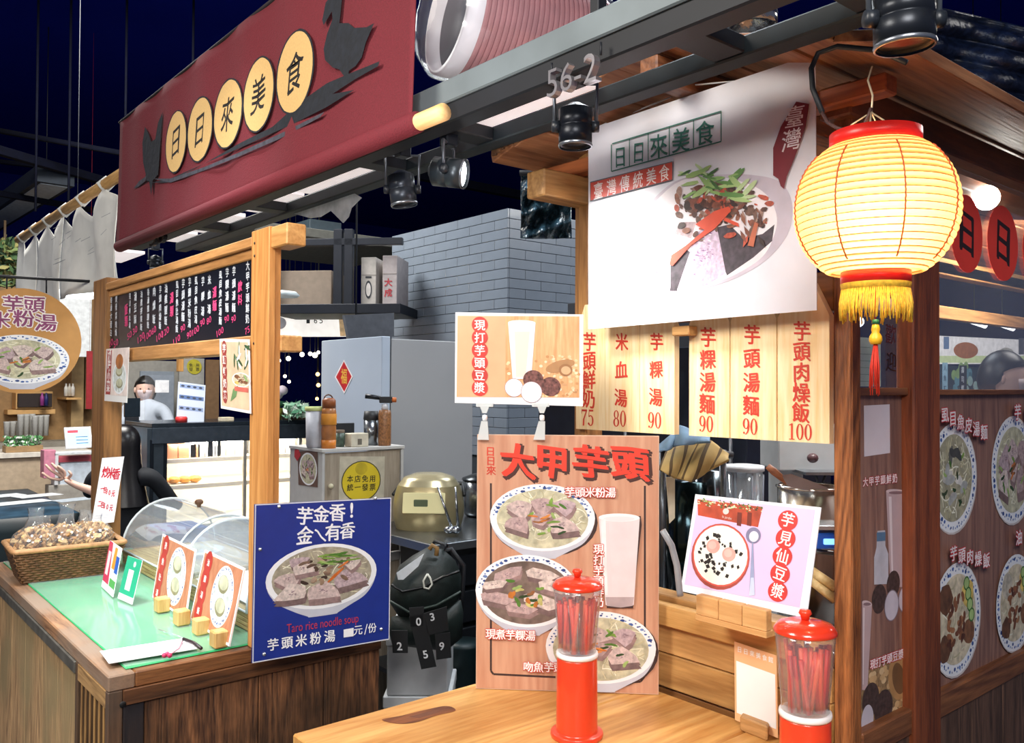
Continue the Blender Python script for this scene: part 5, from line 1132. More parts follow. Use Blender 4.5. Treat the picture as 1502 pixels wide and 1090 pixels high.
drink(P, [c8(512, 350), c8(676, 352), c8(652, 700), c8(540, 700)], 6, 'e2d6d8', 'f4eef0', 'e9dfe2'); P.poly([c8(540, 668), c8(653, 668), c8(648, 703), c8(600, 710), c8(545, 703)], mat('b3a3a5', .3))
P.poly([c8(520, 360), c8(540, 356), c8(548, 660), c8(538, 660)], mat('f1ebec')); 
SW = mat('f4efee'); SR = mat('c8402e')
P.col('芋頭米粉湯', c8(398, 250), c8(560, 252), 14, SW, bold=.03, halo=SR); P.col('現打芋頭鮮奶', c8(512, 478), c8(512, 688), 14, SW, bold=.03, halo=SR)
P.col('現煮芋粿湯', c8(82, 815), c8(240, 822), 14, SW, bold=.03, halo=SR); P.col('吻魚芋頭湯', c8(232, 947), c8(395, 950), 14, SW, bold=.03, halo=SR)
P.done()
N = -P.n if P.n.dot(FW) > 0 else P.n
# soy milk card clipped above it
def on_board(px, py, off=0.0):
    d = ray(px, py); tt = (P.O+N*off-CAM).dot(P.n)/d.dot(P.n); return CAM+d*tt
a_, b_, c_ = on_board(667, 591, -.004), on_board(855, 596, -.004), on_board(668, 458, -.004)
t2 = thing('soy_milk_card', 'white framed orange card with a tall drink, clipped above the taro board', 'sign', a_)
Q = Poster(t2, a_, b_, c_, .003, mat('eceef2', .3, noise=0)); 
def c9(x, y): return (650+x/4.955, 440+y/4.955)
Q.poly([c9(105, 115), c9(990, 120), c9(990, 710), c9(98, 705)], mat('eeb086', .5, noise=.04)); Q.poly([c9(455, 117), c9(990, 120), c9(990, 710), c9(452, 707)], wood('f0c08c', 'd89a66', 'Z', .5, 9, bump=0))
rr = random.Random(3)
for k in range(150):
    x, y = rr.uniform(460, 985), rr.uniform(400, 700)
    if y > 370+(x < 700)*30 and not (480 < x < 660 and y < 560): e = rr.uniform(10, 15); Q.ell(*c9(x, y), e/4.955, e*.85/4.955, mat(rr.choice(('eccb9e', 'dba878', 'f3dcb8', 'c9925e')), .5), n=9)
Q.ell(*c9(850, 480), 22, 8, mat('b98a5c'), rot=.3); Q.ell(*c9(890, 510), 10, 9, mat('a8774c')); Q.ell(*c9(892, 512), 7, 6, mat('e0b98c'))
Q.poly([c9(472, 165), c9(672, 165), c9(640, 575), c9(505, 575)], mat('f4eef0', .3, noise=0)); Q.poly([c9(520, 230), c9(630, 230), c9(600, 560), c9(530, 560)], mat('f3d9cd', .4, noise=0)); Q.ell(*c9(572, 165), 20, 3.6, mat('fbf8f8', noise=0))
for x, y in ((655, 580), (780, 630)): Q.ell(*c9(x, y), 15, 14, mat('7a4f4a', .7, noise=.5, scale=160))
for x, y, r in ((515, 638, 13), (642, 670, 15)): Q.ell(*c9(x, y), r+.7, r+.7, mat('a5868a')); Q.ell(*c9(x, y), r, r, mat('f2eef4', noise=0))
RO = mat('cf3c34', .5)
for i in range(6): Q.ell(*c9(267, 180+i*92), 11.8, 11.8, RO)
Q.col('現打芋頭豆漿', c9(267, 185), c9(265, 640), 14.5, mat('faf6f4', noise=0), bold=.025)
Q.done()
CLR = mat('e6ecec', .2, noise=0, alpha=.62, spec=.8)
for px in (711, 793):
    c = thing('clip_holder', 'clear plastic clip under the soy milk card, '+('left of the two' if px == 711 else 'right of the two'), 'clip', on_board(px, 650), group='clear clips holding the soy milk card')
    a0, a1, a2, a3, a4 = [on_board(px+(2 if px > 750 else 0), y, .006) for y in (590, 599, 606, 613, 640)]
    un = P.u; MB().obox(on_board(px, 594, .003), un*.0165, P.v*.004, N*.004).build('top_jaw', CLR, c)
    MB().prism([a1-un*.009+P.v*.004, a1+un*.009+P.v*.004, a2+un*.004, a2-un*.004], N*.004).build('fork', CLR, c)
    MB().lathe([(.0001, -.006), (.0045, -.005), (.005, 0), (.0045, .005), (.0001, .006)], a3, P.v, 12).build('ball_joint', mat('f4f6f8', .3, noise=0), c)
    lo = on_board(px-2, 645, .004); MB().prism([a3+un*.006-P.v*.006, a3-un*.006-P.v*.006, lo-un*.011, lo+un*.011], N*.006).build('bottom_jaw', CLR, c)
# pink sign in its wooden holder on the ledge
a_, b_, c_ = on_x(998, 867, 1.215), on_x(1183, 907, 1.215), on_x(1020, 725, 1.255)
t = thing('pink_dessert_sign', 'tilted pink laminated sign with a bowl of soy pudding in a wooden block holder', 'sign', a_)
P = Poster(t, a_, b_, c_, .002, mat('eef0f6', .25, noise=0))
def ca(x, y): return (960+x/3.518, 620+y/3.516)
P.poly([ca(*p) for p in ((228, 385), (830, 450), (750, 955), (155, 835))], mat('e2c3e6', .35, noise=.05, scale=6))
P.poly([ca(*p) for p in ((222, 395), (560, 435), (535, 540), (225, 478))], mat('b5482c', .5, noise=.25, scale=40)); rr = random.Random(6)
for k in range(90): x = rr.uniform(225, 562); y = 388+(x-225)*.13+rr.uniform(0, 38); e = rr.uniform(4, 9); P.poly([ca(x-e, y), ca(x, y-e), ca(x+e, y+e*.4)], mat(rr.choice(('3f6f34', '9dbf6a', 'cfe0b0', '2c3f22', 'e3d2c4')), .5, noise=0))
for x in (430, 482): P.poly([ca(x, 462), ca(x+22, 465), ca(x+18, 535), ca(x-4, 530)], mat('6f2a1c'))
P.text('la jardin', *ca(375, 492), 5, mat('ecd9d2'), rot=-.1); P.ell(*ca(370, 458), 4.5, 4.5, mat('ecd9d2'))
P.ell(*ca(338, 690), 43.5, 49, mat('a3483c'), rot=-.15); P.ell(*ca(340, 684), 42, 46, mat('d9584a'), rot=-.15); P.ell(*ca(340, 683), 40, 44, mat('f2efe4', noise=.03), rot=-.15)
for k in range(70):
    a = rr.uniform(0, 2*pi); r = rr.uniform(.3, .82)
    x, y = 340+135*r*cos(a), 683+150*r*sin(a)
    if (x-305)**2+(y-640)**2 > 1500 and (x-388)**2+(y-680)**2 > 1400: e = rr.uniform(6, 15); q = rr.uniform(0, 3); P.poly([ca(x+e*cos(q+t_)*(1 if i % 2 else .7), y+e*sin(q+t_)) for i, t_ in enumerate((0, 1.5, 3.1, 4.6))], mat('2a2420', .4, noise=0))
for x, y in ((305, 638), (386, 680)): P.ell(*ca(x, y), 10, 10.5, mat('e8a49a')); P.ell(*ca(x-4, y-6), 6, 6, mat('efb8ae'))
P.ell(*ca(512, 582), 11, 12, mat('8d8aa8', .3, metal=.3)); P.ell(*ca(515, 588), 7, 8, mat('d8d6e6')); P.poly([ca(505, 620), ca(512, 620), ca(520, 890), ca(490, 895)], mat('9aa2c4', .3)); P.poly([ca(500, 800), ca(515, 800), ca(520, 890), ca(490, 895)], mat('c4cee6', .3))
cc = ((690, 505), (678, 598), (662, 690), (650, 780), (638, 872))
for x, y in cc: P.ell(*ca(x, y), 14.6, 15, mat('d0362f', .5))
for c, (x, y) in zip('芋見仙豆漿', cc): P.ch(c, *ca(x, y), 20, mat('fbf6f6', noise=0), bold=.02, rot=-.14)
P.done()
tt = thing('sign_holder_block', 'long pale wooden holder block made of three pieces under the pink sign', 'block', (1.2, .86, 1.1))
yA_, yB_ = on_x(1020, 880, 1.195).y, on_x(1124, 910, 1.195).y; hb = wood('e0b277', 'c8945a', 'Y', .5, 6)
for k in range(3): y0_, y1_ = yA_+(yB_-yA_)*k/3, yA_+(yB_-yA_)*(k+1)/3; MB().box((1.195, y1_+.0006, 1.108), (1.212, y0_-.0006, 1.142)).build('holder_piece', hb, tt)
MB().box((1.195, yB_, 1.098), (1.272, yA_, 1.108)).build('holder_base', hb, tt); MB().box((1.226, yB_, 1.108), (1.272, yA_, 1.118)).build('holder_back', hb, tt)
# menu card on block (code left out)
a_, b_, c_ = on_z(1078, 1059, TZ+.012), on_z(1141, 1082, TZ+.012), None
a_ = on_x(1078, 1056, 1.245); b_ = on_x(1141, 1083, 1.240); c_ = on_x(1077, 941, 1.268)
t = thing('code_card', 'small orange bordered white card leaning behind a wooden block on the table', 'card', a_)
P = Poster(t, a_, b_, c_, .002, mat('eeb987', .4, noise=.03)); P.rect(P.w*.05, P.h*.1, P.w*.97, P.h*.76, mat('f3f2f0', .4, noise=.01))
P.col('日日來美食館', (1085, 953), (1131, 968), 8, mat('f6efe8', noise=0), bold=.03); P.done()
p = on_z(1087, 1069, TZ)+Vector((-.0, 0, 0)); p2 = on_z(1127, 1085, TZ)
one('card_block', MB().obox(Vector(((p.x+p2.x)/2, (p.y+p2.y)/2, TZ+.0125)), (p2-p)*.5, Vector((.009, .004, 0)), Vector((0, 0, .012))), wood('c99a62', 'a0733f', 'Y', .5, 8), 'small wooden block holding the white card on the front table', 'block')

# ================================================================== left kitchen
rnd = random.Random(5)
fx, fy, fz = 2.151, 3.542, 1.735
t = thing('refrigerator', 'tall pale blue refrigerator with grey side and a red diamond sticker', 'refrigerator', (fx+.27, fy+.3, 0))
MB().box((fx+.055, fy, .02), (fx+.55, fy+.61, fz-.01)).build('body', mat('a3a5a8', .45, noise=.03, scale=3), t)
MB().box((fx, fy-.002, .55), (fx+.048, fy+.612, fz)).build('door', mat('b9c6d6', .12, noise=.03, scale=3, coat=.6), t)
MB().box((fx, fy-.002, .03), (fx+.048, fy+.612, .54)).build('door', mat('b9c6d6', .12, noise=.03, scale=3, coat=.6), t)
MB().box((fx+.046, fy+.004, .03), (fx+.057, fy+.606, fz-.004)).build('door_gasket', mat('2a2c30', .6), t)
P = Poster(t, (fx-.001, fy+.61, .6), (fx-.001, fy, .6), (fx-.001, fy+.61, 1.7), noboard=True)
def c2b(x, y): return (380+x/3.894, 480+y/3.894)
P.poly([c2b(485, 185), c2b(536, 282), c2b(487, 380), c2b(433, 285)], mat('f0e9ea')); P.poly([c2b(485, 196), c2b(529, 282), c2b(487, 369), c2b(440, 285)], mat('c8242c', .5)); P.ch('福', *c2b(486, 282), 21, mat('e8b84a', .4), ws=.8, bold=.03)
P.done('diamond_sticker', 'gold_character')
# hanging black shelf with cartons
shx = 2.05
s_ = thing('hanging_shelf', 'black steel hanging shelf above the refrigerator', 'shelf', (2.4, 4.5, 1.93))
a, b = at(396, 452, 5.4), at(590, 464, 5.3); dv = (b-a); 
zz0 = 1.5+(566-455)/1255*5.35
a = Vector((a.x, a.y, zz0)); b = Vector((b.x, b.y, zz0)); d = (b-a); L_ = d.length; d.normalize(); pr_ = Vector((-d.y, d.x, 0))
MB().obox((a+b)/2+pr_*.2, d*L_/2, pr_*.24, Vector((0, 0, .03))).build('deck', DKM, s_)
for q in (.01, .52, .6): MB().obox(a+d*L_*q+Vector((0, 0, .24)), d*.028, pr_*.02, Vector((0, 0, .26))).build('upright', DKM, s_)
MB().obox((a+b)/2+Vector((0, 0, .42)), d*L_/2, pr_*.02, Vector((0, 0, .022))).build('upper_rail', DKM, s_)
ct = mat('8f8a84', .8, noise=.08)
for k, (q, w_, h_, lab, m_) in enumerate(((.73, .12, .30, 'tall pale carton with a round printed mark on the black shelf', 'b3aea8'), (.89, .115, .31, 'pale carton with red characters on the black shelf beside the tiles', 'a49c9c'), (.24, .44, .22, 'long brown carton lying at the far end of the black shelf', '7f7265'))):
    c = a+d*L_*q+pr_*.2+Vector((0, 0, .031)); t = thing('carton', lab, 'carton', c, group=None)
    MB().obox(c+Vector((0, 0, h_/2)), d*w_/2*L_/1.0*.95, pr_*.15, Vector((0, 0, h_/2))).build('box', mat(m_, .8, noise=.08), t)
    bl_ = c-pr_*.152-d*w_/2*L_*.95; P = Poster(t, bl_, bl_+d*w_*L_*.95, bl_+Vector((0, 0, h_)), noboard=True)
    if k == 0: P.ell_uv(P.w*.5, P.h*.32, P.w*.22, P.h*.19, mat('2d3138')); P.ell_uv(P.w*.5, P.h*.32, P.w*.16, P.h*.14, mat('cfcac6')); P.rect(P.w*.3, P.h*.56, P.w*.7, P.h*.6, mat('2d3138'))
    if k == 1: P.put(glyph('大', .03), P.w*.4, P.h*.45, P.w*.55, P.w*.55, mat('a8303a')); P.put(glyph('成', .03), P.w*.4, P.h*.24, P.w*.55, P.w*.55, mat('a8303a'))
    if k != 2: P.rect(0, P.h*.62, P.w, P.h*.63, mat('6b655f'))
    P.done()
# backlit number panel seen from behind, under the shelf
t = thing('number_light_panel', 'backlit white panel with mirrored dark numerals hanging under the black shelf', 'sign', at(455, 480, 6.2))
p0, p1, p2 = at(396, 494, 6.2), at(518, 494, 6.1), at(396, 462, 6.2); P = Poster(t, p0, p1, p2, .01, mat('e6e2dc', .5, noise=.1, emit=.55)); P.poly([(497, 466), (509, 466), (518, 493), (499, 493)], mat('d9b88a', .6, noise=.3, scale=20))
P.ell(410, 474, 10, 9, mat('8f8f94', .6)); MB().tube([p2, (p2.x, p2.y, 2.5)], .006, 5).build('cord', DK, t); MB().tube([p2+(p1-p0), ((p2+(p1-p0)).x, (p2+(p1-p0)).y, 2.5)], .006, 5).build('cord', DK, t)
for c, x in (('I', 452), ('a', 463), ('c', 471)): P.text({'a': 'a', 'c': '2', 'I': '1'}[c] if False else {'I': 'I', 'a': '6', 'c': '5'}[c], x, 470, 9, mat('24282e'), wpx=5)
P.done()
t = thing('dark_valance', 'dark grey fabric panel above the refrigerator door', 'panel', at(545, 480, 5.0)); p0, p1, p2 = at(512, 497, 4.9), at(578, 494, 4.9), at(512, 462, 4.9); MB().prism([p0, p1, p1+(p2-p0), p2-(p1-p0)*.1], (0, .03, 0)).build('panel', mat('4a4f58', .8), t); MB().tube([p2+Vector((.05, .01, 0)), (p2.x+.05, p2.y+.01, 4.7)], .006, 5).build('cord', DK, t)
# upper ceiling piece behind (pale beam)
t = one('pale_soffit', MB().box((2.2, 5.3, 2.5), (3.6, 6.4, 2.56)), mat('5c5c56', .8), 'pale painted soffit beyond the black shelf', 'soffit')
lp = MB().lathe([(.0001, .03), (.08, .02), (.1, 0), (.09, -.01), (.0001, -.012)], at(414, 433, 5.0), n=24); one('round_ceiling_lamp', lp, mat('b9c4c8', .4, emit=.15), 'round white lamp hanging beside the post under the dark duct', 'lamp')

# cabinet with things on top
kx, ky, kz = 1.657, 3.184, 1.236
t = thing('wooden_cabinet', 'pale cabinet with white edges and a yellow round sticker in the kitchen', 'cabinet', (kx+.2, ky+.15, 0))
WHC = mat('c6c5c2', .5, noise=.04)
MB().box((kx, ky, 0), (kx+.012, ky+.3, kz-.014)).build('side_panel', mat('b9b9b8', .5, noise=.04), t); MB().box((kx+.38, ky, 0), (kx+.392, ky+.3, kz-.014)).build('side_panel', WHC, t)
MB().box((kx-.004, ky-.004, kz-.013), (kx+.396, ky+.302, kz)).build('top', WHC, t)
MB().box((kx+.014, ky+.004, .78), (kx+.376, ky+.016, kz-.018)).build('door', wood('a99d8c', '8f8373', 'Z', .5, 5, bump=0), t)
MB().box((kx+.012, ky+.001, .74), (kx+.38, ky+.3, .775)).build('shelf', WHC, t); MB().box((kx+.014, ky+.004, .05), (kx+.376, ky+.016, .735)).build('door', wood('a99d8c', '8f8373', 'Z', .5, 5, bump=0), t)
kb = on_y(484, 713, ky); MB().ball(kb-Vector((0, .008, 0)), .011, 12, 8).build('knob', mat('d6cfb0', .3), t)
P = Poster(t, (kx, ky+.003, .7), (kx+.39, ky+.003, .7), (kx, ky+.003, kz), noboard=True)
P.poly([c2b(460, 738), c2b(718, 738), c2b(712, 1000), c2b(455, 1000)], mat('c4bda9', .5)); P.ell(*c2b(584, 880), 29, 30, mat('4a4628')); P.ell(*c2b(584, 880), 27.5, 28.5, mat('d8c02c', .5, noise=.03))
P.ell(*c2b(584, 808), 9, 9, mat('c4ad28')); P.col('本店免用', c2b(520, 868), c2b(648, 866), 9.5, mat('33301c'), bold=.03); P.col('統一發票', c2b(520, 916), c2b(648, 914), 9.5, mat('33301c'), bold=.03)
P.done('sticker', 'sticker_lettering')
P = Poster(t, (kx-.001, ky+.3, .7), (kx-.001, ky, .7), (kx-.001, ky+.3, kz), noboard=True)
P.poly([c2b(222, 712), c2b(335, 700), c2b(335, 915), c2b(225, 900)], mat('6b5248', .5)); u, v, a, b = P.S(*c2b(280, 810)); food(P, u, v, 13*a, 24*b, random.Random(8), 'noodle', False, body=False); P.poly([c2b(205, 700), c2b(225, 690), c2b(240, 730), c2b(220, 765), c2b(203, 740)], mat('b8303a'))
P.done('food_photo')
def lathe_thing(name, label, cat, pos, parts, group=None):
    t = thing(name, label, cat, pos, group=group)
    for nm, prof, m_ in parts: MB().lathe(prof, pos, n=22).build(nm, m_, t)
    return t
def K(px, y_): p = on_y(px, 656, y_); return Vector((p.x, y_, kz))
c = K(463, ky+.11); t = thing('plastic_bin', 'tall translucent white container with a pale green rim on the cabinet', 'container', c)
MB().lathe([(.0001, 0), (.035, 0), (.04, .01), (.043, .155), (.0001, .155)], c, n=20).build('bin_body', mat('c9ccd4', .4, alpha=.93), t); MB().lathe([(.044, .155), (.046, .16), (.046, .172), (.0001, .172)], c, n=20).build('rim', mat('c9d48a', .4), t)
c = K(482, ky+.045); t = thing('water_bottle', 'orange and clear sports bottle standing at the cabinet front', 'bottle', c)
MB().lathe([(.0001, 0), (.030, 0), (.031, .035), (.0001, .035)], c, n=20).build('base', mat('d9822c', .4), t); MB().lathe([(.030, .035), (.031, .08), (.029, .1), (.031, .15), (.028, .168), (.0001, .168)], c, n=20).build('bottle_body', mat('b8763f', .25, alpha=.85, noise=.2), t)
MB().lathe([(.0315, .098), (.0325, .1), (.0325, .142), (.0315, .144)], c, n=20).build('grip_band', mat('d99030', .5), t); MB().lathe([(.0001, .21), (.02, .209), (.028, .2), (.029, .168), (.0001, .168)], c, n=20).build('cap', mat('8a4c26', .4), t); MB().tube([c+Vector((.02*cos(q), .006, .205+.018*sin(q))) for q in [pi*k/6 for k in range(7)]], .003, 6).build('carry_loop', mat('5a3a28'), t)
lathe_thing('small_jar', 'small dark patterned jar between the orange bottle and the white carton', 'jar', K(498, ky+.09), (('jar_body', [(.0001, 0), (.02, 0), (.021, .06), (.0001, .06)], mat('4a5f52', .4, noise=.4, scale=80)), ('lid', [(.021, .06), (.021, .072), (.0001, .072)], mat('6b5a48'))))
q = K(505, ky+.2); one('framed_notice', MB().box((q.x-.05, q.y, kz), (q.x+.05, q.y+.012, kz+.095)), mat('1e2024', .5), 'small dark upright frame behind the jar on the cabinet', 'frame')
q = K(523, ky+.06); t = thing('tissue_carton', 'small white carton with a barcode patch on the cabinet', 'carton', q); MB().box((q.x-.042, q.y-.03, kz), (q.x+.042, q.y+.03, kz+.058)).build('box', mat('cfc8b4', .7), t); MB().box((q.x-.012, q.y-.0312, kz+.01), (q.x+.008, q.y-.03, kz+.035)).build('label_patch', mat('6b675c'), t)
lathe_thing('thermos', 'steel thermos with a black lid beside the torch', 'thermos', K(544, ky+.1), (('steel_body', [(.0001, 0), (.031, 0), (.032, .11), (.0001, .11)], mat('8b9094', .25, metal=.9)), ('lid', [(.032, .11), (.034, .115), (.03, .15), (.0001, .15)], mat('17191d', .5))))
c = K(564, ky+.045); t = thing('gas_torch', 'black torch head screwed on a brown printed gas can', 'torch', c)
MB().lathe([(.0001, 0), (.027, 0), (.028, .005), (.028, .14), (.024, .155), (.0001, .158)], c, n=22).build('gas_can', mat('9a6a44', .35, noise=.35, scale=120), t)
MB().lathe([(.0001, .185), (.012, .18), (.016, .158), (.0001, .155)], c, n=16).build('collar', mat('d9dade', .3), t)
U_ = RT.copy(); U_.z = 0; U_.normalize(); hd = c+Vector((0, 0, .2)); MB().obox(hd+U_*.005, U_*.028, Vector((0, 0, .014)), U_.cross(Vector((0, 0, 1)))*.012).build('torch_head', mat('15171b', .4), t)
MB().tube([hd-U_*.02+Vector((0, 0, .008)), hd-U_*.085+Vector((0, 0, .016))], [.009, .011], 12).build('nozzle', mat('22252b', .3, metal=.4), t); MB().tube([hd+U_*.03, hd+U_*.05], .011, 12).build('gas_knob', mat('c86a2c', .4), t)

# steel counter, cooker, pan
sx0, sy0 = 1.86, 2.62; sz = .915
t = thing('steel_counter', 'dark stainless work counter beneath the rice cooker', 'counter', (2.2, 2.9, 0))
STL = mat('6f7478', .25, metal=.85, noise=.15, scale=6)
MB().box((1.80, 2.60, sz-.03), (2.75, 3.16, sz)).build('worktop', STL, t); MB().box((1.798, 2.595, sz-.034), (1.81, 3.16, sz-.002)).build('front_edge', mat('b9bec2', .2, metal=.9, noise=0), t); MB().box((1.80, 2.588, sz-.03), (2.75, 2.6, sz-.002)).build('front_edge', mat('b9bec2', .2, metal=.9, noise=0), t)
for x in (1.84, 2.68):
    for y in (2.64, 3.1): MB().tube([(x, y, 0), (x, y, sz-.03)], .018, 10).build('leg', STL, t)
MB().box((1.82, 2.63, .35), (2.7, 3.1, .37)).build('lower_shelf', mat('2a2e33', .5), t)
for k in range(3): MB().box((1.95, 2.64, .45+k*.14), (2.6, 3.05, .57+k*.14)).build('drawer', mat('20242b', .4, metal=.3), t)
ck = on_z(622, 778, sz); c = Vector((ck.x+.07, ck.y+.07, sz))
t = thing('rice_cooker', 'champagne coloured rice cooker with a pale control panel', 'rice cooker', c)
a_ = math.atan2(-.55, -.84)+.25; fd = Vector((cos(a_), sin(a_), 0)); sd = Vector((-fd.y, fd.x, 0))
def rc(u_, v_):
    th_ = 2*pi*u_; z_ = .175*v_; k = 1-.16*v_**3-.12*(1-v_)**4; e = 2.4; cx_, sx_ = cos(th_), sin(th_); m_ = (abs(cx_)**e+abs(sx_)**e)**(-1/e)
    return c+fd*(.145*cx_*m_*k)+sd*(.15*sx_*m_*k)+Vector((0, 0, z_))
MB().sheet(rc, 40, 14).build('cooker_body', mat('b9ab82', .3, metal=.55, noise=.06), t)
tp = MB()
for (k0, z0_), (k1, z1_) in (((.84, .175), (.68, .205)), ((.68, .205), (.4, .22)), ((.4, .22), (.01, .223))):
    tp.sheet(lambda u_, v_: (lambda th_, k, z_: c+fd*(.145*cos(th_)*k*(abs(cos(th_))**2.4+abs(sin(th_))**2.4)**(-1/2.4))+sd*(.15*sin(th_)*k*(abs(cos(th_))**2.4+abs(sin(th_))**2.4)**(-1/2.4))+Vector((0, 0, z_)))(2*pi*u_, k0+(k1-k0)*v_, z0_+(z1_-z0_)*v_), 40, 3)
tp.build('cooker_lid', mat('c2b690', .25, metal=.5, noise=.05), t)
pn = c+fd*.138+Vector((0, 0, .115)); MB().obox(pn, sd*.085, (Vector((0, 0, 1))*.04-fd*.008), fd*.003).build('control_panel', mat('e8dfa8', .2, noise=0), t); MB().obox(pn+fd*.004-sd*.012, sd*.028, Vector((0, 0, .014)), fd*.002).build('display', mat('5f6a52', .2, noise=0), t)
for k in range(4): MB().obox(pn+fd*.004-sd*(.045-.028*k)+Vector((0, 0, -.027)), sd*.009, Vector((0, 0, .005)), fd*.0015).build('button', mat('8d8360', .4), t)
MB().tube([c+sd*.148+Vector((0, 0, .13)), c+sd*.13-fd*.08+Vector((0, 0, .17)), c-sd*.13-fd*.08+Vector((0, 0, .17)), c-sd*.148+Vector((0, 0, .13))], .008, 8).build('handle', mat('2a2c2e', .4), t)
c = on_z(668, 768, sz)+Vector((.22, .10, .06)); c.z = 1.0; t = thing('cooking_pot', 'steel pot with a dark lid and black knob behind the ladles', 'pot', c)
MB().lathe([(.0001, -.08), (.075, -.08), (.085, -.06), (.088, .08), (.0001, .08)], c, n=26).build('pot_body', mat('7b8085', .2, metal=.9), t); MB().lathe([(.092, .08), (.088, .088), (.04, .105), (.0001, .11)], c, n=26).build('pot_lid', mat('3a3e42', .25, metal=.8), t); MB().lathe([(.008, .108), (.008, .12), (.02, .125), (.02, .14), (.0001, .142)], c, n=14).build('lid_knob', mat('121316', .4), t); MB().tube([c-U_*.09+Vector((0, 0, .06)), c-U_*.17+Vector((0, 0, .07))], .009, 8).build('handle', mat('121316', .4), t)
one('pot_stand', MB().lathe([(.0001, 0), (.06, 0), (.06, .004), (.0001, .004)], (c.x, c.y, sz), n=20), DK, 'flat dark trivet under the steel pot', 'trivet')
for o_ in [x for x in t.children]: o_.location.z -= 0.001
c = on_z(683, 778, sz); 
for px, ang, lab in ((660, .35, 'steel ladle leaning beside the rice cooker'), (668, .15, 'second steel ladle standing upright next to the first')):
    p = on_z(px+4, 786, sz); q = p+Vector((0, 0, .19))-U_*.06*(1 if ang > .2 else .2); t = thing('steel_ladle', lab, 'ladle', p); MB().tube([p+Vector((0, 0, .02)), q], [.006, .004], 8).build('shaft', mat('a9adb2', .2, metal=.9), t); MB().ball(p+Vector((0, 0, .024))-U_*.012, (.024, .024, .016), 12, 8).build('bowl', mat('a9adb2', .2, metal=.9), t)
p = on_z(650, 776, sz)-Vector((.02, .02, 0)); t = thing('glass_cup', 'small tilted glass cup in front of the rice cooker', 'cup', p); MB().lathe([(.0001, .002), (.02, 0), (.03, .045), (.028, .045), (.018, .004)], p, n=18).build('cup', glass('acrylic'), t)
# styrofoam boxes, bin, hanging bag
p = on_z(600, 1000, .55); 
def foam(z0_, z1_, lab, px0, px1, t_):
    a, b = at(px0, 950, t_), at(px1, 950, t_); a.z = b.z = 0; d = (b-a); L_ = d.length; d.normalize(); n_ = Vector((-d.y, d.x, 0)); t = thing('foam_box', lab, 'box', Vector(((a+b).x/2, (a+b).y/2, z0_)), group='white foam boxes')
    c = (a+b)/2+n_*.14; MB().obox(c+Vector((0, 0, (z0_+z1_-.04)/2)), d*L_/2*.97, n_*.135, Vector((0, 0, (z1_-z0_-.04)/2))).build('box_body', mat('c4c8cc', .8, noise=.05), t); MB().obox(c+Vector((0, 0, z1_-.02)), d*L_/2, n_*.14, Vector((0, 0, .019))).build('lid', mat('d2d6d9', .8, noise=.05), t)
foam(.0, .50, 'lower white foam box standing on the floor behind the front table', 562, 662, 2.75); foam(.501, .70, 'upper white foam box under the hanging numbered bags', 566, 658, 2.75)
a = at(679, 950, 3.1); one('dark_green_bin', MB().lathe([(.0001, 0), (.06, 0), (.07, .56), (.075, .57), (.0001, .57)], (a.x, a.y, 0), n=20), mat('10282c', .5), 'dark green bin beside the foam boxes', 'bin')
# black bag
B0 = at(612, 865, 2.55); t = thing('black_insulated_bag', 'bulging black green bag with an open top and a white cord loop', 'bag', B0-Vector((0, 0, .12)))
rr = random.Random(4); BG = mat('14201f', .55, noise=.35, scale=14, bump=.6); DP = FW.copy(); DP.z = 0; DP.normalize()
def L(px, py, off=0.0): return at(px, py, 2.60+off)
def blob(pts_, depth, name, m_, par):   # rounded solid from an outline lying in one vertical plane
    c = Vector((0, 0, 0)); 
    for p in pts_: c += p
    c /= len(pts_); mb = MB(); n = len(pts_); rings = []
    for q, dd in ((0, .5), (.35, .47), (.7, .33), (.92, .14), (1, 0), (.92, -.14), (.7, -.33), (.35, -.47), (0, -.5)):
        rings.append([c+(p-c)*q+DP*dd*depth for p in pts_])
    vs = [v for r in rings for v in r]; mb.add(vs, [[i*n+k, i*n+(k+1) % n, (i+1)*n+(k+1) % n, (i+1)*n+k] for i in range(len(rings)-1) for k in range(n)], None, True); return mb.build(name, m_, par)
blob([L(*p) for p in ((578, 850), (585, 830), (605, 815), (628, 802), (650, 806), (668, 822), (677, 845), (676, 870), (668, 890), (640, 905), (610, 912), (585, 905), (572, 885), (570, 865))], .2, 'bag_body', BG, t)
blob([L(*p, -.02) for p in ((574, 905), (600, 900), (650, 892), (676, 880), (680, 900), (678, 935), (655, 955), (610, 950), (575, 945), (570, 925))], .14, 'lower_pouch', BG, t)
MB().prism([L(*p, -.11) for p in ((582, 840), (622, 812), (614, 830), (592, 850), (584, 850))], -DP*.004).build('white_lining', mat('c9d2da', .6), t)
MB().tube([L(*p, -.12) for p in ((627, 842), (621, 852), (622, 862), (629, 864), (634, 857), (631, 848), (627, 842))], .003, 6).build('cord_loop', mat('cdd0c8'), t)
MB().tube([L(*p, -.10) for p in ((574, 858), (590, 868), (620, 862), (650, 846), (674, 838))], .004, 6).build('zip', mat('0a0d10', .3), t); MB().tube([L(*p, -.1) for p in ((572, 882), (600, 898), (640, 888), (676, 868))], .004, 6).build('seam', mat('2a3a36', .5), t)
MB().tube([L(*p, -.05) for p in ((630, 806), (634, 800), (641, 804), (640, 815))], .007, 8).build('strap', mat('8a6a3c'), t); 
MB().tube([L(648, 815), L(655, 800), (1.803, 2.585, .93), (1.803, 2.60, .918)], .006, 6).build('hanging_strap', DK, t)
rp = [L(*p, .03) for p in ((640, 812), (662, 806), (680, 830), (678, 870), (676, 900))]; MB().tube(rp, .008, 8).build('shoulder_strap', DK, t)
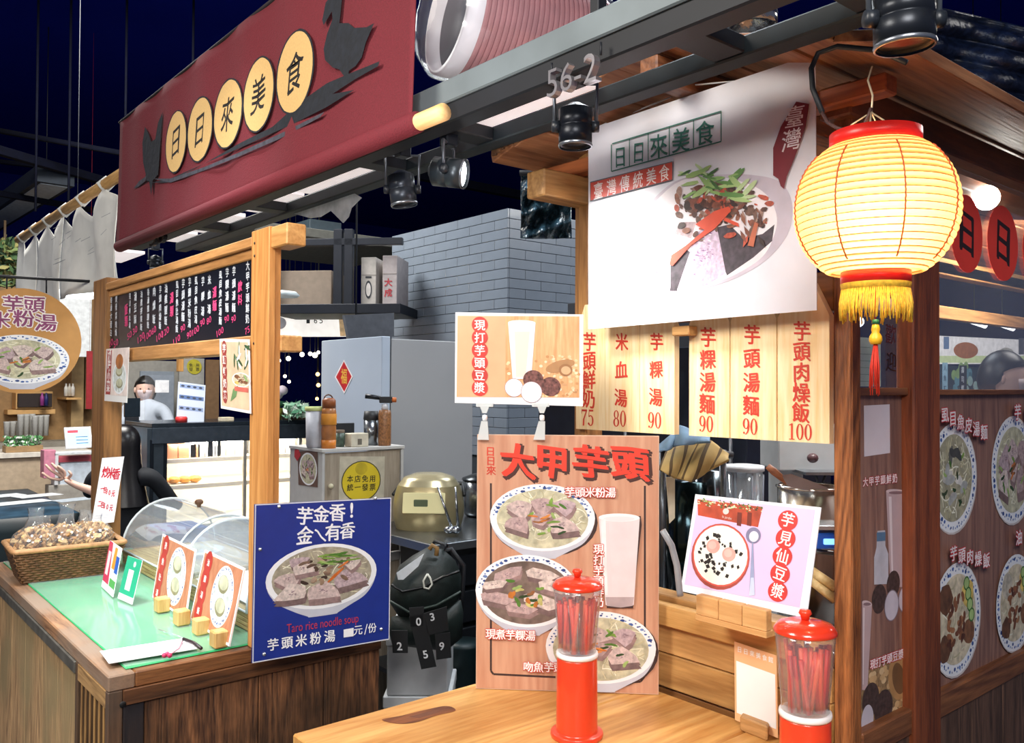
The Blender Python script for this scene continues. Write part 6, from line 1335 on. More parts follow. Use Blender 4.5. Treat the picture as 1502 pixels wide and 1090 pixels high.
for q, dg, lb in ((((622, 900), (655, 890), (658, 925), (628, 932)), ('3', 634, 905), 'black cloth tab printed 3 under the bag'), (((600, 905), (622, 900), (640, 978), (618, 982)), ('5', 624, 960), 'long black cloth strip printed 5 hanging lowest'), (((638, 930), (660, 928), (662, 965), (640, 968)), ('9', 648, 948), 'black cloth tab printed 9 at the right of the strips'), (((600, 892), (622, 890), (620, 918), (602, 920)), ('0', 614, 912), 'black cloth tab printed 0 close below the bag'), (((574, 925), (598, 925), (598, 958), (576, 958)), ('2', 586, 948), 'black cloth strip at the far end next to the blue sign')):
    pp = [at(x, y, 2.42) for x, y in q]; tb_ = MB().prism(pp, DP*.004).build('number_tab', mat('0c0f13', .7, noise=.2), t); tb_['label'] = lb
    P = Poster(tb_, pp[3]-DP*.003, pp[2]-DP*.003, pp[0]-DP*.003, noboard=True); P.text(dg[0], dg[1], dg[2], 12, mat('d9dce0'), bold=.03); P.O = P.O; P.done('print', 'numeral')

# ================================================================== inside the kiosk
t = thing('inner_counter', 'steel worktop inside the kiosk behind the serving window', 'counter', (2.1, 1.0, 0))
MB().box((1.42, .76, 1.0), (2.58, 1.26, 1.03)).build('worktop', mat('9aa0a6', .25, metal=.7, noise=.1), t); MB().box((1.44, .78, .0), (2.56, 1.24, 1.0)).build('cupboard', mat('1b1f26', .5), t)
# back of kiosk: dark equipment rack
bk_ = thing('equipment_rack', 'dark upright equipment rack behind the striped towel', 'rack', (2.2, 1.7, 0))
MB().box((2.05, 1.42, 0), (2.5, 2.3, 1.62)).build('rack_body', mat('161b28', .35, metal=.3, noise=.2), bk_)
for k in range(4): MB().tube([(2.03, 1.46+k*.2, .9), (2.03, 1.46+k*.2, 1.55)], .006, 8).build('rail_bar', mat('6a7078', .3, metal=.8), bk_)
# blender jug
c = at(1091, 735, 2.05); c.z = 1.03
pt = 1.5-(683-568)/1255*2.05
t = thing('blender_jug', 'clear ribbed plastic blender jug with a pale rim behind the pink sign', 'jug', c)
MB().lathe([(.0001, .0), (.036, 0), (.042, .1), (.044, pt-1.03-.012), (.042, pt-1.03-.012), (.038, .05), (.0001, .01)], c, n=28).build('jug', glass('acrylic'), t); MB().lathe([(.043, -.014), (.048, -.012), (.048, 0), (.03, .002), (.028, -.004)], (c.x, c.y, pt), n=28).build('rim', mat('c3c9d2', .4), t)
for k in range(6): a = 2*pi*k/6; MB().tube([c+Vector((.043*cos(a), .043*sin(a), .1)), c+Vector((.045*cos(a), .045*sin(a), pt-1.05))], .0025, 5).build('rib', mat('8d95a4', .3, alpha=.6), t)
# grey machine
c = at(1180, 700, 2.15); t = thing('grey_machine', 'light grey noodle machine with a wide head behind the price boards', 'machine', (c.x, c.y, 1.031))
MB().obox(at(1185, 655, 2.2), U_*.10, DP*.08, Vector((0, 0, .055))).build('machine_head', mat('aab0b4', .5, noise=.04), t); p = at(1152, 720, 2.24); MB().obox(Vector((p.x, p.y, 1.18)), U_*.03, DP*.05, Vector((0, 0, .15))).build('column', mat('a3a9ad', .5, noise=.04), t)
p = at(1200, 692, 2.1); MB().obox(p, U_*.05, DP*.05, Vector((0, 0, .004))).build('tray', mat('7f858c', .3, metal=.7), t); MB().tube([at(1195, 695, 2.08), at(1203, 715, 2.08), at(1212, 695, 2.08)], .004, 6).build('bracket', mat('3a3f46', .4), t)
p = at(1192, 672, 2.08); MB().ball(p, (.014, .014, .012), 10, 6).build('dial', mat('4a2f34', .4), t)
# pot with brown handled ladle
c = at(1190, 745, 1.62); c.z = 1.5-(757-568)/1255*1.62-.02; rz_ = .062
t = thing('stock_pot', 'tall stainless stock pot at the corner post inside the kiosk', 'pot', Vector((c.x, c.y, 1.031)))
ptop = 1.5-(714-568)/1255*1.62
MB().lathe([(.0001, 0), (rz_, 0), (rz_, ptop-1.031), (rz_-.002, ptop-1.031), (rz_-.003, .01), (.0001, .008)], (c.x, c.y, 1.031), n=36).build('pot_wall', mat('b3b2ae', .2, metal=.95, noise=.06), t); MB().lathe([(rz_-.002, -.003), (rz_+.003, -.001), (rz_+.003, .002), (rz_-.002, .003)], (c.x, c.y, ptop), n=36).build('pot_rim', mat('d0d0ce', .15, metal=.95), t)
t = thing('wooden_handle_ladle', 'ladle with a brown wooden handle lying across the stock pot rim', 'ladle', at(1150, 706, 1.58)); h0, h1 = at(1126, 684, 1.60), at(1156, 709, 1.58); MB().tube([h0, h0+(h1-h0)*.3, h1], [.006, .0075, .005], 10).build('handle', wood('9a5c38', '6b3a22', 'Y'), t)
MB().prism([at(*p, 1.56) for p in ((1148, 697), (1156, 711), (1195, 718), (1215, 716), (1185, 704), (1160, 695))], Vector((0, 0, -.004))).build('blade', mat('b9bfc6', .2, metal=.9), t)
# towels
def towel(pts, m_, label, nm, off, stripes=None):
    t = thing(nm, label, 'towel', at(pts[0][0][0], 700, 1.85))
    nu, nv = 24, 14
    def f(u_, v_):
        k = u_*(len(pts[0])-1); i = min(int(k), len(pts[0])-2); q = k-i; top = [pts[0][i][j]+(pts[0][i+1][j]-pts[0][i][j])*q for j in (0, 1)]; bot = [pts[1][i][j]+(pts[1][i+1][j]-pts[1][i][j])*q for j in (0, 1)]
        return at(top[0]+(bot[0]-top[0])*v_, top[1]+(bot[1]-top[1])*v_, off-.06*sin(v_*1.6)+.012*sin(u_*14+v_*3))
    o = MB().sheet(f, nu, nv, thick=.004).build('cloth', m_, t)
    if stripes:
        o.data.materials.append(stripes); o.data.materials.append(mat('6b5530', .9)); 
        for p in o.data.polygons:
            k = (p.index//nv) % nu; p.material_index = 1 if k % 4 == 0 else 0
    return t
towel((((975, 665), (1005, 652), (1040, 646), (1068, 668)), ((967, 690), (990, 702), (1012, 706), (1070, 676))), mat('a8905c', .9, noise=.1), 'brown and olive striped towel draped over the kiosk rack', 'striped_towel', 1.8, mat('54432c', .9))
towel((((967, 655), (985, 640), (998, 626), (1040, 643)), ((967, 664), (985, 657), (1005, 652), (1042, 650))), mat('6f93b8', .9, noise=.1), 'crumpled pale blue cloth on top of the striped towel', 'blue_cloth', 1.78)
MB_t = thing('hanging_cloth', 'thin off white cloth strip hanging below the striped towel', 'cloth', at(985, 740, 1.85)); MB().prism([at(*p, 1.85) for p in ((977, 700), (990, 700), (990, 760), (982, 768), (980, 740))], DP*.004).build('strip', mat('c4bca8', .9), MB_t)
t = thing('towel_rod', 'steel towel rod frame standing inside the kiosk window', 'rod', at(1000, 700, 1.87)); MB().tube([at(960, 655, 1.87), at(1075, 668, 1.87)], .008, 8).build('bar', mat('5a6068', .3, metal=.8), t)
for x in (972, 1060): p = at(x, 660, 1.88); MB().tube([p, (p.x, p.y, 1.03)], .008, 8).build('post', mat('5a6068', .3, metal=.8), t)
for x, r_, lab in ((1008, .05, 'dark metal canister under the striped towel'), (1040, .036, 'shiny steel cylinder beside the dark canister')):
    p = at(x, 760, 1.93); h_ = 1.5-((706 if x < 1020 else 690)-568)/1255*1.93-1.031; one('canister', MB().lathe([(.0001, 0), (r_, 0), (r_, h_), (.0001, h_)], (p.x, p.y, 1.031), n=24), mat('1d2b30' if x < 1020 else '50585e', .15, metal=.9), lab, 'canister')
t = thing('bent_tube', 'curved grey plastic hose inside the kiosk window beside the large board', 'hose', at(980, 800, 1.6)); MB().tube([at(*p, 1.45) for p in ((972, 778), (985, 800), (993, 830), (997, 868), (998, 874))], .0055, 8).build('hose', mat('8d9094', .4), t)
# scale, rolling pins, bowl
p = at(1207, 790, 1.5); t = thing('digital_scale', 'blue framed kitchen scale beside the corner post', 'scale', p); MB().obox(p, U_*.022, DP*.03, Vector((0, 0, .014))).build('scale_body', mat('1f56b8', .4, noise=.1), t); MB().obox(at(1207, 770, 1.5), U_*.03, DP*.035, Vector((0, 0, .004))).build('pan', mat('c9ced4', .25, metal=.8), t); MB().obox(p-DP*.031, U_*.01, DP*.001, Vector((0, 0, .005))).build('display', mat('7fc4ff', .3, noise=0, emit=1.2), t)
MB().tube([at(1195, 808, 1.5), at(1222, 812, 1.5)], .004, 6).build('foot_bar', mat('777c82', .3, metal=.7), t)
for y0_, y1_, lab in ((835, 862, 'upper wooden rolling pin below the scale'), (848, 880, 'lower wooden rolling pin below the scale')): t = one('rolling_pin', MB().tube([at(1186, y0_, 1.46), at(1226, y1_, 1.44)], .0085, 10), wood('d9c08a', 'b89a62', 'X'), lab, 'rolling pin', 'rolling pins in the kiosk')
p = at(1208, 905, 1.62); one('green_bowl', MB().lathe([(.0001, -.02), (.03, -.02), (.045, 0), (.052, .022), (.05, .022), (.042, 0), (.0001, -.012)], p, n=30), mat('8b9a94', .5), 'grey green bowl on its side of the ledge by the corner post', 'bowl')
# rail of grey wall behind price boards
one('dark_back_panel', MB().box((2.86, 2.0, 0), (2.9, 3.0, 1.9)), mat('141a26', .6, noise=.1), 'dark panel standing far inside between kiosk and kitchen', 'panel')

# ================================================================== hall beyond the left stall
# seated woman with long hair, raised hand
W0 = at(182, 622, 5.0); wx, wy, hz = W0.x, W0.y, W0.z
def skin(name, joints, edges, m_, parent, sub=2):
    me = bpy.data.meshes.new(name); base = Vector(parent.location); me.from_pydata([tuple(Vector(j[0])-base) for j in joints], edges, [])
    o = bpy.data.objects.new(name, me); COL.objects.link(o); o.parent = parent
    md = o.modifiers.new('skin', 'SKIN')
    for i, j in enumerate(joints):
        sv = me.skin_vertices[0].data[i]; r = j[1]; sv.radius = r if isinstance(r, tuple) else (r, r); sv.use_root = (i == 0)
    if sub: s2 = o.modifiers.new('sub', 'SUBSURF'); s2.levels = sub; s2.render_levels = sub
    me.materials.append(m_)
    dg = bpy.context.evaluated_depsgraph_get(); m2 = bpy.data.meshes.new_from_object(o.evaluated_get(dg)); o.modifiers.clear(); o.data = m2
    for p in m2.polygons: p.use_smooth = True
    return o
SKN = mat('dcb3a0', .55, noise=.05); HAIR = mat('0e0c10', .3, noise=.3, scale=40)
wo = thing('person', 'seated person with long straight black hair, one open hand raised over the table', 'person', (wx, wy, 0))
hc = Vector((wx, wy, hz-.125))
BDY = mat('14181f', .8, noise=.15)
side = U_; fwd = DP
J = [((hc.x, hc.y, .47), (.15, .13)), ((hc.x, hc.y, .62), (.14, .11)), ((hc.x, hc.y, .82), (.15, .10)), ((hc.x, hc.y, .95), (.13, .085)), ((hc.x, hc.y, 1.03), (.05, .05)), (tuple(hc), (.075, .085)), (tuple(hc+Vector((0, 0, .07))), (.06, .07))]
V = lambda s_, f_, z_: tuple(Vector((hc.x, hc.y, 0))+side*s_+fwd*f_+Vector((0, 0, z_)))
J += [(V(-.17, 0, .96), .055), (V(-.26, .12, .83), .045), (V(.17, 0, .96), .055), (V(.26, .1, .78), .045), (V(.2, .3, .76), .035), (V(-.1, .1, .5), .09), (V(-.12, .45, .5), .07), (V(-.12, .48, .1), .045), (V(-.12, .58, .05), .04), (V(.1, .1, .5), .09), (V(.12, .45, .5), .07), (V(.12, .48, .1), .045), (V(.12, .58, .05), .04)]
skin('body', J, [(0, 1), (1, 2), (2, 3), (3, 4), (4, 5), (5, 6), (3, 7), (7, 8), (3, 9), (9, 10), (10, 11), (0, 12), (12, 13), (13, 14), (14, 15), (0, 16), (16, 17), (17, 18), (18, 19)], BDY, wo)
hm = MB()
def hf(u_, v_):
    th_ = 2*pi*u_; 
    if v_ < .35: q = v_/.35; r = .105*sin(q*pi/2)**.8; z_ = hz-.0-.11*(1-cos(q*pi/2))
    else: q = (v_-.35)/.65; r = .105-.012*sin(q*pi)+.035*q; z_ = hz-.11-.36*q
    return Vector((hc.x, hc.y, z_))+side*r*cos(th_)*1.0-fwd*(r*sin(th_)*.9 if sin(th_) > 0 else r*sin(th_)*.5)-fwd*.015+side*.03*max(0, v_-.4)
hm.sheet(hf, 28, 18); hm.build('hair', HAIR, wo)
# forearm and open hand of the same person
wr_ = at(112, 712, 4.86); el = at(158, 728, 4.9); pc = at(95, 703, 4.86)
HJ = [(tuple(el), .032), (tuple(el+(wr_-el)*.5), .028), (tuple(wr_), .020), (tuple(pc), (.034, .014))]
HE = [(0, 1), (1, 2), (2, 3)]
skin('arm', HJ, HE, SKN, wo, 2)
for i, ((bx_, by_), (mx_, my_), (tx_, ty_)) in enumerate((((88, 704), (74, 702), (61, 693)), ((88, 698), (75, 690), (66, 681)), ((91, 694), (82, 686), (75, 679)), ((95, 693), (89, 687), (84, 683)), ((100, 702), (105, 696), (100, 690)))):
    skin('finger', [(tuple(at(94, 701, 4.86)), .010), (tuple(at(bx_, by_, 4.86)), .010), (tuple(at(mx_, my_, 4.84)), .0085), (tuple(at(tx_, ty_, 4.84)), .007)], [(0, 1), (1, 2), (2, 3)], SKN, wo, 1)
st_ = thing('stool', 'dark round stool under the seated person with long hair', 'stool', (wx, wy, 0)); MB().lathe([(.0001, .38), (.16, .38), (.17, .36), (.16, .34), (.0001, .34)], (wx, wy, 0), n=20).build('seat', DK, st_)
for k in range(3): a = 2*pi*k/3; MB().tube([(wx+.12*cos(a), wy+.12*sin(a), .34), (wx+.16*cos(a), wy+.16*sin(a), 0)], .012, 6).build('leg', DK, st_)
# table with dark printed cloth
t = thing('cloth_table', 'table under a dark printed tablecloth with blue and green tones', 'table', (.7, 6.1, 0))
MB().box((-1.0, 5.47, .715), (1.26, 6.9, .745)).build('table_top', mat('777b80'), t)
for x in (-.9, 1.16):
    for y in (5.55, 6.8): MB().box((x, y, 0), (x+.05, y+.05, .715)).build('leg', DK, t)
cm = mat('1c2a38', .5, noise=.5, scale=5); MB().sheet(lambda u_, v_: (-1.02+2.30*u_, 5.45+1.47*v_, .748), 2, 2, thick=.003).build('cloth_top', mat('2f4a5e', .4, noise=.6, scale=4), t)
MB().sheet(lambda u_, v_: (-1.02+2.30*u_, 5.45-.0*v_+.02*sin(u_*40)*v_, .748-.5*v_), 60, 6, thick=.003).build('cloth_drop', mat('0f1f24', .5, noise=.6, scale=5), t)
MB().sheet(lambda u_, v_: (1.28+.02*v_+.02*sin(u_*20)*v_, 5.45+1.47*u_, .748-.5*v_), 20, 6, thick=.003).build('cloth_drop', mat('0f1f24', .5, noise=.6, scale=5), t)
for px, py, w_, lab, hx in ((30, 737, .16, 'white paper sheet lying far on the dark tablecloth', 'd9dde0'), (55, 727, .13, 'white folded leaflet on the blue printed part of the tablecloth', 'e6e8ea'), (108, 733, .11, 'pale grey card lying on the tablecloth near the raised hand', 'a9b3bb'), (8, 727, .10, 'small white dish card at the frame edge on the tablecloth', 'e0e3e6')):
    p = on_z(px, py, .752); one('paper_sheet', MB().obox(p, Vector((w_, .03, 0)), Vector((-.02, .07, 0)), Vector((0, 0, .0015))), mat(hx, .6), lab, 'paper')
# stall opposite: counter, garnish, shelf, cups, screen
OY = 7.6
t = thing('opposite_counter', 'pale front counter of the stall across the hall', 'counter', (1.0, OY, 0))
MB().box((.2, OY, 0), (1.85, OY+.5, .92)).build('counter_body', mat('b9a58c', .6, noise=.1), t); MB().box((.18, OY-.03, .92), (1.87, OY+.5, .96)).build('counter_top', mat('d9d2c6', .5), t)
p = on_y(40, 683, OY+.05); t = thing('garnish_tray', 'brown tray of leafy green garnish with white flowers on the opposite counter', 'plant', (p.x, OY+.1, .96))
x0_, x1_ = on_y(8, 690, OY).x, on_y(63, 690, OY).x; MB().box((x0_, OY, .961), (x1_, OY+.15, 1.01)).build('tray', mat('a5855c', .6), t)
g = MB()
for k in range(260): q = Vector((rnd.uniform(x0_+.01, x1_-.01), OY+rnd.uniform(.0, .14), 1.01+rnd.uniform(0, .07))); a_ = Vector((rnd.gauss(0, 1), rnd.gauss(0, 1), rnd.gauss(0, 1))).normalized(); b_ = a_.orthogonal(); g.add([q-a_*.02, q-b_*.01, q+a_*.02, q+b_*.01], [[0, 1, 2, 3]], mat(rnd.choice(('4f8a4f', '6fa86a', '3a6f42', 'dfe6dc')), .6, noise=0))
o = g.build('leaves', None, t); o['kind'] = 'stuff'
WDB = wood('c08f58', '96683a', 'X', .5, 4, bump=0)
bw = thing('opposite_back_wall', 'tan wooden back wall with shelves in the stall across the hall', 'wall panel', (1.6, 9.2, 0))
MB().box((-.6, 9.3, 0), (2.62, 9.36, 2.5)).build('wall_board', mat('a98455', .6, noise=.1), bw)
def atY(px, py, y): return on_y(px, py, y)
for (x0, y0, x1, y1, m_) in ((20, 574, 74, 600, 'e0b070'), (22, 577, 72, 597, '2a1c1a'), (8, 600, 78, 608, 'e0b070'), (100, 440, 121, 642, 'b99a6a'), (121, 515, 135, 600, '8a7048'), (10, 652, 100, 680, 'a89c88'), (8, 642, 60, 662, 'c9bfae')):
    a, b = atY(x0, y1, 9.2), atY(x1, y0, 9.2); dd = .04 if m_ == '2a1c1a' else 0; MB().box((a.x, 9.1-dd, a.z), (b.x, 9.28, b.z)).build('shelf_board', mat(m_, .6, noise=.08), bw)
for k, (px, py, h_, lab) in enumerate(((20, 640, 16, 'short'), (40, 640, 24, 'tall'), (61, 640, 23, 'tall'))):
    p = atY(px, py, 8.9); hh = h_/1255*10.6; w_ = .06
    for j in range(3):
        q = thing('cup_stack', '%s stack of white paper cups in the %s cluster across the hall' % (('nearest', 'middle', 'farthest')[j], ('short', 'middle', 'last')[k]), 'cup stack', (p.x+(j-1)*.055, 8.9+j*.05, p.z), group='cup stacks on the opposite stall'); MB().lathe([(.0001, 0), (.022, 0), (.027, hh*.9), (.03, hh), (.0001, hh)], (p.x+(j-1)*.055, 8.9+j*.05, p.z), n=12).build('cups', mat('c4c4bf', .5, noise=.1, scale=60), q)
p = atY(40, 648, 8.9); one('cup_shelf', MB().box((p.x-.35, 8.8, p.z-.06), (p.x+.8, 9.1, p.z-.0)), mat('9a9284', .6), 'pale shelf carrying the cup stacks of the opposite stall', 'shelf')
a, b = on_y(90, 583, 9.1), on_y(112, 580, 9.1); MB().box((a.x, 8.9, a.z-.02), (b.x, 9.28, a.z)).build('shelf_board', mat('e0b070', .6), bw)
for k, (px, py, hx) in enumerate(((96, 575, 'e3e0d6'), (101, 575, 'd0c8b8'), (106, 575, 'e6e2da'), (61, 589, '9a3f8a'), (67, 589, '2a2f6a'))): p = atY(px, py+6, 9.0); one('small_bottle', MB().lathe([(.0001, 0), (.018, 0), (.018, .08), (.008, .1), (.008, .12), (.0001, .12)], (p.x, 8.98, p.z), n=10), mat(hx, .4), ('first', 'second', 'third', 'purple', 'navy')[k]+(' pale bottle on the bright side shelf across the hall' if k < 3 else ' bottle in the dark shelf niche across the hall'), 'bottle')
p = on_y(106, 650, 7.2); t = thing('order_screen', 'tilted white order screen with pale blue display across the hall', 'screen', p); P = Poster(t, on_y(97, 658, 7.2), on_y(136, 656, 7.2), on_y(94, 627, 7.25), .02, mat('e9ecef', .4)); P.full(mat('9cc8ee', .4, noise=0, emit=.8), .012); P.rect(.02, P.h*.72, P.w*.5, P.h*.85, mat('c94a5a', noise=0))
for k in range(3): P.rect(P.w*.4, P.h*(.2+.15*k), P.w*.85, P.h*(.24+.15*k), mat('4a6a90', noise=0))
P.done()
t = thing('pink_shelf_box', 'pink and white open shelf box with trays under the order screen', 'box', on_y(100, 700, 7.1)); a, b = on_y(70, 712, 7.15), on_y(136, 700, 7.15); MB().box((a.x, 7.12, 0), (b.x, 7.24, a.z)).build('cupboard', mat('a9a39a', .6), t)
for (x0, y0, x1, y1, m_, yy_) in ((64, 660, 82, 702, 'd88aa0', 7.1), (80, 662, 136, 668, 'dfe3e6', 7.1), (80, 666, 86, 712, 'dfe0e2', 7.1), (86, 668, 136, 681, 'b8505e', 7.3), (88, 678, 136, 712, 'c9d4e0', 7.15)): a, b = on_y(x0, y1, yy_), on_y(x1, y0, yy_); MB().box((a.x, yy_, a.z), (b.x, yy_+.12, b.z)).build('panel', mat(m_, .6), t)
# display case
SY_ = 6.1
a, b = on_y(240, 738, SY_), on_y(458, 622, SY_)
t = thing('display_case', 'black framed refrigerated display case with lit cream shelves', 'display case', ((a.x+b.x)/2, SY_+.3, 0)); ztop_ = on_y(330, 621, SY_).z; x0 = on_y(222, 700, SY_).x; x1 = x0+1.6
CF = mat('1c232c', .25, metal=.5)
MB().box((x0, SY_, ztop_-.02), (x1, SY_+.62, ztop_+.01)).build('case_top', mat('272f38', .2, metal=.3), t); MB().box((x0, SY_-.01, ztop_-.13), (x1, SY_+.02, ztop_-.02)).build('lamp_housing', mat('56616d', .25, metal=.7), t)
MB().box((x0, SY_, 0), (x1, SY_+.62, .42)).build('plinth', CF, t); MB().box((x0, SY_+.56, .42), (x1, SY_+.62, ztop_-.02)).build('back_panel', mat('f0e6d2', .5, noise=0), t)
for px in (222, 242, 359, 440): x = on_y(px, 700, SY_).x; MB().box((x-.012, SY_-.006, .42), (x+.012, SY_+.02, ztop_-.1)).build('mullion', CF if px < 300 else mat('b9b4aa', .3, metal=.5), t)
for k, py in enumerate((672, 710)): z_ = on_y(300, py, SY_).z; MB().box((x0+.1, SY_+.03, z_-.012), (x1-.02, SY_+.55, z_)).build('case_shelf', mat('e6dcc6', .4, noise=0), t); MB().box((x0+.1, SY_+.025, z_-.03), (x1-.02, SY_+.03, z_)).build('price_strip', mat('f3ead8', .4, noise=0), t)
MB().box((x0+.03, SY_+.004, .42), (x1, SY_+.008, ztop_-.1)).build('front_glass', glass('window_glass', (.97, .98, 1), .06, .01), t)
MB().box((x0-.03, SY_+.0, .42), (x0+.09, SY_+.6, ztop_-.02)).build('side_wall', mat('39434c', .3, metal=.3), t); MB().box((x0+.1, SY_+.03, .42), (x1-.02, SY_+.55, .5)).build('case_floor', mat('e8e0d0', .5), t)
for k, (px, py, w_, h_, hx, lab) in enumerate(((262, 671, .16, .10, 'd9946a', 'row of orange boxed pastries on the top case shelf'), (302, 671, .12, .12, 'efe9e0', 'first stack of white cake boxes on the top case shelf'), (332, 671, .14, .12, 'e6e0d6', 'second stack of white cake boxes on the top case shelf'), (405, 668, .16, .12, 'f0ebe4', 'white cake boxes in the case beyond the post'), (270, 706, .15, .05, 'e0983c', 'golden bread loaves on the lower case shelf'))):
    p = on_y(px, py, SY_+.05); p.z = on_y(300, 672 if k < 4 else 710, SY_).z; g = MB()
    q = thing('pastry_stack', lab, 'pastries', (p.x, SY_+.12, p.z+.001))
    for j in range(4):
        if k == 4: MB().ball((p.x-.12+j*.075, SY_+.13, p.z+.028), (.045, .05, .026), 12, 6, jit=.05, rnd=rnd).build('loaf', mat(hx, .6, noise=.3, scale=30), q)
        else: MB().box((p.x-w_+j*w_/2+.004, SY_+.06, p.z+.002), (p.x-w_+(j+1)*w_/2-.004, SY_+.2, p.z+h_)).build('cake_box', mat(hx, .6, noise=.05), q)
light('AREA', 'case_lamp', ((x0+x1)/2+.05, SY_+.06, ztop_-.13), 13, (1, .93, .8), 1.4, ((x0+x1)/2+.05, SY_+.3, .6), size_y=.05)
for z_ in (on_y(300, 672, SY_).z-.035, on_y(300, 710, SY_).z-.035): light('AREA', 'case_lamp', ((x0+x1)/2+.05, SY_+.10, z_), 7, (1, .93, .8), 1.4, ((x0+x1)/2+.05, SY_+.35, z_-.3), size_y=.04)
# on the case: red dispenser, cream tin, notices
p = on_y(266, 619, SY_+.1); one('red_tape_roll', MB().lathe([(.0001, 0), (.04, 0), (.042, .03), (.035, .04), (.0001, .04)], (p.x, SY_+.1, ztop_+.011), n=16), mat('d83a3a', .4), 'small red dish on top of the display case', 'dish')
p = on_y(332, 619, SY_+.1); one('cream_tin', MB().box((p.x-.04, SY_+.08, ztop_+.011), (p.x+.05, SY_+.16, ztop_+.04)), mat('d9cdb2', .5), 'cream tin on the display case near the hanging poster', 'tin')
t = thing('price_calendar', 'blue printed picture price sheet standing on the display case', 'notice', on_y(280, 617, SY_+.15)); P = Poster(t, on_y(259, 618, SY_+.15), on_y(299, 622, SY_+.15), on_y(262, 560, SY_+.2), .01, mat('cfd9ec', .5, noise=0)); 
for r in range(3):
    P.rect(P.w*.05, P.h*(.86-.28*r)-.0, P.w*.95, P.h*(.96-.28*r), mat('8fa2c8' if r != 1 else '5f78a8', noise=0))
    for k in range(4): P.ell_uv(P.w*(.16+.22*k), P.h*(.91-.28*r), P.w*.07, P.h*.028, mat('3f4658', noise=0), n=10)
P.done()
# worker with mask
wk = at(213, 553, 7.2); t = thing('person', 'masked stall worker in a pale top leaning over behind the display case', 'person', (wk.x, wk.y, 0)); hc = Vector((wk.x, wk.y, wk.z-.11)); TOP = mat('c4ccd6', .8, noise=.05)
V = lambda s_, f_, z_: tuple(Vector((hc.x, hc.y, 0))+side*s_+fwd*f_+Vector((0, 0, z_)))
skin('body', [(V(0, 0, .9), (.15, .12)), (V(0, 0, 1.1), (.14, .11)), (V(0, -.02, 1.3), (.13, .1)), (V(0, -.02, 1.38), .05), (V(-.17, 0, 1.28), .055), (V(-.22, -.1, 1.05), .045), (V(-.1, -.25, 1.02), .035), (V(.17, 0, 1.28), .055), (V(.25, -.05, 1.12), .045), (V(.32, -.3, 1.15), .032), (V(-.1, 0, .8), .09), (V(-.1, 0, .45), .065), (V(-.1, 0, .0), .05), (V(.1, 0, .8), .09), (V(.1, 0, .45), .065), (V(.1, 0, .0), .05)], [(0, 1), (1, 2), (2, 3), (2, 4), (4, 5), (5, 6), (2, 7), (7, 8), (8, 9), (0, 10), (10, 11), (11, 12), (0, 13), (13, 14), (14, 15)], TOP, t)
def head(hc, f_, par, hair, mask, r=.085):
    s_ = Vector((-f_.y, f_.x, 0)); mb = MB(); mb.ball((0, 0, 0), (1, 1, 1), 20, 14)
    vs = [hc+s_*v.x*r*.88+f_*v.y*r*1.05*(1 if v.y > -.2 else .95)+Vector((0, 0, v.z*r*1.28*(1 if v.z > 0 else 1.05)))-f_*(0) for v in mb.v]; MB().add(vs, mb.f, None, True).build('head', SKN, par)
    MB().ball(hc+f_*r*1.08-Vector((0, 0, r*.12)), (.014, .014, .018), 8, 6).build('nose', SKN, par)
    for q in (1, -1):
        MB().ball(hc+f_*r*.93+s_*q*r*.36+Vector((0, 0, r*.12)), (.009, .008, .005), 8, 6).build('eye', mat('1a1413', .3, noise=0), par); MB().ball(hc+s_*q*r*.9, (.012, .014, .025), 8, 6).build('ear', SKN, par)
    vs = []
    for v in mb.v: k = 1.13; z_ = v.z; y_ = min(v.y, .86 if z_ > .3 else (.1 if z_ > -.1 else -.2)); vs.append(hc+s_*v.x*r*.92*k+f_*(y_*r*1.05*k-.008)+Vector((0, 0, max(z_, -.75)*r*1.3*k)))
    MB().add(vs, mb.f, None, True).build('hair', mat(hair, .4, noise=.3, scale=40), par)
    if mask:
        vs = []
        for v in mb.v: vs.append(hc+s_*v.x*r*.82+f_*(max(v.y, .1)*r*1.16)+Vector((0, 0, (max(-.95, min(.0, v.z)))*r*1.25)))
        MB().add(vs, mb.f, None, True).build('face_mask', mat(mask, .8), par)
head(hc, (-fwd*.8+side*.3).normalized(), t, '15120f', 'e3cfd0')
t = thing('clear_partition', 'clear partition screen with a white note in front of the masked worker', 'screen', on_y(240, 600, 5.9)); a, b = on_y(212, 618, 5.9), on_y(255, 550, 5.9); MB().box((a.x, 5.9, a.z), (b.x, 5.906, b.z)).build('pane', glass('window_glass', (.97, .98, 1), .06, .01), t); a, b = on_y(228, 576, 5.88), on_y(248, 558, 5.88); MB().box((a.x, 5.88, a.z), (b.x, 5.888, b.z)).build('note', mat('f2f2f6', .6), t)
t = thing('cash_monitor', 'small black monitor standing below the masked worker', 'monitor', on_y(196, 610, 7.0)); a, b = on_y(183, 612, 7.0), on_y(206, 584, 7.0); MB().box(((a.x+b.x)/2-.05, 7.0, 0), ((a.x+b.x)/2+.05, 7.03, a.z)).build('stand', DK, t); MB().box((a.x, 7.0, a.z), (b.x, 7.03, b.z)).build('screen', mat('1c252d', .2), t)
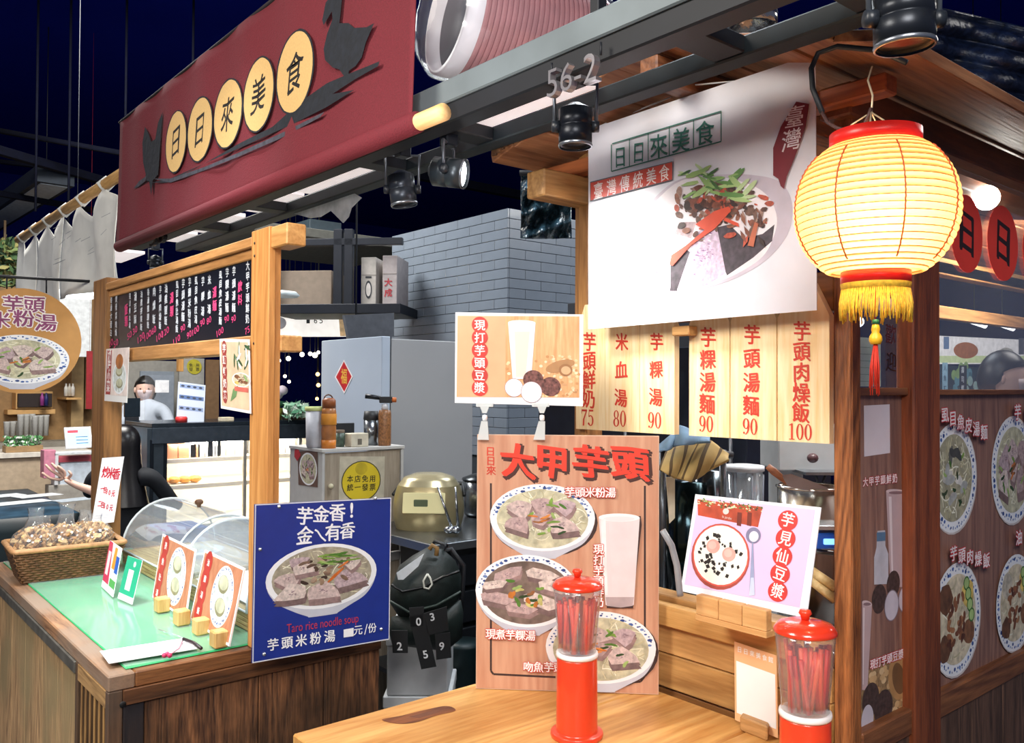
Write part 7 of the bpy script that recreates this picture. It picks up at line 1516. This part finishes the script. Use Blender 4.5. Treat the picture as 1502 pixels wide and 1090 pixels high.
# pale back panels, beam and yellow sticker seen through the frame
hb_ = thing('hall_partition', 'pale grey partition with a yellow round sticker behind the display case', 'partition', (3, 9, 0))
for (x0, y0, x1, y1, hx, yy_) in ((150, 530, 262, 640, 'a9a69e', 9.1), (205, 545, 256, 620, '8d97a2', 8.6), (262, 526, 300, 640, 'b9b9b4', 8.9), (302, 528, 322, 600, '8a6a4a', 8.8)): a, b = on_y(x0, y1, yy_), on_y(x1, y0, yy_); MB().box((a.x, yy_, 0), (b.x, yy_+.03, b.z)).build('panel', mat(hx, .7, noise=.08), hb_)
a = on_y(286, 536, 8.88); P = Poster(hb_, on_y(262, 640, 8.89), on_y(300, 640, 8.89), on_y(262, 526, 8.89), noboard=True); P.ell(285, 538, 11, 11, mat('d0c43a')); P.col('免用', (280, 536), (290, 536), 5, mat('3a3a22'), bold=.03); P.col('發票', (280, 542), (290, 542), 5, mat('3a3a22'), bold=.03); P.done('sticker', 'sticker_lettering')
a, b = on_y(262, 545, 7.6), on_y(270, 500, 7.6); one('wooden_post', MB().box((a.x, 7.6, a.z), (b.x, 7.66, on_y(266, 445, 7.6).z)), wood('d9a25c', 'b98044', 'Z'), 'short orange wood post hanging beyond the menu frame', 'post')
a, b = on_y(40, 415, 9.0), on_y(150, 300, 9.0); 
# white lit sign board beyond the curtain, and strip lamp by the post
t = thing('strip_lamp', 'bright white hanging lamp glowing beside the far post of the menu frame', 'lamp', at(112, 430, 5.5)); p = at(112, 431, 5.5); MB().lathe([(.0001, .05), (.05, .045), (.14, .0), (.15, -.02), (.0001, -.02)], p, n=24).build('shade', mat('e9f2f8', .4, noise=0, emit=2.6), t); MB().tube([p+Vector((0, 0, .05)), (p.x, p.y, 4.7)], .003, 4).build('cord', DK, t)
t = thing('menu_light_box', 'pale lit panel board beyond the round hanging sign', 'sign', (1.6, 8.6, 1.9)); a, b = on_y(60, 522, 8.6), on_y(135, 418, 8.6); MB().tube([((a.x+b.x)/2, 8.62, b.z), ((a.x+b.x)/2, 8.62, 4.7)], .003, 4).build('cord', DK, t); MB().box((a.x, 8.6, a.z), (b.x, 8.64, b.z)).build('panel', mat('cfd2d2', .5, emit=.35), t)
a, b = on_y(126, 600, 8.4), on_y(136, 515, 8.4); one('red_couplet', MB().box((a.x, 8.4, a.z), (b.x, 8.41, b.z)).tube([((a.x+b.x)/2, 8.405, b.z), ((a.x+b.x)/2, 8.405, 4.7)], .0012, 4), mat('a3242c', .6), 'red paper couplet hanging across the hall beside the far post', 'banner')
# green foliage ball top left edge
def foliage(px0, py0, px1, py1, dep, n, name, lab, cols, s_=.05):
    g = MB(); r_ = random.Random(9); c = at((px0+px1)/2, (py0+py1)/2, dep)
    for k in range(n):
        q = at(r_.uniform(px0, px1), r_.uniform(py0, py1), dep+r_.uniform(-.3, .3)); a_ = Vector((r_.gauss(0, 1), r_.gauss(0, 1), r_.gauss(0, 1))).normalized(); b_ = a_.orthogonal().normalized(); e = s_*r_.uniform(.6, 1.3); g.add([q-a_*e, q-b_*e*.4, q+a_*e, q+b_*e*.4], [[0, 1, 2, 3]], mat(r_.choice(cols), .7, noise=0))
    t = thing(name, lab, 'plant', c); o = g.build('leaves', None, t); o['kind'] = 'stuff'
    MB().tube([Vector((c.x, c.y, c.z)), Vector((c.x, c.y, c.z+.35 if name == 'hanging_greenery' else c.z-.15))], .01, 6).build('stem', mat('4a3a26'), t); return t
foliage(-15, 352, 28, 420, 7.0, 500, 'hanging_greenery', 'hanging green and straw coloured foliage at the frame edge beside the curtain', ('3f5a36', '6a7a48', '8a8450', '2f4430'), .05)
# plants on the case right of the post
foliage(418, 592, 450, 612, 6.7, 240, 'potted_plant', 'mint green leafy plant in a brown planter beyond the post', ('8ac0a0', 'b9e0c4', '4f8a6a', 'dcefe0'), .035)
c = at(436, 612, 6.7); c.z = ztop_+.08; one('planter', MB().box((c.x-.1, c.y-.05, ztop_+.011), (c.x+.1, c.y+.05, c.z)), mat('6a5540', .6), 'brown planter box beneath the mint green plant', 'planter')
c = at(407, 614, 6.6); c.z = ztop_+.072; t = thing('orchid_pot', 'white orchid in an olive pot beside the wooden post', 'plant', c-Vector((0, 0, .06))); MB().lathe([(.0001, -.06), (.035, -.06), (.04, .03), (.0001, .03)], c, n=16).build('pot', mat('7a7a34', .4), t)
MB().tube([c+Vector((0, 0, .03)), at(408, 590, 6.6), at(412, 575, 6.6)], .005, 6).build('stem', mat('3f6a3a'), t)
for k in range(5): q = at(412+rnd.uniform(-7, 8), 576+rnd.uniform(-7, 7), 6.58); MB().ball(q, (.04, .024, .035), 8, 6).build('petal', mat('e9dce8', .6, noise=.05), t)
for k in range(5): q = at(405+rnd.uniform(-7, 7), 594+rnd.uniform(-6, 6), 6.6); MB().ball(q, (.04, .013, .024), 8, 4).build('leaf', mat('2f6a4c', .5), t)
# far dark hall with bulbs
for k, (px, py, s_) in enumerate(((394, 523, 9), (398, 528, 8), (409, 529, 6), (423, 526, 7), (443, 520, 7), (455, 519, 6), (462, 521, 8), (467, 517, 5), (432, 503, 3), (466, 549, 6), (467, 565, 6), (465, 585, 5), (418, 552, 5), (424, 560, 5))):
    p = at(px, py, 9.5); t = thing('hanging_bulb', ('round glowing bulb far in the dark hall between post and refrigerator'), 'lamp', p, group='bulbs in the dark hall'); MB().ball(p, s_/1255*9.5*.5, 12, 8).build('bulb', mat('fff3dc' if k not in (9, 10, 11) else 'ffd07a', .4, noise=0, emit=3.5), t); MB().tube([p, (p.x, p.y, 4.7)], .004, 4).build('cord', DK, t)
# hall seen through the kiosk glass
hx_ = thing('far_advert_board', 'pale advert board with a brown dish picture seen through the kiosk glass', 'sign', on_y(1440, 530, 1.9))
Yf = 2.5
P = Poster(hx_, on_y(1366, 534, Yf), on_y(1560, 534, Yf), on_y(1366, 492, Yf), .02, mat('d9d5d2', .5, emit=.45)); P.poly([(1368, 522), (1560, 522), (1560, 533), (1368, 532)], mat('c2cf9a', .5, emit=.3)); P.ell(1417, 514, 18, 12, mat('b8703f')); P.ell(1476, 520, 12, 10, mat('d5d2c4')); P.poly([(1384, 494), (1392, 494), (1392, 512), (1384, 512)], mat('6f8ab0')); P.poly([(1494, 496), (1502, 496), (1502, 520), (1494, 520)], mat('6a6a72')); P.done()
t = thing('fish_print_screen', 'dark teal screen with leaf shapes and white characters seen through the kiosk glass', 'screen', on_y(1410, 580, Yf)); P = Poster(t, on_y(1366, 600, Yf-.02), on_y(1560, 600, Yf-.02), on_y(1366, 534, Yf-.02), .02, mat('20323c', .5)); rr = random.Random(2)
for k in range(26): x, y = rr.uniform(1398, 1452), rr.uniform(538, 575); P.ell(x, y, 4, 7.5, mat(rr.choice(('5f8f9c', '8fae6a', '3f6a78', '9ab8b0'))), rot=rr.uniform(-.5, .5), n=12)
P.poly([(1407, 536), (1418, 536), (1418, 576), (1407, 576)], mat('1a2028')); P.poly([(1382, 532), (1390, 532), (1390, 576), (1382, 576)], mat('9cc4d8')); P.col('壽司鮮', (1412, 543), (1412, 570), 9, mat('d9dee0'), bold=.03); P.col('人魚町', (1386, 540), (1386, 570), 8, mat('243c52'), bold=.03); P.done()
hd_ = at(1474, 556, 4.3); t = thing('person', 'masked passer-by with dark fringe seen through the kiosk side glass', 'person', (hd_.x, hd_.y, 0)); hc = hd_
V = lambda s_, f_, z_: tuple(Vector((hc.x, hc.y, 0))+side*s_+fwd*f_+Vector((0, 0, z_)))
z0_ = hc.z
skin('body', [(V(0, .02, z0_-.62), (.13, .10)), (V(0, .02, z0_-.42), (.14, .1)), (V(0, .02, z0_-.22), (.13, .08)), (V(0, 0, z0_-.12), .045), (V(-.15, 0, z0_-.24), .05), (V(-.2, 0, z0_-.5), .04), (V(.15, 0, z0_-.24), .05), (V(.2, 0, z0_-.5), .04), (V(-.09, 0, z0_-.72), .08), (V(-.09, 0, z0_-1.1), .06), (V(-.09, 0, .05), .045), (V(.09, 0, z0_-.72), .08), (V(.09, 0, z0_-1.1), .06), (V(.09, 0, .05), .045)], [(0, 1), (1, 2), (2, 3), (2, 4), (4, 5), (2, 6), (6, 7), (0, 8), (8, 9), (9, 10), (0, 11), (11, 12), (12, 13)], mat('2a2c34', .8), t)
head(hc, (-fwd*.55+side*.75).normalized(), t, '1a1514', 'd9c4c0', .10)
for px, py in ((1429, 472), (1470, 476)): p = at(px, py, 6.5); t = thing('tube_light', 'white tube light in the far hall '+('nearer the side post' if px < 1450 else 'nearer the frame edge')+' through the kiosk glass', 'lamp', p); MB().tube([p-U_*.09+Vector((0, 0, .03)), p+U_*.09-Vector((0, 0, .03))], .022, 10).build('tube', mat('f2f6fa', .4, noise=0, emit=3), t); MB().tube([p, (p.x, p.y, 4.7)], .004, 4).build('cord', DK, t)
for k, (px, py, s_) in enumerate(((1325, 470, 7), (1259, 472, 8), (1322, 515, 6))): p = at(px, py, 5.5); t = thing('globe_lamp', ('round white lamp beside the tassel', 'round white lamp behind the corner post', 'lower round white lamp beside the brush characters')[k]+' through the narrow kiosk glass', 'lamp', p); MB().ball(p, s_/1255*5.5, 12, 8).build('globe', mat('f6f8fa', .4, noise=0, emit=4), t); MB().tube([p, (p.x, p.y, 4.7)], .004, 4).build('cord', DK, t)

# wrapped red lantern stored above the rail
LC = at(725, 42, 1.95); ax = (RT*.83+FW*.42+Vector((0, 0, -.10))).normalized(); LR = .135
t = thing('wrapped_lantern', 'large pink and red ribbed drum lantern wrapped in clear plastic above the steel rail', 'lantern', LC)
pr = []; nrib = 26
for k in range(nrib*4+1):
    q = k/(nrib*4); x = -.08+.32*q; r = LR*(.97+.05*sin(q*2.2))+.0016*sin(pi*(q*nrib % 1)); pr.append((r, x))
MB().lathe(pr, LC, ax, 44).build('ribbed_shade', mat('b8787a', .5, noise=.12, scale=12), t)
for k in range(1, nrib): q = k/nrib; x = -.08+.32*q; r = LR*(.97+.05*sin(q*2.2)); s_ = ax.orthogonal().normalized(); b_ = ax.cross(s_); MB().tube([LC+ax*x+(s_*cos(a)+b_*sin(a))*(r+.0005) for a in [2*pi*j/40 for j in range(40)]], .0011, 4, closed=True).build('rib', mat('7d3038', .5), t)
MB().lathe([(LR*.985, -.08), (LR*.99, -.115), (LR*.9, -.118), (LR*.88, -.08)], LC, ax, 44).build('white_rim', mat('f0ecf0', .4, noise=.03), t)
MB().lathe([(.0001, -.085), (LR*.9, -.085), (LR*.9, -.08), (.0001, -.08)], LC, ax, 36).build('end_disc', mat('3c3a46', .5, noise=.2), t)
wrp = [(LR*.5, -.165), (LR*.85, -.15), (LR*1.04, -.12), (LR*1.07, -.04), (LR*1.09, .08), (LR*1.1, .24)]; wb = MB().lathe(wrp, LC, ax, 40)
for v in wb.v: v += Vector((rnd.uniform(-1, 1), rnd.uniform(-1, 1), rnd.uniform(-1, 1)))*.0025
wb.build('plastic_wrap', glass('wrap_film', (.96, .97, .98), .10, .12), t)
# torn plastic hanging from the light frame, plastic sheet near the kiosk roof
f = [on_x(*p, 1.092) for p in ((425, 312), (470, 298), (520, 284), (530, 290), (515, 305), (511, 318), (503, 327), (485, 309), (470, 318), (455, 320))]
one('torn_film', MB().prism(f, (.002, 0, 0)), mat('c4ccd0', .4, noise=.2, alpha=.8), 'torn white plastic film dangling below the light panels', 'film')
_q = at(800, 255, 3.3)
f = thing('plastic_curtain', 'dark crinkled clear plastic curtain between the tiled column and the kiosk post', 'curtain', on_x(800, 330, 1.9))
MB().sheet(lambda u_, v_: at(764+74*u_, 255+95*v_, 3.3+.04*sin(u_*23+v_*9)+.05*sin(v_*17+u_*5)), 30, 30, thick=.002).build('film', mat('2c4450', .2, noise=.6, scale=30, bump=1.0, spec=.9), f); MB().tube([at(762, 254, 3.3), at(840, 254, 3.3)], .012, 8).build('rod', DK, f); MB().tube([_q, (_q.x, _q.y, 4.7)], .008, 6).build('hanger', DK, f)
f = thing('wrapped_duct', 'dark foil wrapped duct in the ceiling right of the hanging spotlight', 'duct', at(1460, 120, 3.0))
MB().sheet(lambda u_, v_: at(1290+260*u_, -10+60*u_+(150-20*u_)*v_, 3.4+.05*sin(u_*13+v_*5)+.03*sin(v_*27)), 40, 24, thick=.01).build('foil', mat('16223c', .42, noise=.4, scale=30, bump=.8), f)
lm = thing('recessed_downlight', 'round recessed downlight with shiny reflector between the rails at the top', 'lamp', at(1103, 40, 2.6)); MB().lathe([(.06, 0), (.075, .0), (.075, .05), (.0001, .05), (.0001, .045), (.06, .0)], at(1103, 40, 2.6), n=24).build('reflector', mat('b9b9b4', .15, metal=.9, bump=.6), lm)
